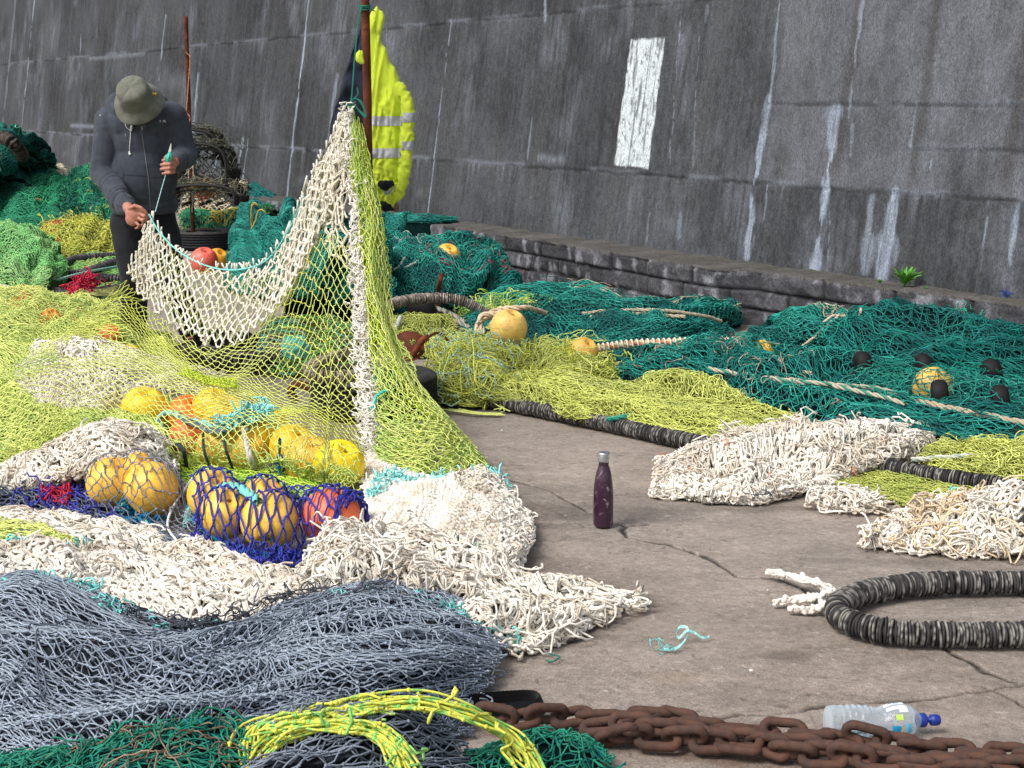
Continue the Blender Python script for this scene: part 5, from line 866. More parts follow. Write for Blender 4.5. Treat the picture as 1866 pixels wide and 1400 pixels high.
# ================================================================= OBJECTS
M_RUST = mat('rusty_iron', attr=True, rough=.85, spec=.2, nscale=26, ramp=srgb(74, 42, 32), bump=.7, bscale=120, bdist=.003)
M_RUB = mat('black_rubber', attr=True, rough=.7, spec=.3, nscale=40, nmix=.25, bump=.4, bscale=150)
RUST = srgb(108, 58, 40)
def lathe(mb, prof, seg, origin, c=(1, 1, 1), axis=None, jit=None):
    """prof: list of (radius, height)"""
    pr = np.array(prof, float); th = np.arange(seg) * 2 * math.pi / seg
    P = np.stack([pr[:, :1] * np.cos(th), pr[:, :1] * np.sin(th), pr[:, 1:2] + 0 * th], -1)
    if jit is not None: P = jit(P)
    if axis is not None: P = P @ np.array(Vector(axis).normalized().to_track_quat('Z', 'Y').to_matrix()).T
    grid(mb, P + np.array(origin), c, wrap_v=True, flip=True)
# ---- tyres
def tyre(name, px, pyfront, R, w, label, z0=0., col=srgb(24, 26, 30)):
    c = G(px, pyfront); c = np.array([c[0], c[1] + R * .98, z0]); o = thing(name, c, label, 'tyre'); o.location = tuple(c)
    prof = [(R * .62, .02), (R * .60, .012), (R * .66, .004), (R * .84, .0), (R * .95, .008), (R * .99, .022)]
    for k in range(5):
        a = .025 + k * (w - .05) / 5; b = a + (w - .05) / 5; prof += [(R, a), (R, b - .008), (R * .975, b - .006), (R * .975, b - .001)]
    prof += [(R, w - .025), (R * .985, w - .012), (R * .95, w - .003), (R * .88, w + .002), (R * .80, w + .001), (R * .70, w - .004), (R * .62, w - .016), (R * .60, w - .012), (R * .61, w - .02), (R * .74, w - .03), (R * .88, w * .6), (R * .88, w * .4), (R * .74, .03), (R * .62, .02)]
    mb = MB(); 
    def jt(P):
        a = np.arctan2(P[..., 1], P[..., 0]); r = np.hypot(P[..., 0], P[..., 1]); g = (r > R * .985) * (np.sin(a * 90 + P[..., 2] * 60) > .75) * .006
        f = 1 - g / np.maximum(r, .01); P = P.copy(); P[..., 0] *= f; P[..., 1] *= f; return P
    lathe(mb, prof, 240, (0, 0, 0), None or np.array(col), jit=jt); P = mb.v[0]
    dust = np.clip(fbm(P[:, 0] * 9, P[:, 1] * 9, 5) + (P[:, 2] > w - .02) * .9 - .25, 0, 1)[:, None] * .4
    mb.c[0] = np.array(col) * (1 - dust) + np.array(srgb(112, 108, 104)) * dust
    me = mb.mesh('rubber'); me.materials.append(M_RUB); me.polygons.foreach_set('use_smooth', np.ones(len(me.polygons), bool)); t = bpy.data.objects.new('rubber', me); C.objects.link(t); t.parent = o
    mb = MB(); th = np.linspace(0, 2 * math.pi, 48); rr = np.linspace(.02, R * .8, 10); Pf = np.stack([rr[:, None] * np.cos(th), rr[:, None] * np.sin(th), w - .028 + .012 * fbm(rr[:, None] * 20 + 0 * th, np.cos(th) * 3 + 0 * rr[:, None], 3)], -1)
    grid(mb, Pf, np.array(srgb(120, 114, 108))); me = mb.mesh('concrete_fill'); me.materials.append(bpy.data.materials['quay_concrete']); t = bpy.data.objects.new('concrete_fill', me); C.objects.link(t); t.parent = o
    return c
c1 = tyre('tyre', 671, 772, .30, .185, 'black tyre filled with concrete that holds the front rusty pole')
c2 = tyre('tyre', 362, 458, .31, .18, 'black tyre with worn side behind the man that holds the rear rusty pole')
# ---- rusty poles
def pole(name, base, top, r, label, extra=None):
    o = thing(name, base, label, 'pole'); mb = MB(); Q = np.linspace(base, top, 40); Q = Q + .002 * np.stack([n2(np.arange(40) * .3, np.zeros(40), k) for k in (1, 2, 3)], -1)
    c = np.array(RUST) * (1 + .25 * np.random.RandomState(2).randn(40, 1)); tubes(mb, Q[None], r * 1.2, 8, c[None], cap=True); mb.build('shaft', M_RUST, o)
    return o, Q
b = np.array([c1[0], c1[1], .15]); tp = D(663.5, -60, c1[1]); p1, Q1 = pole('rusty_pole', b, b + (tp - b) * 1.08, .0165, 'tall rusty iron pole standing in the tyre beside the hanging coat')
b = np.array([c2[0] + D(352, 420, c2[1])[0] - c2[0], c2[1], .15]); tp = D(338, 30, c2[1]); p2, Q2 = pole('rusty_pole', b, tp, .018, 'thinner rusty pole tied with white cord, standing in the tyre behind the man')
mb = MB(); A = D(343, 100, c2[1] - .04); B_ = D(352, 400, c2[1] - .04)
for k, pts in enumerate([[(338, 95), (345, 102), (346, 115), (341, 190), (340, 205), (346, 215), (344, 232)], [(346, 238), (343, 250), (350, 290), (344, 310), (345, 340), (350, 352), (350, 385)], [(347, 236), (351, 260), (352, 300), (353, 350), (350, 388)]]):
    rope(mb, cr(np.array([D(x, y, c2[1] - .03) for x, y in pts]), 60), .006, srgb(214, 200, 180) if k else srgb(190, 130, 90), wob=.004)
strip = [D(x, y, c2[1] - .03) for x, y in ((344, 298), (352, 296), (350, 304))]; rs = np.random.RandomState(1)
for q in range(14): s0 = strip[q % 3]; rope(mb, np.stack([s0, s0 + rs.randn(3) * .03, s0 + rs.randn(3) * .05]), .004, srgb(210, 204, 190), n=10)
mb.build('cord', M_TW, p2)
# ---- green tie line from the pole to the net's peak
t_ = thing('tie_line', D(650, 100, 7.1), 'thin dark green line tying the top of the net to the rusty pole', 'rope'); mb = MB(); GT = srgb(20, 120, 100)
rope(mb, np.stack([D(668, 14, 7.1), D(657, 20, 7.05), D(648, 90, 7.03), D(641, 175, 7.0), D(637, 192, 6.98)]), .0035, GT)
for q in range(5): a = .012 + .012 * q / 5; rope(mb, np.stack([D(640, 182, 6.97), D(650 + q * 2, 180 + q, 6.95), D(662 + q, 196 + q * 3, 6.95), D(667, 210 + q, 6.95), D(656 + q, 202 + 2 * q, 6.96), D(642, 186, 6.97)]), .0022, GT, n=40)
rope(mb, np.stack([D(642, 184, 6.97), D(652, 172, 6.96), D(651, 160, 6.97)]), .0026, GT)
for y0 in (10, 13, 17): 
    th = np.linspace(0, 2 * math.pi, 20); ctr = D(664.5, y0, c1[1]); rope(mb, np.stack([ctr[0] + .026 * np.cos(th), ctr[1] + .026 * np.sin(th), ctr[2] + .004 * np.sin(th)], -1), .003, GT, n=30)
rope(mb, np.stack([D(668, 14, 7.1), D(676, 18, 7.2), D(684, 20, 7.3)]), .003, GT, n=20); blobs(mb, [D(637, 190, 6.98)], .012, GT); mb.build('line', M_TW, t_)
# ---- coats hanging behind the pole
def coat_mesh(mb, rows, d, thick, col, fold=.012, seed=0, n=120, m=64, fx=9):
    R_ = np.array(rows, float); ys = np.linspace(R_[0, 0], R_[-1, 0], n); xl = np.interp(ys, R_[:, 0], R_[:, 1]); xr = np.interp(ys, R_[:, 0], R_[:, 2]); tk = np.interp(ys, R_[:, 0], R_[:, 3]) * thick
    k = np.hanning(9); k /= k.sum(); sm = lambda a: np.convolve(np.pad(a, 4, 'edge'), k, 'valid'); xl, xr, tk = sm(xl), sm(xr), sm(tk)
    Lf, Rt = D(xl, ys, d), D(xr, ys, d); th = np.arange(m) * 2 * math.pi / m; cx = (Lf + Rt) / 2; hw = (Rt[:, 0] - Lf[:, 0]) / 2
    cs, sn = np.cos(th), np.sin(th); cs = np.sign(cs) * np.abs(cs) ** .8; sn = np.sign(sn) * np.abs(sn) ** .8
    f = fold * (fbm(th[None] * fx / 6.28 + ys[:, None] * .004, ys[:, None] * .018, seed, 3) + .6 * n2(th[None] * fx / 3 + ys[:, None] * .01, ys[:, None] * .05, seed + 3))
    wrap = np.minimum(th, 2 * math.pi - th); f = f * np.clip(wrap[None] * 3, 0, 1)
    P = np.stack([cx[:, 0:1] + hw[:, None] * cs, cx[:, 1:2] - (tk[:, None] * sn + f * (np.abs(sn) * 1.2 + .2)), cx[:, 2:3] + .004 * n2(th[None] * 2, ys[:, None] * .02, seed) * 1.], -1)
    grid(mb, P, np.array(col) if np.ndim(col) == 1 else col(ys, th), wrap_v=True); return ys, th
M_HV = mat('hi_vis_fabric', attr=True, rough=.75, spec=.25, nscale=12, nmix=.07, bump=.35, bscale=70, sheen=.2)
M_CL = mat('dark_fabric', attr=True, rough=.92, spec=.1, nscale=30, nmix=.12, bump=.4, bscale=320, sheen=.1)
HV = srgb(194, 214, 52); dC = c1[1] + .14
def hv_col(ys, th):
    c = np.broadcast_to(np.array(HV), (len(ys), len(th), 3)).copy(); y = ys[:, None] + 3 * np.sin(th)[None] * .6
    dirt = np.clip(fbm(th[None] * 2 + 0 * y, y * .03, 4) * 1.6, 0, 1)[..., None] * .18 * (y > 180)[..., None]; return c * (1 - dirt) + np.array(srgb(120, 120, 60)) * dirt
rows = [(18, 681, 690, .1), (24, 675, 697, .4), (36, 671, 700, .7), (50, 671, 697, .7), (62, 671, 690, .55), (80, 671, 696, .6), (100, 671, 706, .7), (130, 671, 720, .85), (160, 671, 731, 1), (190, 671, 741, 1), (230, 671, 743, 1), (270, 672, 740, 1), (300, 673, 736, .95), (322, 676, 732, .8), (334, 680, 726, .55), (338, 684, 720, .3)]
ct = thing('hi_vis_coat', D(705, 200, dC), 'fluorescent yellow high visibility coat with silver bands hanging from the front pole', 'coat')
COAT_ROWS = rows
def make_coat():
    mb = MB()
    for k in range(len(COAT_ROWS) - 1):
        y0, l0, r0_, t0 = COAT_ROWS[k]; y1, l1, r1_, t1 = COAT_ROWS[k + 1]; R0 = .026 * (.45 + .55 * t0); R1 = .026 * (.45 + .55 * t1); pk = 381.
        for f in (0, .25, .5, .75, 1):
            a = D(l0 + R0 * pk + (r0_ - l0 - 2 * R0 * pk) * f, y0, dC + .02); b = D(l1 + R1 * pk + (r1_ - l1 - 2 * R1 * pk) * f, y1, dC + .02); cap_parts(mb, a, R0, b, R1, 12, 5)
    sl = [(728, 158, .0, .020), (737, 178, -.01, .024), (743, 200, -.02, .027), (743, 225, -.02, .026), (741, 262, -.02, .025), (738, 300, -.02, .024), (732, 332, -.02, .024), (722, 356, -.02, .026), (715, 366, -.02, .025)]
    for a, b in zip(sl[:-1], sl[1:]): cap_parts(mb, D(a[0], a[1], dC + a[2]), a[3], D(b[0], b[1], dC + b[2]), b[3], 14, 5)
    for a, b in zip([(690, 330), (686, 345), (690, 358), (702, 366)], [(686, 345), (690, 358), (702, 366), (715, 367)]): cap_parts(mb, D(*a, dC + .02), .020, D(*b, dC), .022, 12, 5)
    def dp(V):
        x, y = proj(V); f = -.010 * np.exp(-((x - (738 - (y - 200) * .04 - 10)) / 2.2) ** 2) * (y > 175) * (y < 335)   # crease where the sleeve meets the body
        f = f + .006 * (1 - 2 * np.abs(n2(x * .09 + y * .012, y * .014, 5))) + .0045 * (1 - 2 * np.abs(n2(x * .16 - y * .05, y * .05 + x * .04, 8))) * np.clip((y - 120) / 90, 0, 1)
        return f + .004 * (1 - 2 * np.abs(n2(x * .12 + y * .05, y * .10 - x * .03, 6))) * ((x > 730) | (y > 290))
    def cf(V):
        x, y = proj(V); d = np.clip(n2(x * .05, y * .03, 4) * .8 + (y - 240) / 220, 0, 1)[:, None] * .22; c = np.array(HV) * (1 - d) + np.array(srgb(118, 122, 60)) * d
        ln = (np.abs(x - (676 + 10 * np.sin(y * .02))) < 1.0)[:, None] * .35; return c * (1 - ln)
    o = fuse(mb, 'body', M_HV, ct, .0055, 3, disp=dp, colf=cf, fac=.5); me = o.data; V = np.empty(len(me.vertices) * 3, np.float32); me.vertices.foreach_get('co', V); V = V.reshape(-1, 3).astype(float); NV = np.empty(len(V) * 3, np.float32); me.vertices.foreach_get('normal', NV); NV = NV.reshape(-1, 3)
    Fq = [tuple(p.vertices) for p in me.polygons]; x, y = proj(V)
    for y0, y1, s0 in ((211, 231, -1), (269, 289, -1), (204, 224, 1), (256, 275, 1)):
        side = (x > 734 - (y - 200) * .04) if s0 > 0 else (x <= 734 - (y - 200) * .04); k = (y > y0) & (y < y1) & side; q = np.array([f for f in Fq if len(f) == 4 and all(k[i] for i in f)], int)
        if not len(q): continue
        u_, inv = np.unique(q, return_inverse=True); mb = MB(); mb.add(V[u_] + NV[u_] * .0022, inv.reshape(-1, 4), c=np.array(SV)); mb.build('reflective_band', M_SV, ct)
M_SV = mat('reflective_tape', attr=True, rough=.45, spec=.5, nscale=30, nmix=.08, metal=.15); SV = srgb(172, 174, 180)
def sleeve(mb, pts, col, r, d, bands=(), seed=1):
    K = 90; Q = cr(np.array([D(x, y, d + dd) for x, y, dd in pts]), K); rr = np.interp(np.linspace(0, 1, K), np.linspace(0, 1, len(r)), r); t = nrm(np.gradient(Q, axis=0)); a = nrm(np.cross(t, [0, 1, 0.])); b = np.cross(t, a); th = np.arange(28) * 2 * math.pi / 28; s = np.arange(K)[:, None] / K
    f = 1 + .18 * fbm(th[None] * .9 + s * 2, s * 11 + 0 * th[None], seed, 3)
    P = Q[:, None] + (rr[:, None] * f)[..., None] * (np.cos(th)[None, :, None] * a[:, None] + np.sin(th)[None, :, None] * b[:, None]); grid(mb, P, col, wrap_v=True); return P
mb = MB(); sleeve(mb, [(690, 334, -.05), (702, 338, -.06), (717, 333, -.05)], np.array(srgb(26, 28, 34)), [.012, .026, .012], dC, seed=6); mb.build('lining', M_CL, ct)
mb = MB(); sleeve(mb, [(688, 372, .0), (702, 376, -.02), (717, 376, -.01)], np.array(srgb(28, 29, 32)), [.018, .024, .02], dC, seed=7); sleeve(mb, [(718, 368, -.02), (722, 376, -.03), (722, 384, -.02)], np.array(srgb(104, 92, 78)), [.010, .014, .011], dC, seed=9); mb.build('cuff', M_CL, ct)
mb = MB(); coat_mesh(mb, [(92, 655, 660, .4), (98, 649, 662, 1), (106, 647, 662, 1), (113, 650, 664, .8), (116, 658, 664, .3)], dC - .2, .012, np.array(HV), .004, 5, 30, 24); mb.build('collar_flap', M_HV, ct)
for pts in () and ([(682, 40), (684, 70), (679, 100), (676, 150), (677, 205)], [(686, 60), (697, 90), (690, 125)], [(704, 245), (718, 244), (720, 300)]):
    mb = MB(); rope(mb, cr(np.array([D(x, y, dC - .094) for x, y in pts]), 40), .002, np.array(HV) * .7, n=60); mb.build('seam', M_HV, ct)
nv = thing('dark_jacket', D(640, 200, dC + .1), 'dark navy jacket hanging behind the pole, left of the high visibility coat', 'coat')
mb = MB(); coat_mesh(mb, [(30, 660, 680, .3), (45, 656, 690, .6), (80, 646, 690, .8), (120, 632, 690, 1), (180, 614, 690, 1), (235, 600, 690, 1), (300, 602, 690, 1), (350, 612, 688, .8), (358, 620, 680, .3)], dC + .12, .06, np.array(srgb(34, 38, 50)), .02, 9, 120, 64, 9); mb.build('body', M_CL, nv)
# ---- ropes strung with rubber discs
def disc_rope(name, label, path, R, pitch, col=srgb(52, 50, 50), edge=srgb(140, 136, 130), seed=1, cat='rope', core=None, clump=.0):
    rs = np.random.RandomState(seed); L = np.linalg.norm(np.diff(path, axis=0), axis=1).sum(); n = int(L / pitch); Q = arclen(path, n); t = nrm(np.gradient(Q, axis=0))
    o = thing(name, (Q[:, 0].mean(), Q[:, 1].mean(), 0), label, cat); mb = MB(); a = nrm(np.cross(t, [0, 0, 1.])); b = np.cross(a, t)
    a = nrm(a + t * .06 * rs.randn(n, 1)); b = nrm(b + t * .06 * rs.randn(n, 1)); ax = np.cross(b, a)
    seg_ = 20; th = np.arange(seg_) * 2 * math.pi / seg_; w = pitch * .42
    rr = R * (1 + .05 * rs.randn(n)) * (1 - .05 * (np.arange(n) % 2)); prof = [(.45, -w), (.93, -w), (1., -w * .45), (1., w * .45), (.93, w), (.45, w)]
    off = (a * rs.randn(n, 1) + b * rs.randn(n, 1)) * R * .022
    P = np.stack([Q[:, None] + off[:, None] + (rr * p)[:, None, None] * (np.cos(th)[None, :, None] * a[:, None] + np.sin(th)[None, :, None] * b[:, None]) + ax[:, None] * q for p, q in prof], 1)
    m_ = (rs.rand(n, 1, 1) < .6) * np.clip(.55 + .8 * rs.randn(n, 1, seg_), 0, 1); ec = np.array([.0, .35, 1., 1., .35, .0])[None, :, None] * m_
    cc = np.array(col) * (1 + .3 * rs.randn(n, 1, 1, 1)) * (1 - ec[..., None]) + np.array(edge) * ec[..., None]
    I = np.arange(n * 6 * seg_).reshape(n, 6, seg_); J = np.roll(I, -1, 2); q = np.stack([I[:, :-1], J[:, :-1], J[:, 1:], I[:, 1:]], -1).reshape(-1, 4)
    mb.add(P, q, c=np.clip(cc, .004, .6).reshape(-1, 3)); mb.build('rubber_discs', M_RUB, o, smooth=False)
    mb = MB(); tubes(mb, Q[None], R * .45, 8, srgb(120, 110, 96), cap=True); mb.build('core', M_TW, o); return o, Q
zc = .036
o_, _ = disc_rope('disc_rope', 'long straight rope strung with black rubber discs, running between olive net and bare quay', onrow([(855, 722, zc), (960, 742, zc), (1100, 770, zc), (1250, 803, zc), (1400, 828, zc), (1590, 848, zc), (1720, 870, zc), (1930, 900, zc)], 300), .035, .0078, seed=1)
co, _ = disc_rope('disc_rope_coil', 'curved loop of rope strung with black and grey rubber discs near the plastic bottle', onrow([(2150, 1100, zc), (1980, 1068, zc), (1866, 1062, zc), (1780, 1062, zc), (1690, 1064, zc), (1600, 1074, zc), (1550, 1090, zc), (1525, 1112, zc), (1548, 1134, zc), (1615, 1150, zc), (1720, 1156, zc), (1866, 1156, zc), (1980, 1150, zc), (2150, 1100, zc)], 400), .036, .0086, seed=2)
mb = MB(); rs = np.random.RandomState(8)
for pts in ([(1402, 1042, .02), (1440, 1050, .03), (1480, 1060, .03), (1515, 1075, .04)], [(1412, 1098, .01), (1450, 1092, .02), (1490, 1088, .03), (1518, 1078, .05)], [(1440, 1110, .01), (1480, 1112, .01), (1510, 1098, .03)]):
    B = cr(np.array([pt(p) for p in pts]), 40)
    for k in range(6):
        P = B + .012 * np.stack([n2(np.arange(40) * .25, np.zeros(40) + k * 3, q) for q in (1, 2, 3)], -1) * [1, 1.5, 1]; P[:, 2] = np.maximum(P[:, 2], .005); tubes(mb, P[None], .0048, 5, np.array(srgb(224, 210, 200)) * (1 + .1 * rs.randn())); blobs(mb, P[rs.randint(0, 40, 7)], .0095, WHT)
mb.build('white_net_tail', M_WT, co)
GH = dict(col=srgb(108, 98, 90), edge=srgb(170, 160, 150))
disc_rope('grey_disc_rope', 'grey brown disc rope arching over the olive net right of the white strip', onrow([(640, 600, .06), (690, 570, .2), (720, 552, .24), (780, 544, .24), (840, 548, .22), (890, 575, .12)], 120), .034, .012, seed=3, **GH)
disc_rope('grey_disc_rope', 'grey brown disc rope looped on top of the front tyre', onrow([(660, 640, .26), (610, 652, .24), (570, 668, .22), (575, 684, .21), (630, 688, .2), (690, 678, .2), (720, 665, .2)], 120), .034, .012, seed=4, **GH)
rp = thing('tarred_rope', pt((610, 660, .2)), 'smooth tan rope lying across the disc rope on the front tyre', 'rope'); mb = MB(); rope(mb, onrow([(560, 680, .22), (590, 655, .27), (630, 638, .3), (690, 625, .28)]), .010, srgb(160, 150, 124)); mb.build('strands', M_TW, rp)
BH = dict(col=srgb(56, 54, 58), edge=srgb(110, 108, 110))
disc_rope('heavy_hose', 'heavy dark ribbed hose curled on the ground behind the lowest point of the hanging net', onrow([(330, 640, .06), (390, 655, .06), (450, 662, .06), (510, 655, .06), (560, 640, .06), (600, 620, .06)], 80), .055, .022, seed=15, col=srgb(30, 30, 33), edge=srgb(96, 90, 84))
disc_rope('heavy_hose', 'second dark ribbed hose lying behind the first one at the man\'s boots', onrow([(390, 615, .06), (450, 622, .06), (520, 618, .06), (590, 605, .06)], 80), .055, .022, seed=16, col=srgb(30, 30, 33), edge=srgb(96, 90, 84))
disc_rope('black_disc_rope', 'upper black disc rope in the bundle left of the man, lying along pale green mesh', onrow([(112, 480, .12), (150, 470, .12), (215, 466, .12), (280, 462, .1)], 80), .034, .014, seed=5, **BH)
disc_rope('black_disc_rope', 'second black disc rope from the top in the bundle left of the man', onrow([(110, 492, .1), (140, 500, .12), (180, 488, .12), (215, 476, .12), (290, 462, .1)], 80), .034, .014, seed=6, **BH)
disc_rope('black_disc_rope', 'third black disc rope from the top in the bundle left of the man', onrow([(105, 508, .08), (150, 506, .08), (215, 508, .08), (290, 512, .05)], 80), .036, .014, seed=7, **BH)
disc_rope('black_disc_rope', 'lowest black disc rope in the bundle left of the man, touching the red frayed rope', onrow([(80, 528, .05), (120, 535, .05), (160, 535, .05), (230, 524, .04)], 80), .038, .014, seed=8, **BH)
rp = thing('aqua_rope', pt((160, 500, .1)), 'straight pale aqua rope lying across the black disc ropes left of the man', 'rope'); mb = MB(); rope(mb, onrow([(98, 512, .12), (150, 498, .15), (225, 484, .14)]), .011, srgb(140, 190, 176)); rope(mb, onrow([(100, 540, .03), (160, 552, .03), (210, 535, .03)]), .010, srgb(80, 130, 120)); mb.build('strands', M_TW, rp)
rp = thing('red_frayed_rope', pt((150, 530, .1)), 'bright pinkish red frayed rope ends with tan strands beside the black disc ropes', 'rope'); mb = MB(); strip_bits(mb, [(128, 548, .05), (140, 535, .08), (150, 525, .1), (170, 512, .12)], 200, .05, .005, srgb(196, 34, 70), 3, .03, .03)
for k in range(16): tubes(mb, cr(np.array([pt((145 + k % 3, 532 - k % 5, .1)), pt((180, 528 + (k % 6) * 2.2, .09)), pt((215, 522 + (k % 7) * 3, .07))]), 12)[None], .004, 4, srgb(150, 150, 90))
mb.build('strands', M_TW, rp)
# ---- ropes on the nets to the right
def simple_rope(name, label, lines, r, c1, c2=None):
    P0 = pt(lines[0][0]); o = thing(name, P0, label, 'rope'); mb = MB()
    for i, l in enumerate(lines): rope(mb, onrow(l), r, c1, c2, wob=.003)
    mb.build('strands', M_TW, o); return o
BR = srgb(206, 186, 156)
simple_rope('knotted_rope', 'thick beige rope knotted round the pale yellow float', [[(868, 612, .12), (872, 590, .18), (890, 572, .22), (925, 562, .26), (960, 562, .26), (995, 572, .2)], [(880, 608, .13), (876, 585, .2), (900, 574, .24), (930, 566, .27)], [(890, 600, .16), (905, 575, .24), (880, 575, .24), (872, 590, .2)]], .017, BR, srgb(186, 160, 130))
o = simple_rope('bound_rope', 'long beige and orange bound rope from the small float to the teal heaps', [[(1065, 642, .12), (1100, 634, .14), (1160, 627, .15), (1230, 624, .16), (1320, 622, .16), (1400, 628, .14), (1450, 640, .1)]], .017, BR, srgb(200, 130, 90))
mb = MB(); Qr = onrow([(1080, 636, .14), (1150, 627, .15), (1230, 624, .16), (1320, 622, .16), (1400, 628, .14)], 200); th = np.linspace(0, 2 * math.pi * 34, 1400); Qi = arclen(Qr, 1400); tubes(mb, (Qi + np.stack([0 * th, .021 * np.cos(th), .021 * np.sin(th)], -1))[None], .006, 5, srgb(226, 214, 190)); mb.build('lashing', M_TW, o)
simple_rope('twisted_rope', 'beige and orange twisted rope curving down past the small yellow float', [[(1275, 638, .17), (1320, 642, .18), (1370, 655, .18), (1420, 668, .17), (1480, 682, .15)], [(1290, 650, .16), (1340, 652, .17), (1400, 668, .17)]], .011, BR, srgb(206, 150, 110))
simple_rope('looped_rope', 'thin beige rope looped over the smaller teal peak', [[(1490, 612, .15), (1500, 590, .22), (1520, 576, .26), (1545, 580, .24)], [(1450, 640, .1), (1480, 618, .15), (1500, 600, .2), (1530, 574, .27)], [(1562, 588, .2), (1568, 572, .3), (1570, 562, .33)]], .008, srgb(200, 186, 164))
simple_rope('chain_stitched_rope', 'beige knotted rope line stitched along the top of the low teal net', [[(1060, 572, .15), (1120, 566, .18), (1200, 566, .2), (1270, 574, .17), (1315, 585, .12)], [(1075, 578, .14), (1150, 572, .17), (1250, 578, .17)]], .012, srgb(170, 160, 136))
simple_rope('beige_rope', 'beige rope line woven along the long teal fold', [[(1290, 672, .17), (1400, 690, .165), (1500, 700, .165), (1580, 706, .15), (1640, 716, .13)], [(1320, 680, .16), (1450, 694, .155), (1560, 712, .155), (1650, 735, .135)]], .012, srgb(176, 168, 148), srgb(60, 130, 110))
simple_rope('thick_laid_rope', 'thick beige laid rope disappearing right under the open teal mesh', [[(1660, 728, .115), (1720, 742, .115), (1800, 758, .11), (1900, 778, .10)]], .015, srgb(170, 158, 134), srgb(170, 150, 126))
simple_rope('green_rope', 'smooth green rope lying curved on the flat olive net', [[(1105, 765, .07), (1150, 758, .08), (1200, 758, .08), (1250, 766, .07), (1300, 782, .05)]], .012, srgb(60, 150, 128), srgb(40, 130, 110))
simple_rope('pale_rope', 'short pale grey rope lying on the lime net heap at the right edge', [[(1660, 838, .05), (1720, 834, .06), (1790, 830, .07), (1810, 826, .06)]], .011, srgb(196, 198, 184), srgb(160, 170, 160))
simple_rope('white_twine_bits', 'bits of white and grey twine caught on the tall teal heap', [[(735, 490, .3), (760, 478, .33), (780, 470, .34)], [(782, 455, .36), (786, 475, .32), (790, 490, .3)], [(700, 500, .25), (725, 488, .3), (738, 470, .33)]], .010, srgb(200, 200, 190))
simple_rope('braided_rope', 'greyish braided rope around the foot of the tall teal heap', [[(800, 575, .1), (830, 585, .12), (860, 600, .1)], [(790, 560, .12), (822, 572, .14), (850, 590, .12)]], .015, srgb(160, 150, 134), srgb(100, 130, 116))
# ---- rubber bobbins under the open teal mesh
def bobbin(px, py, r, z, label, tilt):
    c = pt((px, py, z)); mb = MB(); pr = [(.001, -.6), (.5, -.6), (.8, -.55), (.97, -.35), (1.05, 0), (.97, .35), (.8, .55), (.5, .6), (.3, .6), (.001, .6)]
    lathe(mb, [(a * r, b * r) for a, b in pr], 32, (0, 0, 0), np.array(srgb(20, 18, 20)), axis=tilt); me = mb.mesh('rubber_bobbin'); me.materials.append(M_RUB); me.polygons.foreach_set('use_smooth', np.ones(len(me.polygons), bool)); o = bpy.data.objects.new('rubber_bobbin', me); C.objects.link(o); o.location = tuple(c); tag(o, label, 'bobbin', 'rubber bobbins in the teal net'); return o
for a in [(1572, 664, .064, .15, 'black rubber bobbin furthest left, at the foot of the highest teal heap', (1, .1, .1)), (1682, 668, .064, .15, 'black rubber bobbin just above the netted yellow float, middle of the rear row', (1, .2, .1)), (1806, 678, .064, .15, 'black rubber bobbin at the right end of the rear row under teal mesh', (1, .2, .2)),
          (1712, 718, .064, .135, 'black rubber bobbin touching the netted yellow float from below', (1, -.2, .1)), (1822, 728, .064, .135, 'black rubber bobbin nearest the right edge, in front of the rear row', (1, -.2, .1)), (768, 572, .10, .12, 'large black rubber bobbin under the arching grey disc rope', (.3, .9, .2))]: bobbin(*a)
# ---- rusty bits
o = thing('rusty_rod', pt((800, 540, .1)), 'bent reddish rusty rod standing against the tall teal heap', 'rod'); mb = MB(); tubes(mb, cr(np.array([pt((796, 575, .02)), pt((799, 545, .14)), pt((800, 520, .25)), pt((806, 498, .33))]), 24)[None], .016, 10, srgb(150, 72, 52), cap=True); mb.build('rod', M_RUST, o)
o = thing('rusty_plate', pt((748, 672, .05)), 'rusty iron plate with cut out holes leaning behind the front tyre', 'plate'); mb = MB(); c = pt((745, 682, .0)); n_, m_ = 60, 60
uu, vv = np.meshgrid(np.linspace(-1, 1, n_), np.linspace(-1, 1, m_), indexing='ij'); ins = (uu ** 2 * .8 + vv ** 2 < 1)
for hx, hy in ((-.45, .15), (.25, .3), (-.05, -.5), (.5, -.35)): ins &= np.hypot(uu - hx, vv - hy) > .19
for dz in (0, .012):
    P = np.stack([c[0] + uu * .085, c[1] + .06 * vv + .03 * uu ** 2 + dz, .15 + vv * .075 + 0 * uu], -1); I = np.arange(n_ * m_).reshape(n_, m_); k = ins[:-1, :-1] & ins[1:, :-1] & ins[1:, 1:] & ins[:-1, 1:]; q = np.stack([I[:-1, :-1], I[1:, :-1], I[1:, 1:], I[:-1, 1:]], -1)[k]; mb.add(P, q, c=RUST)
mb.build('plate', M_RUST, o); mb = MB(); tubes(mb, cr(np.array([c + [.02, -.03, .10], c + [.07, -.03, .18], c + [.10, .0, .20]]), 12)[None], .018, 6, srgb(132, 64, 44), cap=True); tubes(mb, cr(np.array([c + [.10, .0, .2], c + [.16, .02, .22], c + [.22, .03, .16], c + [.2, .02, .1]]), 16)[None], .008, 6, srgb(90, 50, 36), cap=True); mb.build('bracket', M_RUST, o)
o = thing('rusty_hook', pt((540, 740, 0)), 'rusty iron shackle end at the left side of the front tyre', 'ironwork'); mb = MB(); tubes(mb, cr(np.array([pt((575, 712, .1)), pt((545, 700, .12)), pt((530, 712, .08)), pt((540, 735, .02))]), 20)[None], .02, 8, RUST, cap=True); mb.build('shackle', M_RUST, o)
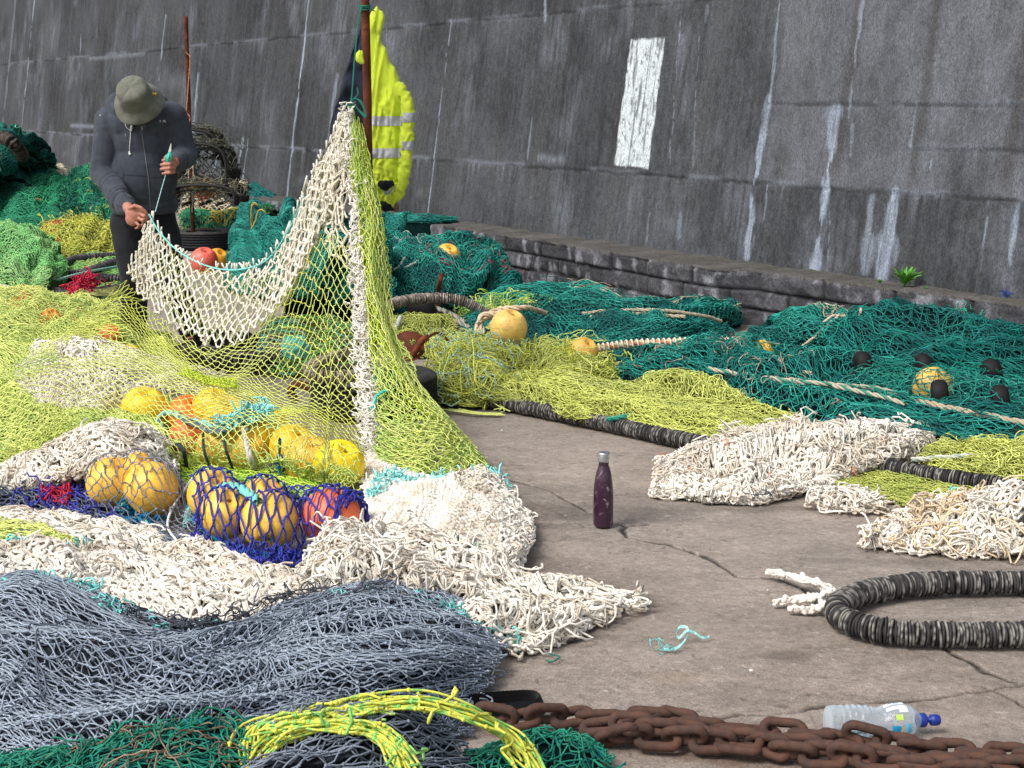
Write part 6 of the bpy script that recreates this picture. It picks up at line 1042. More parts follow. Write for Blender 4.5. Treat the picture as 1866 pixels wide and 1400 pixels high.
o = thing('grey_pipe', pt((722, 595, .1)), 'short curved grey plastic pipe poking from the olive net', 'pipe'); mb = MB(); tubes(mb, cr(np.array([pt((710, 606, .12)), pt((722, 596, .16)), pt((730, 578, .2))]), 16)[None], .014, 12, srgb(176, 182, 180), cap=True); mb.build('pipe', M_FL, o)
tubes_ = None
# ---- crumpled aqua plastic
mb = MB(); th = np.linspace(.02, math.pi - .02, 40)[:, None]; ph = (np.arange(56) * 2 * math.pi / 56)[None]; c = pt((537, 633, .2)); rr = 1 + .16 * np.abs(n2(np.cos(ph) * 2.3 + th, np.sin(ph) * 2.3 + th * 2, 4)) - .2 * np.abs(n2(np.cos(ph) * 3, th * 3, 7))
P = np.stack([.072 * rr * np.sin(th) ** .6 * np.cos(ph), .06 * rr * np.sin(th) ** .6 * np.sin(ph), .058 * rr * np.cos(th)], -1) + c; grid(mb, P, np.array(srgb(96, 196, 178)), wrap_v=True, flip=True); tag(mb.build('plastic_tub', M_FL), 'crumpled aqua green plastic tub behind the lime veil, left of the front tyre', 'tub')
# ---- rusty chain
def link_mesh_data():
    mb = MB(); K = 44; t = np.arange(K) / K * 2 * math.pi; hl, rw = .027, .0185; x = np.where(np.cos(t) >= 0, hl, -hl) + rw * np.cos(t); y = rw * np.sin(t)
    Pp = np.stack([x, y, 0 * t], -1); Pp = arclen(np.r_[Pp, Pp[:1]], K + 1)[:-1]; tg = nrm(np.roll(Pp, -1, 0) - np.roll(Pp, 1, 0)); nn = np.cross(tg, [0, 0, 1.]); th = np.arange(12) * 2 * math.pi / 12; r = .0112
    P = Pp[:, None] + r * (np.cos(th)[None, :, None] * nn[:, None] + np.sin(th)[None, :, None] * np.array([0, 0, 1.])); P = P + .0008 * n3(P, 120)[..., None]
    grid(mb, P, srgb(66, 51, 46), wrap_u=True, wrap_v=True); me = mb.mesh('chain_link'); me.materials.append(M_CH); me.polygons.foreach_set('use_smooth', np.ones(len(me.polygons), bool)); return me
M_CH = mat('chain_rust', attr=True, rough=.8, spec=.3, nscale=34, ramp=srgb(90, 62, 50), bump=.8, bscale=150, bdist=.002)
me_l = link_mesh_data(); ch = thing('rusty_chain', pt((1300, 1350, 0)), 'heavy rusty iron chain lying doubled up along the bottom edge of the quay', 'chain'); rs = np.random.RandomState(12); cnt = 0
for si, (pts, roll0) in enumerate([([(880, 1312, .022), (950, 1318, .022), (1030, 1310, .022), (1100, 1308, .022), (1180, 1312, .022), (1300, 1326, .022), (1400, 1336, .022), (1540, 1350, .022), (1700, 1366, .022), (1920, 1388, .022)], .8), ([(1075, 1325, .03), (1130, 1318, .045), (1200, 1328, .04), (1300, 1343, .035), (1400, 1356, .035), (1520, 1368, .035), (1660, 1386, .035), (1800, 1398, .035), (1920, 1406, .035)], .5),
                           ([(1125, 1352, .02), (1210, 1350, .02), (1300, 1358, .02), (1380, 1366, .02), (1480, 1380, .02), (1600, 1396, .02), (1760, 1415, .02), (1900, 1425, .02)], .3), ([(1100, 1345, .022), (1150, 1328, .05), (1190, 1310, .03)], .7)]):
    B = onrow(pts, 300); L = np.linalg.norm(np.diff(B, axis=0), axis=1).sum(); n = int(L / .0600); Q = arclen(B, n + 1)
    for k in range(n):
        if cnt >= 99: break
        a_, b_ = Q[k], Q[k + 1]; mid = (a_ + b_) / 2 + rs.randn(3) * [.003, .004, .002]; d = Vector(b_ - a_).normalized(); roll = (math.pi / 4 if k % 2 else -math.pi / 4) + .35 * rs.randn()
        X_ = d; up = Vector((0, 0, 1)); Y_ = up.cross(X_).normalized(); Z_ = X_.cross(Y_); Mx = Matrix((X_, Y_, Z_)).transposed(); Mx = Mx @ Matrix.Rotation(roll, 3, 'X') @ Matrix.Rotation(.12 * rs.randn(), 3, 'Z')
        o = bpy.data.objects.new('link', me_l); C.objects.link(o); o.parent = ch; loc = Vector(mid) - ch.location; loc.z = max(loc.z, .0112 + .0325 * abs(math.sin(roll)) * .9); o.matrix_local = Matrix.Translation(loc) @ Mx.to_4x4(); cnt += 1
# ---- black webbing strap
o = thing('black_strap', pt((930, 1285, 0)), 'black woven webbing strap folded in a loop above the rusty chain', 'strap'); mb = MB(); Q = arclen(onrow([(800, 1288, .02), (870, 1276, .02), (930, 1270, .02), (972, 1270, .022), (988, 1280, .022), (978, 1291, .02), (930, 1296, .018), (905, 1302, .016), (880, 1310, .014)], 200), 180); t = nrm(np.gradient(Q, axis=0)); sd = nrm(np.cross(t, [0, 0, 1.]))
hh = np.linspace(-.019, .019, 9); rip = .0012 * np.sin(np.arange(180) * 1.6)[:, None] * np.sin(np.arange(9) * 2.2)[None]
for sg in (1, -1):
    P = Q[:, None] + np.array([0, 0, 1.]) * hh[None, :, None] * .95 + sd[:, None] * (sg * .003 + rip[..., None] + .35 * hh[None, :, None]); P[..., 2] = np.maximum(P[..., 2], .002 + .001 * sg); grid(mb, P, srgb(26, 28, 32), flip=sg < 0)
mb.build('webbing', M_CL, o)
# ---- steel drinks bottle
c = G(1099, 958); o = thing('drinks_bottle', c, 'scuffed dark purple metal drinks bottle with a steel cap standing on the quay', 'bottle')
prof = [(.001, .001), (.026, .0), (.031, .001), (.0335, .006), (.0342, .02), (.0346, .06), (.0344, .10), (.0338, .13), (.0305, .163), (.0253, .19), (.0203, .206), (.0178, .215), (.0174, .228)]
pz = np.array(prof); zz = np.linspace(0, 1, 90); sidx = np.r_[0, np.cumsum(np.linalg.norm(np.diff(pz, axis=0), axis=1))]; pp = cr(pz, 140)
mb = MB(); th = np.arange(72) * 2 * math.pi / 72; P = np.stack([pp[:, :1] * np.cos(th), pp[:, :1] * np.sin(th), pp[:, 1:] + 0 * th], -1)
vein = np.clip(1 - np.abs(fbm(np.cos(th)[None] * 1.2 + np.sin(th)[None] * .8 + 0 * pp[:, 1:], pp[:, 1:] * 22 + np.sin(th * 1.)[None], 3, 3)) * 16, 0, 1) * np.clip(n2(th[None] * 3, pp[:, 1:] * 60, 5) * 2 + .2, 0, 1) * (pp[:, 1:] < .2)
spk = np.clip(n2(th[None] * 22, pp[:, 1:] * 600, 8) * 3 - 2.2, 0, 1) * .5; vein = np.maximum(vein, spk)[..., None] * .6
cc = np.array(srgb(50, 20, 43)) * (1 - vein) + np.array(srgb(214, 190, 200)) * vein; grid(mb, P + c, cc, wrap_v=True, flip=True); mb.build('body', mat('purple_enamel', attr=True, rough=.3, spec=.5, nscale=60, nmix=.12, coat=.3), o)
mb = MB(); lathe(mb, [(.0175, .226), (.0205, .227), (.0207, .230), (.0205, .254), (.0195, .2585), (.017, .260), (.012, .2595), (.001, .2592)], 48, c, np.array(srgb(190, 194, 198))); mb.build('cap', mat('brushed_steel', attr=True, rough=.32, metal=.9, nscale=40, nmix=.15), o)
# ---- crushed clear water bottle
m = bpy.data.materials.new('clear_plastic'); m.use_nodes = True; N = m.node_tree.nodes; L = m.node_tree.links; pb = N['Principled BSDF']; pb.inputs['Base Color'].default_value = (.72, .82, .9, 1); pb.inputs['Roughness'].default_value = .12; pb.inputs['Specular IOR Level'].default_value = .9
tr = N.new('ShaderNodeBsdfTransparent'); tr.inputs[0].default_value = (.88, .93, .97, 1); mx = N.new('ShaderNodeMixShader'); lw = N.new('ShaderNodeLayerWeight'); lw.inputs[0].default_value = .45; mr = N.new('ShaderNodeMapRange'); mr.inputs[3].default_value = .12; mr.inputs[4].default_value = .75; L.new(lw.outputs['Facing'], mr.inputs[0]); L.new(mr.outputs[0], mx.inputs[0]); L.new(tr.outputs[0], mx.inputs[1]); L.new(pb.outputs[0], mx.inputs[2]); L.new(mx.outputs[0], N['Material Output'].inputs[0])
tc = N.new('ShaderNodeTexCoord'); nz = N.new('ShaderNodeTexNoise'); nz.inputs['Scale'].default_value = 45; bp = N.new('ShaderNodeBump'); bp.inputs['Strength'].default_value = .8; bp.inputs['Distance'].default_value = .004; L.new(tc.outputs['Object'], nz.inputs[0]); L.new(nz.outputs['Fac'], bp.inputs['Height']); L.new(bp.outputs[0], pb.inputs['Normal']); L.new(bp.outputs[0], lw.inputs['Normal'])
M_CP = m; a = pt((1507, 1316, .038)); e = pt((1712, 1312, .030)); ax = Vector(e - a).normalized(); Lb = float(np.linalg.norm(e - a)); o = thing('water_bottle', (a + e) / 2 * [1, 1, 0], 'crushed clear plastic water bottle with a blue cap lying behind the chain', 'bottle')
def bprof(t):
    r = np.interp(t, [0, .012, .05, .30, .40, .46, .56, .66, .74, .80, .83], [.030, .036, .037, .037, .033, .033, .041, .041, .034, .020, .013]); return r + .0013 * np.sin(t * Lb * 420) * (t < .4) * (t > .08)
tt_ = np.linspace(0, .83, 150); th = np.arange(64) * 2 * math.pi / 64; rb = bprof(tt_)
def bsurf(t, th_, add=0.):
    r = bprof(t) * (1 - .22 * np.clip(np.sin(th_ - .7), 0, 1) ** 3 * np.exp(-((t - .45) / .07) ** 2) + .05 * n2(t * 14, np.cos(th_) * 2, 6)) + add
    Lp = np.stack([r * np.cos(th_), r * np.sin(th_), t * Lb + 0 * th_], -1); return Lp @ np.array(ax.to_track_quat('Z', 'Y').to_matrix()).T + a
mb = MB(); grid(mb, np.concatenate([bsurf(np.array([[0.004]]), th[None]) * .0 + bsurf(np.array([[.004]]), th[None]).mean(1, keepdims=True), bsurf(tt_[:, None], th[None])], 0), (1, 1, 1), wrap_v=True); mb.build('shell', M_CP, o)
frame = np.array(ax.to_track_quat('Z', 'Y').to_matrix()); cv = nrm(np.array([0, -.75, .66])); th0 = math.atan2(float(cv @ frame[:, 1]), float(cv @ frame[:, 0])); 
sgn = 1 if float(np.array([0, 0, 1.]) @ (frame[:, 1] * math.cos(th0) - frame[:, 0] * math.sin(th0))) > 0 else -1
def patchl(t0, t1, h0, h1, col, name, add=.0008):
    tg, hg = np.meshgrid(np.linspace(t0, t1, 10), np.linspace(h0, h1, 12), indexing='ij'); mb = MB(); grid(mb, bsurf(tg, th0 + sgn * hg, add), np.array(col)); return mb.build(name, M_LB, o)
M_LB = mat('printed_film', attr=True, rough=.35, spec=.5, nscale=50, nmix=.08)
for (t0, t1, h0, h1, col, ad) in [(.49, .66, .75, 1.0, srgb(222, 228, 236), .0008), (.50, .60, .35, .62, srgb(206, 222, 238), .0008), (.60, .68, .15, .66, srgb(226, 230, 240), .0008), (.53, .60, -.95, -.62, srgb(30, 150, 200), .0008), (.64, .70, -1.1, -.5, srgb(120, 196, 230), .0008), (.615, .628, -1.0, -.66, srgb(230, 180, 40), .0012), (.56, .62, -.30, .02, srgb(176, 214, 90), .0012), (.22, .40, -1.15, -.98, srgb(160, 206, 226), .0008)]: patchl(t0, t1, h0, h1, col, 'label_print', ad)
for k in range(9): patchl(.525 + k * .010, .525 + k * .010 + .004 + .002 * (k % 3), .86, .99, srgb(24, 26, 34), 'label_print', .0014)
mb = MB(); CB = srgb(26, 50, 140); Mr = frame
for prof, in ([[(.0145, .80), (.0165, .805), (.0165, .865), (.0145, .875), (.010, .885), (.001, .886)]], [[(.006, .88), (.006, .915), (.0125, .92), (.0135, .95), (.0125, .985), (.010, 1.0), (.001, 1.0)]]):
    lathe(mb, [(r_, t_ * Lb) for r_, t_ in prof], 32, a, np.array(CB), axis=ax)
mb.build('cap', M_FL, o)
# ---- scraps on the concrete
o = thing('twine_scrap', pt((1245, 1165, 0)), 'curled scrap of pale turquoise flat twine on the bare quay', 'twine'); mb = MB(); Q = arclen(onrow([(1208, 1184, .004), (1232, 1182, .004), (1250, 1165, .02), (1255, 1147, .03), (1240, 1143, .03), (1232, 1155, .02), (1238, 1163, .01), (1252, 1150, .03), (1268, 1155, .02), (1280, 1163, .008), (1293, 1161, .004)], 200), 120)
wd = np.array([0, .6, .5]) * .0042; grid(mb, np.stack([Q - wd, Q + wd]), srgb(140, 214, 206)); grid(mb, np.stack([Q - wd, Q + wd]) + [0, .001, .0015], np.where((np.arange(120) % 9 < 2)[None, :, None], np.array(srgb(220, 240, 236)), np.array(srgb(140, 214, 206))) * np.ones((2, 1, 1)), flip=True)
strip_bits(mb, [(1206, 1184, .004), (1218, 1184, .004)], 12, .015, .0012, srgb(120, 200, 196), 3); mb.build('ribbon', M_TW, o)
mb = MB(); rope(mb, onrow([(994, 1203, .003), (1005, 1206, .004), (1018, 1200, .006), (1019, 1196, .008), (1000, 1192, .004)]), .0022, srgb(20, 110, 90)); tag(mb.build('green_twine_scrap', M_TW), 'tiny bent scrap of dark green twine below the tail of the ivory net', 'twine')
def pebble(px, py, r, col, label): mb = MB(); c = G(px, py); P = _IV * r * [1.2, .9, .6]; mb.add(P + c + [0, 0, r * .5], t=_IF, c=col); tag(mb.build('pebble', M_FL), label, 'pebble', 'white chips on the quay')
pebble(1369, 1224, .006, srgb(226, 224, 218), 'small white chip below the disc rope loop, on open concrete'); pebble(1399, 1077, .005, srgb(190, 186, 180), 'pale chip beside the crack left of the disc rope loop'); pebble(1268, 816 + 0, .007, srgb(214, 212, 206), 'tiny white chip at the front edge of the straight disc rope'); pebble(915, 786, .007, srgb(200, 198, 194), 'flat pale chip on the quay right of the front tyre')
mb = MB(); rs = np.random.RandomState(6)
for k in range(9): y0 = 745 + k % 3; tubes(mb, cr(np.array([pt((800 + k * 6, y0, .006 + .01 * rs.rand())), pt((850 + rs.rand() * 10, 748 + rs.rand() * 6, .01)), pt((890 + rs.rand() * 10, 752 + rs.rand() * 5, .006)), pt((905 + rs.rand() * 16, 750 + rs.rand() * 8, .005))]), 20)[None], .003, 4, np.array(LIME))
for k in range(4): tubes(mb, cr(np.array([pt((890 + k * 8, 725 - k * 4, .05)), pt((905 + k * 7, 738, .03)), pt((930 - k * 10, 750 - k, .008))]), 16)[None], .003, 4, np.array(LIME))
tag(mb.build('lime_twine_ends', M_TW), 'loose lime twine ends lying on the quay just right of the tyre', 'twine')
# sticks lying in the grey net
for k, (pts, lb) in enumerate([(([(-10, 1170, .17), (30, 1145, .19)]), 'pale dry stalk stuck in the grey net at the left edge'), (([(110, 1195, .165), (150, 1175, .175), (208, 1158, .175)]), 'thin brown dry stalk lying on the grey net')]):
    mb = MB(); tubes(mb, cr(np.array([pt(p) for p in pts]), 12)[None], .003, 6, srgb(176, 160, 132), cap=True); tag(mb.build('dry_stalk', M_TW), lb, 'stalk', 'stalks in the grey net')
# ---- weeds on the ledge
def weed(px, py, d, n, h, w_, label, col=srgb(84, 150, 40)):
    b = D(px, py, d); b[2] = .352; o = thing('weed', b, label, 'plant'); mb = MB(); rs = np.random.RandomState(int(px))
    for k in range(n):
        an = rs.rand() * 6.28; hh_ = h * (.45 + .6 * rs.rand()); le = rs.rand() * .8 + .15; s = np.linspace(0, 1, 9); cx = np.stack([np.cos(an) * le * hh_ * s ** 1.4, np.sin(an) * le * hh_ * s ** 1.4, hh_ * (s - .35 * le * s * s)], -1); wd = w_ * np.sin(np.clip(s * 2.6 + .35, 0, math.pi)) * (1 + .25 * np.sin(s * 20 + k)); sd = np.array([-math.sin(an), math.cos(an), .2]); 
        P = np.stack([b + cx - sd * wd[:, None], b + cx + [0, 0, -.004], b + cx + sd * wd[:, None]]); grid(mb, P, np.array(col) * (.7 + .6 * rs.rand()))
    mb.build('leaves', M_LF, o)
M_LF = mat('leaf', attr=True, rough=.55, spec=.35, nscale=30, nmix=.2)
weed(1648, 518, 9.15, 46, .135, .010, 'bright green leafy weed growing at the wall foot on the ledge'); weed(1604, 508, 9.3, 16, .03, .006, 'low tuft of small green leaves left of the leafy weed'); weed(1688, 521, 9.0, 10, .02, .005, 'tiny sprig of green right of the leafy weed'); weed(1238, 445, 11.4, 14, .03, .007, 'small moss tuft on the ledge under the white painted rectangle')
tag((lambda mb: (strip_bits(mb, [(1826, 538, .365), (1852, 537, .365)], 22, .022, .002, srgb(50, 80, 160), 3), mb.build('blue_twine_scrap', M_TW))[1])(MB()), 'little tangle of blue twine on the ledge at the right edge', 'twine')
# ---- lobster pots behind the man
def creel(px, pyb, d, w_, h_, dp, label, rnd=0.):
    b = D(px, pyb, d); o = thing('lobster_pot', b, label, 'lobster pot', 'lobster pots against the wall'); mb = MB(); BK = srgb(44, 42, 38); fr_ = [(-w_ / 2, 0), (-w_ / 2, h_ * .6), (-w_ * .36, h_ * .9), (0, h_), (w_ * .36, h_ * .9), (w_ / 2, h_ * .6), (w_ / 2, 0)]
    for yy in (-dp / 2, 0, dp / 2): P = np.array([(x, yy, z) for x, z in fr_]); tubes(mb, (cr(P, 40) + b)[None], .014, 6, BK)
    for x, z in fr_: tubes(mb, (np.array([(x, -dp / 2, z + .01), (x, dp / 2, z + .01)]) + b)[None], .014, 6, BK, cap=True)
    for x in np.linspace(-w_ / 2, w_ / 2, 5): tubes(mb, (np.array([(x, -dp / 2, .012), (x, dp / 2, .012)]) + b)[None], .016, 6, BK, cap=True)
    mb.build('frame', M_RUB, o); mb = MB(); S = np.stack([cr(np.array([(x, yy, z) for x, z in fr_]), 60) + b for yy in np.linspace(-dp / 2, dp / 2, 20)]); lattice(mb, S, cell=(.035, .035), r=.006, col=srgb(40, 44, 38), col2=srgb(86, 92, 76), warp=.04, jit=.6, sides=3, K=3); lattice(mb, S, cell=(.035, .035), r=.006, col=srgb(36, 40, 34), lift=-.05, warp=.04, jit=.6, sides=3, K=3, seed=3); loose(mb, S, 60, .3, .005, srgb(90, 90, 76), 4, lift=.01, amp=.03, sides=3)
    for yy in (-dp / 2, dp / 2):
        S = np.stack([np.stack([np.linspace(-w_ / 2, w_ / 2, 20), np.full(20, yy), np.full(20, z)], -1) for z in np.linspace(.02, h_ * .85, 14)]) + b; lattice(mb, S, cell=(.045, .045), r=.006, col=srgb(50, 56, 46), col2=srgb(120, 124, 110), warp=.03, jit=.4, sides=3, K=3)
    mb.build('netting', M_TW, o)['kind'] = 'stuff'; return o
creel(375, 338, 15.6, .52, .42, .6, 'dark lobster pot in the lower row behind the rear pole'); creel(300, 345, 15.9, .5, .4, .5, 'dark lobster pot mostly hidden behind the man'); creel(375, 372, 15.2, .66, .20, .6, 'low dark lobster pot frame at the bottom of the stack behind the rear pole'); creel(358, 290, 16.0, .5, .30, .5, 'weathered round topped lobster pot on top of the stack behind the rear pole')
mb = MB(); strip_bits(mb, [(368, 352, .45), (376, 350, .45)], 120, .09, .006, srgb(214, 100, 70), 3, .035, .04); tag(mb.build('orange_rope_tuft', M_TW), 'tangled tuft of orange twine in front of the lobster pots', 'twine')
mb = MB(); rs = np.random.RandomState(3)
for k in range(160): q0 = D(340 + rs.rand() * 80, 338 + rs.rand() * 12, 15.1); tubes(mb, (q0 + np.cumsum(rs.randn(5, 3) * .025, 0))[None], .004, 3, srgb(150, 140, 110)); 
tag(mb.build('twine_clutter', M_TW), 'straw coloured twine clutter between the stacked lobster pots', 'twine')
disc_rope('black_hose', 'black ribbed hose curled on top of the highest green heap at the left edge', cr(np.array([pt((-40, 262, 1.0)), pt((0, 250, 1.06)), (pt((25, 262, 1.0))), pt((42, 285, .85))]), 60), .07, .035, seed=9, col=srgb(40, 34, 30), edge=srgb(90, 80, 70))
# ================================================================= THE MAN MENDING THE NET
DM = 8.65
def M3(px, py, dy=0.): return D(px, py, DM + dy)
def cap_parts(mb, p0, r0, p1, r1, n=18, rings=7, sq=None):
    """closed tapered capsule"""
    p0, p1 = np.array(p0, float), np.array(p1, float); ax = p1 - p0; L = np.linalg.norm(ax); ax = ax / max(L, 1e-6); a = nrm(np.cross(ax, [.3, .8, .5])); b = np.cross(ax, a); th = np.arange(n) * 2 * math.pi / n
    ang = np.linspace(math.pi / 2, 0.02, rings); c = [(p0 - ax * r0 * math.sin(x), r0 * math.cos(x)) for x in ang] + [(p1 + ax * r1 * math.sin(x), r1 * math.cos(x)) for x in ang[::-1]]
    c[0] = (c[0][0], r0 * .06); c[-1] = (c[-1][0], r1 * .06)
    P = np.stack([q[0] + q[1] * (np.cos(th)[:, None] * a + np.sin(th)[:, None] * b) for q in c]); m = len(c); I = np.arange(m * n).reshape(m, n); J = np.roll(I, -1, 1)
    q = np.stack([I[:-1], J[:-1], J[1:], I[1:]], -1).reshape(-1, 4); V = np.concatenate([P.reshape(-1, 3), c[0][0][None], c[-1][0][None]]); k = m * n
    t = np.concatenate([np.stack([J[0], I[0], np.full(n, k)], -1), np.stack([I[-1], J[-1], np.full(n, k + 1)], -1)]); mb.add(V, q, t)
def ell_parts(mb, c, rad, rot=(0, 0, 0), n=24, m=16):
    th = np.arange(n) * 2 * math.pi / n; ph = np.linspace(.03, math.pi - .03, m); Mx = np.array((Matrix.Rotation(rot[2], 3, 'Z') @ Matrix.Rotation(rot[1], 3, 'Y') @ Matrix.Rotation(rot[0], 3, 'X')))
    P = np.stack([np.sin(ph)[:, None] * np.cos(th), np.sin(ph)[:, None] * np.sin(th), np.cos(ph)[:, None] + 0 * th], -1) * np.array(rad); V = np.concatenate([P.reshape(-1, 3), [[0, 0, rad[2]], [0, 0, -rad[2]]]]) @ Mx.T + np.array(c)
    I = np.arange(m * n).reshape(m, n); J = np.roll(I, -1, 1); q = np.stack([I[:-1], I[1:], J[1:], J[:-1]], -1).reshape(-1, 4); k = m * n
    t = np.concatenate([np.stack([I[0], J[0], np.full(n, k)], -1), np.stack([J[-1], I[-1], np.full(n, k + 1)], -1)]); mb.add(V, q, t)
def fuse(mb, name, material, parent, voxel, it=6, disp=None, colf=None, fac=.6):
    """melts overlapping closed shapes into one continuous smooth surface"""
    me = mb.mesh(name + '_src'); o = bpy.data.objects.new(name + '_src', me); C.objects.link(o)
    r = o.modifiers.new('r', 'REMESH'); r.mode = 'VOXEL'; r.voxel_size = voxel; s = o.modifiers.new('s', 'SMOOTH'); s.iterations = it; s.factor = fac
    dg = bpy.context.evaluated_depsgraph_get(); m2 = bpy.data.meshes.new_from_object(o.evaluated_get(dg)); bpy.data.objects.remove(o); bpy.data.meshes.remove(me)
    m2.name = name; m2.materials.clear(); m2.materials.append(material); n = len(m2.vertices); V = np.empty(n * 3, np.float32); m2.vertices.foreach_get('co', V); V = V.reshape(-1, 3).astype(float); N_v = np.empty(n * 3, np.float32); m2.vertices.foreach_get('normal', N_v); N_v = N_v.reshape(-1, 3)
    if disp is not None: V = V + N_v * disp(V)[:, None]; m2.vertices.foreach_set('co', V.astype(np.float32).ravel())
    ca = m2.color_attributes.get('Col') or m2.color_attributes.new('Col', 'FLOAT_COLOR', 'POINT'); cc = np.ones((n, 4), np.float32); cc[:, :3] = colf(V) if colf is not None else 1; ca.data.foreach_set('color', cc.ravel())
    m2.polygons.foreach_set('use_smooth', np.ones(len(m2.polygons), bool)); m2.update(); o = bpy.data.objects.new(name, m2); C.objects.link(o)
    if parent: o.parent = parent; o.location = -Vector(parent.location)
    return o
make_coat()
foot0 = G(300, 655); PM = thing('person', (foot0[0], foot0[1], 0), 'man in grey hooded sweatshirt and olive bucket hat, head bowed, mending the hanging net', 'person')
SKIN = srgb(178, 122, 104); M_SK = mat('skin', attr=True, rough=.55, spec=.35, nscale=60, nmix=.10, bump=.25, bscale=110)
# joints
shL, shR = M3(200, 222, .06), M3(315, 214, .06); elL, elR = M3(186, 318, .02), M3(338, 284, .10); wrL, wrR = M3(232, 378, -.26), M3(317, 296, -.26)
hip, chest, neck = M3(262, 385, .14), M3(256, 250, .06), M3(252, 196, .0)
kneeL, kneeR = M3(246, 510, .05), M3(318, 520, .10); anL = G(244, 640) + [0, 0, .09]; anR = G(352, 640) + [0, 0, .09]
hatc = M3(249, 181, -.16)
# ---- hands: palm, four bent fingers of different lengths, thumb from the side
def finger(mb, pts, r=.0095):
    for k in range(len(pts) - 1): cap_parts(mb, pts[k], r * (1 - .08 * k), pts[k + 1], r * (1 - .08 * (k + 1)), 12, 5)
skin = MB()
# left of photo: back of the hand up, pinching the top of the net
def H1(px, py, dy): return M3(px, py, -.34 + dy)
cap_parts(skin, M3(224, 366, -.20), .030, H1(236, 382, .02), .029); ell_parts(skin, H1(243, 392, 0), (.042, .026, .047), (0, -.55, 0)); ell_parts(skin, H1(240, 400, .0), (.034, .024, .038), (0, -.5, 0))
finger(skin, [H1(251, 381, -.012), H1(260, 384, -.03), H1(268, 390, -.02), H1(271, 397, -.008)], .0105)
finger(skin, [H1(254, 389, -.012), H1(263, 394, -.03), H1(267, 401, -.018), H1(264, 406, -.002)], .0105)
finger(skin, [H1(252, 397, -.01), H1(260, 402, -.028), H1(262, 409, -.016), H1(256, 412, .0)], .0102)
finger(skin, [H1(247, 405, -.008), H1(253, 410, -.022), H1(252, 415, -.012), H1(247, 416, .002)], .009)
finger(skin, [H1(236, 380, -.012), H1(246, 375, -.032), H1(257, 379, -.036), H1(266, 387, -.028)], .0115)
# right of photo: fist closed round the netting needle, four fingers stacked
def H2(px, py, dy): return M3(px, py, -.34 + dy)
cap_parts(skin, M3(326, 290, -.18), .029, H2(316, 297, .03), .027); ell_parts(skin, H2(309, 302, .012), (.038, .028, .045), (0, .25, 0))
for (y0, x1, x2, r) in ((291, 297, 303, .0102), (299, 294, 301, .0108), (307, 294, 301, .0104), (315, 297, 302, .0092)):
    finger(skin, [H2(317, y0 - 1, .0), H2(309, y0, -.028), H2(x1, y0 + 1.5, -.020), H2(x2 - 3, y0 + 2.5, .006)], r)
finger(skin, [H2(317, 290, .0), H2(313, 284, -.016), H2(306, 283, -.024), H2(301, 287, -.022)], .0112)
# head, face, neck
hd = hatc + np.array([0, .062, -.020]); fwd = nrm(np.array([.02, -.52, -.86])); upv = nrm(np.array([0, -.86, .52]))
ell_parts(skin, hd, (.074, .090, .100), (1.02, 0, 0)); ell_parts(skin, hd + fwd * .030 - upv * .055, (.055, .052, .055), (.9, 0, 0)); cap_parts(skin, hd + fwd * .076 - upv * .012, .010, hd + fwd * .090 - upv * .045, .014)
for sx in (-1, 1): ell_parts(skin, hd + np.array([sx * .078, .0, 0]) - upv * .01, (.010, .022, .032), (.9, 0, 0)); ell_parts(skin, hd + fwd * .074 + np.array([sx * .03, 0, 0]) - upv * .005, (.012, .010, .010))
ell_parts(skin, hd + fwd * .078 - upv * .072, (.024, .010, .009), (.8, 0, 0)); cap_parts(skin, hd - upv * .03, .055, neck + [0, .08, -.02], .062)
# torso, arms and legs under the clothes: one body
cap_parts(skin, neck + [0, .08, -.02], .07, chest + [0, .05, 0], .11); cap_parts(skin, chest + [0, .05, 0], .12, hip, .11)
for a_, b_, c_ in ((shL, elL, wrL), (shR, elR, wrR)): cap_parts(skin, chest + [0, .05, .1], .06, a_, .05); cap_parts(skin, a_, .045, b_, .036); cap_parts(skin, b_, .036, c_, .024)
cap_parts(skin, wrL, .025, H1(236, 382, .02), .027); cap_parts(skin, wrR, .025, H2(316, 297, .03), .026)
for hx, k_, a_ in ((-.08, kneeL, anL), (.08, kneeR, anR)): cap_parts(skin, hip + [hx, 0, -.05], .07, k_, .05); cap_parts(skin, k_, .048, a_, .035); cap_parts(skin, a_, .035, a_ + [0, -.13, -.05], .03)
def skc(V):
    red = np.clip(n3(V, 26, 3) * 1.2 + .2, 0, 1)[:, None] * .4; return np.array(SKIN) * (1 - red) + np.array(srgb(196, 104, 88)) * red
fuse(skin, 'body', M_SK, PM, .0034, 2, disp=lambda V: .0009 * n3(V, 90, 4), colf=skc, fac=.5)
# ---- hooded sweatshirt
hood = MB()
ell_parts(hood, chest + [0, .03, .0], (.205, .135, .20)); ell_parts(hood, M3(258, 320, .09), (.195, .15, .24)); ell_parts(hood, M3(262, 372, .12), (.190, .145, .085)); cap_parts(hood, M3(230, 225, .07), .115, M3(286, 222, .07), .115)
for a_, b_, c_, sx in ((shL, elL, wrL, -1), (shR, elR, wrR, 1)):
    cap_parts(hood, M3(256, 218, .08), .095, a_ + [0, .0, 0], .080); cap_parts(hood, a_, .080, b_, .064); cap_parts(hood, b_, .064, b_ * .35 + c_ * .65, .055); cap_parts(hood, b_ * .35 + c_ * .65, .054, c_ * 1.0, .040)
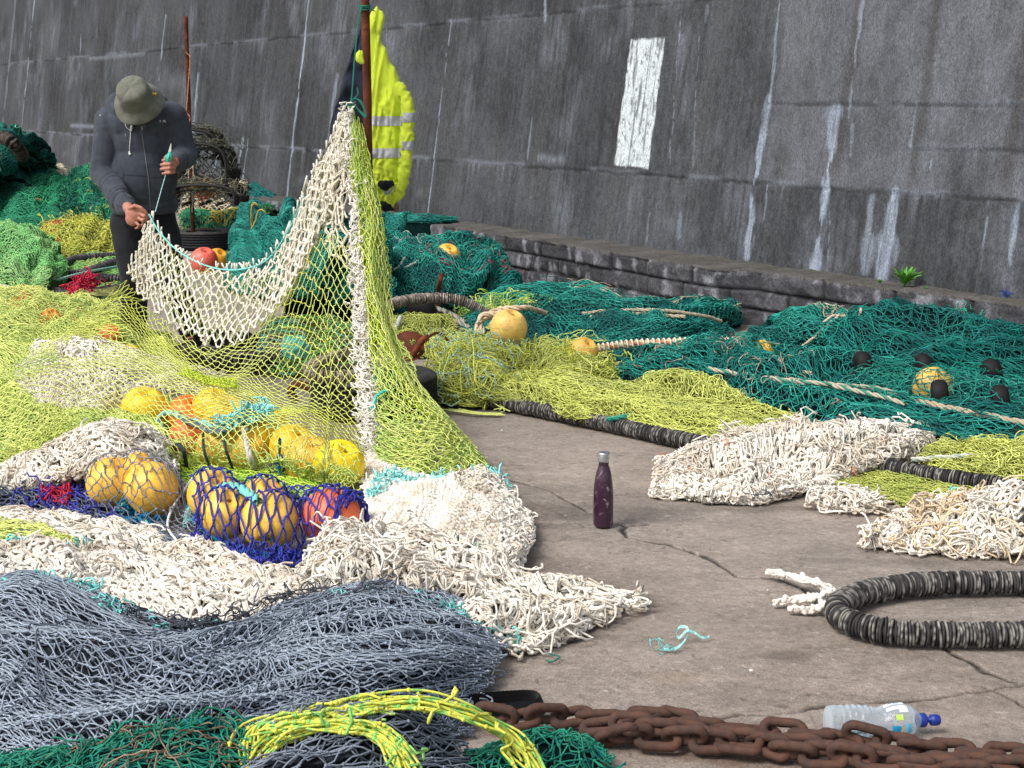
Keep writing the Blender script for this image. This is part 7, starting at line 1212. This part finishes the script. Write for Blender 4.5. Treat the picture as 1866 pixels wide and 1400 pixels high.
# hood fallen round the neck
for t0, t1 in zip(np.linspace(-2.5, 2.5, 9)[:-1], np.linspace(-2.5, 2.5, 9)[1:]):
    f = lambda t: M3(250, 200, .07) + np.array([.135 * math.sin(t), .10 * math.cos(t), .035 + .045 * math.cos(t)]); cap_parts(hood, f(t0), .036, f(t1), .036)
cap_parts(hood, M3(216, 196, .05), .035, M3(238, 228, -.04), .022); cap_parts(hood, M3(284, 192, .05), .035, M3(268, 228, -.04), .022)
def seg_t(V, a, b): ab = b - a; return np.clip(((V - a) @ ab) / (ab @ ab), 0, 1)
def hdisp(V):
    d = .004 * n3(V, 9, 2) + .0075 * (1 - 2 * np.abs(n3(V * [1, 1, .45], 12, 5)))
    for a_, b_, c_, k in ((shL, elL, wrL, 1), (shR, elR, wrR, 2)):
        for p, q, sc_, amp in ((a_, b_, 16, .5), (b_, c_, 22, 1.)):
            ab = nrm(q - p); s = (V - p) @ ab; L = np.linalg.norm(q - p); rad = np.linalg.norm(V - p - s[:, None] * ab, axis=1); w_ = np.clip(1.3 - rad / .09, 0, 1) * np.clip(s / .05, 0, 1) * np.clip((L - s + .03) / .05, 0, 1)
            d = d + w_ * amp * .0075 * (1 - 2 * np.abs(n2(s * sc_ * 1.5 + 7 * (V[:, 0] - p[0]), 6 * V[:, 0] + 5 * V[:, 2], k + 20)))
    px, py = proj(V); d = d + .007 * np.clip((py - 320) / 60, 0, 1) * (1 - 2 * np.abs(n3(V * [.5, .5, 1.4], 13, 8))) + .006 * np.exp(-((py - 386) / 4.) ** 2) * (np.abs(px - 262) < 66)
    d = d - .009 * (py > 389) * (np.abs(px - 262) < 70) * (V[:, 2] < .95)
    return d
HC = srgb(64, 69, 78)
def hcol(V):
    px, py = proj(V); c = np.array(HC) * (1 + .13 * n3(V, 7, 3) + .10 * n3(V, 60, 6))[:, None]
    fade = np.clip(n3(V, 4, 9) + .1, 0, 1)[:, None] * .3; return c * (1 - fade) + np.array(srgb(88, 92, 100)) * fade
ho = fuse(hood, 'sweatshirt', M_CL, PM, .0075, 5, disp=hdisp, colf=hcol)
# ---- trousers and boots
tr_ = MB(); ell_parts(tr_, hip + [0, 0, -.04], (.185, .135, .13))
for hx, k_, a_ in ((-.085, kneeL, anL), (.085, kneeR, anR)): cap_parts(tr_, hip + [hx, 0, -.08], .105, k_, .078); cap_parts(tr_, k_, .078, a_ + [0, 0, .02], .068)
fuse(tr_, 'trousers', M_CL, PM, .010, 5, disp=lambda V: .008 * (1 - 2 * np.abs(n3(V * [1, 1, .6], 11, 5))) + .004 * n3(V, 24, 2), colf=lambda V: np.array(srgb(32, 33, 38)) * (1 + .2 * n3(V, 12, 4))[:, None])
for a_ in (anL, anR):
    bt_ = MB(); cap_parts(bt_, a_ + [0, .02, .02], .06, a_ + [0, .02, -.03], .055); cap_parts(bt_, a_ + [0, .0, -.04], .05, a_ + [.01, -.17, -.05], .042); fuse(bt_, 'boot', M_RUB, PM, .008, 4, colf=lambda V: np.broadcast_to(np.array(srgb(36, 33, 31)), V.shape))
# ---- bucket hat
ax_h = nrm(np.array([-.03, -.86, .52])); hat = MB(); fr_h = np.array(Vector(ax_h).to_track_quat('Z', 'X').to_matrix())
pr = cr(np.array([(.002, .128), (.035, .127), (.066, .120), (.083, .102), (.090, .070), (.096, .030), (.100, .010), (.112, -.006), (.127, -.026), (.136, -.044), (.134, -.047), (.118, -.026), (.104, -.004), (.094, .006)]), 90); th = np.arange(96) * 2 * math.pi / 96
P = np.stack([pr[:, :1] * np.cos(th), pr[:, :1] * np.sin(th) , pr[:, 1:] + 0 * th], -1)
dn = .006 * n2(np.cos(th)[None] * 1.5 + pr[:, 1:] * 8, np.sin(th)[None] * 1.5 + pr[:, 1:] * 12, 3) + .0022 * n2(np.cos(th)[None] * 4, np.sin(th)[None] * 5 + pr[:, 1:] * 30, 5); P[..., 2] += dn * 1.2 * np.clip(pr[:, :1] / .05, 0, 1); P[..., :2] *= (1 + dn * 3 * np.clip(pr[:, :1] / .08, 0, 1))[..., None]; br = np.clip((.012 - pr[:, 1:]) / .05, 0, 1); P[..., 2] += br * .012 * np.sin(th * 2 + .6)[None]
for k in range(6): P[..., 2] -= .0010 * np.exp(-((pr[:, 1:] + .012 + k * .006) / .0012) ** 2)
hcl = np.array(srgb(106, 108, 98)) * (1 + .10 * n2(np.cos(th)[None] * 3 + pr[:, 1:] * 10, np.sin(th)[None] * 3, 7) + .12 * np.clip((pr[:, 1:] - .10) / .03, 0, 1))[..., None]
grid(hat, P @ fr_h.T + hatc, hcl, wrap_v=True, flip=True); ht = hat.build('bucket_hat', M_CL, PM)
# ---- details laid on the cloth surface
from mathutils.bvhtree import BVHTree
def bvh(o): me = o.data; V = [tuple(v.co) for v in me.vertices]; return BVHTree.FromPolygons(V, [tuple(p.vertices) for p in me.polygons])
B_h, B_hat = bvh(ho), bvh(ht)
def hit(B, px, py, lift=.003):
    r = Vector(ray(px, py)).normalized(); h = B.ray_cast(Vector((0, 0, CH)), r); 
    if h[0] is None: return None
    return np.array(h[0]) - np.array(r) * lift
def on_cloth(B, pts, r, col, name, m, parent, lift=.002, n=40, flat=False):
    Q = cr(np.array(pts, float), n); W_ = [hit(B, x, y, lift) for x, y in Q]; W_ = [w_ for w_ in W_ if w_ is not None]
    if len(W_) < 3: return None
    mb = MB(); tubes(mb, np.array(W_)[None], r, 6, col, cap=True); return mb.build(name, m, parent)
ZM = mat('zip_metal', attr=True, rough=.5, metal=.3)
on_cloth(B_h, [(257, 232), (261, 258), (267, 300), (271, 330), (273, 362), (274, 384)], .0022, srgb(120, 122, 130), 'zip', ZM, PM, .001, 80)
for pts in ([(226, 318), (225, 338), (228, 356), (244, 362), (268, 364)], [(226, 318), (248, 320), (266, 322)], [(316, 322), (300, 322), (274, 324)], [(190, 232), (205, 262), (212, 300)], [(316, 232), (314, 262), (312, 284)], [(206, 372), (235, 381), (262, 383), (300, 378), (318, 372)]):
    on_cloth(B_h, pts, .0014, np.array(HC) * .6, 'seam', M_CL, PM, .0005, 50)
on_cloth(B_h, [(292, 219), (292, 223)], .0028, srgb(220, 222, 226), 'logo', ZM, PM, n=6); on_cloth(B_h, [(297, 223), (301, 220), (297, 220), (302, 223)], .0022, srgb(220, 222, 226), 'logo', ZM, PM, n=12); on_cloth(B_h, [(182, 210), (184, 211)], .003, srgb(200, 202, 206), 'logo', ZM, PM, n=5)
on_cloth(B_h, [(228, 244), (230, 250)], .002, srgb(150, 152, 158), 'drawstring', M_CL, PM, n=6); on_cloth(B_h, [(258, 231), (260, 237)], .003, srgb(170, 172, 178), 'drawstring', M_CL, PM, n=6)
on_cloth(B_hat, [(278.5, 169), (278.5, 172), (281, 171), (283, 173), (284, 170)], .0035, srgb(220, 190, 40), 'badge', M_FL, ht and PM, .001, 14)
# ---- earphones hanging from the neck
ep = thing('earphones', M3(238, 240, -.1), 'white earphones dangling down the front of the grey sweatshirt', 'earphones'); WE = srgb(226, 228, 232)
def epath(pts, n=40): return [w_ for w_ in (hit(B_h, x, y, .008) for x, y in cr(np.array(pts, float), n)) if w_ is not None]
mb = MB(); 
for pts in ([(228, 213), (228, 224), (231, 233), (239, 239)], [(239, 214), (241, 222), (240, 230)], [(238, 240), (237, 256), (236, 268), (236, 278)]):
    W_ = epath(pts); 
    if len(W_) > 3: tubes(mb, np.array(W_)[None], .0017, 6, WE)
mb.build('cable', M_FL, ep); mb = MB(); W_ = epath([(240, 229), (238.5, 239)], 8); tubes(mb, np.array(W_)[None], .006, 8, WE, cap=True); mb.build('remote', M_FL, ep); mb = MB(); W_ = epath([(236, 276), (235.5, 281)], 6); tubes(mb, np.array(W_)[None], .0045, 8, WE, cap=True); blobs(mb, [np.array(W_[-1]) + [.004, 0, 0]], .008, WE); mb.build('earbud', M_FL, ep)
# ---- netting needle and its line
nd = thing('netting_needle', H2(307, 290, -.03), 'netting needle wound with turquoise twine gripped in the fist at chest height', 'needle')
mb = MB(); a_, b_ = H2(303, 318, -.022), H2(311.5, 262, -.028); s = np.linspace(0, 1, 12); wdn = np.interp(s, [0, .75, 1], [.009, .008, .0015]); Q = a_ + (b_ - a_) * s[:, None]; sd = np.array([1., 0, .1])
for dy in (-.0015, .0015): grid(mb, np.stack([Q - sd * wdn[:, None] + [0, dy, 0], Q + sd * wdn[:, None] + [0, dy, 0]]), srgb(206, 208, 204), flip=dy > 0)
mb.build('blade', M_FL, nd); mb = MB(); rs = np.random.RandomState(3); A_, B2 = H2(305.5, 299, -.03), H2(309.5, 277, -.03)
for k in range(16): o_x = (rs.rand() - .5) * .024; P = cr(np.array([A_ + [o_x * .5, .006, 0], (A_ + B2) / 2 + [o_x * 1.5, -.010 * (1 - abs(o_x) * 60), 0], B2 + [o_x * .4, .002, 0]]), 14); tubes(mb, P[None], .0028, 5, np.array(srgb(60, 180, 160)) * (1 + .15 * rs.randn()))
mb.build('wound_twine', M_TW, nd); mb = MB(); rope(mb, np.stack([H2(302, 318, -.02), H2(293, 350, -.03), M3(283, 386, -.40)]), .0026, srgb(150, 214, 216), srgb(220, 236, 236), n=70); mb.build('line', M_TW, nd)
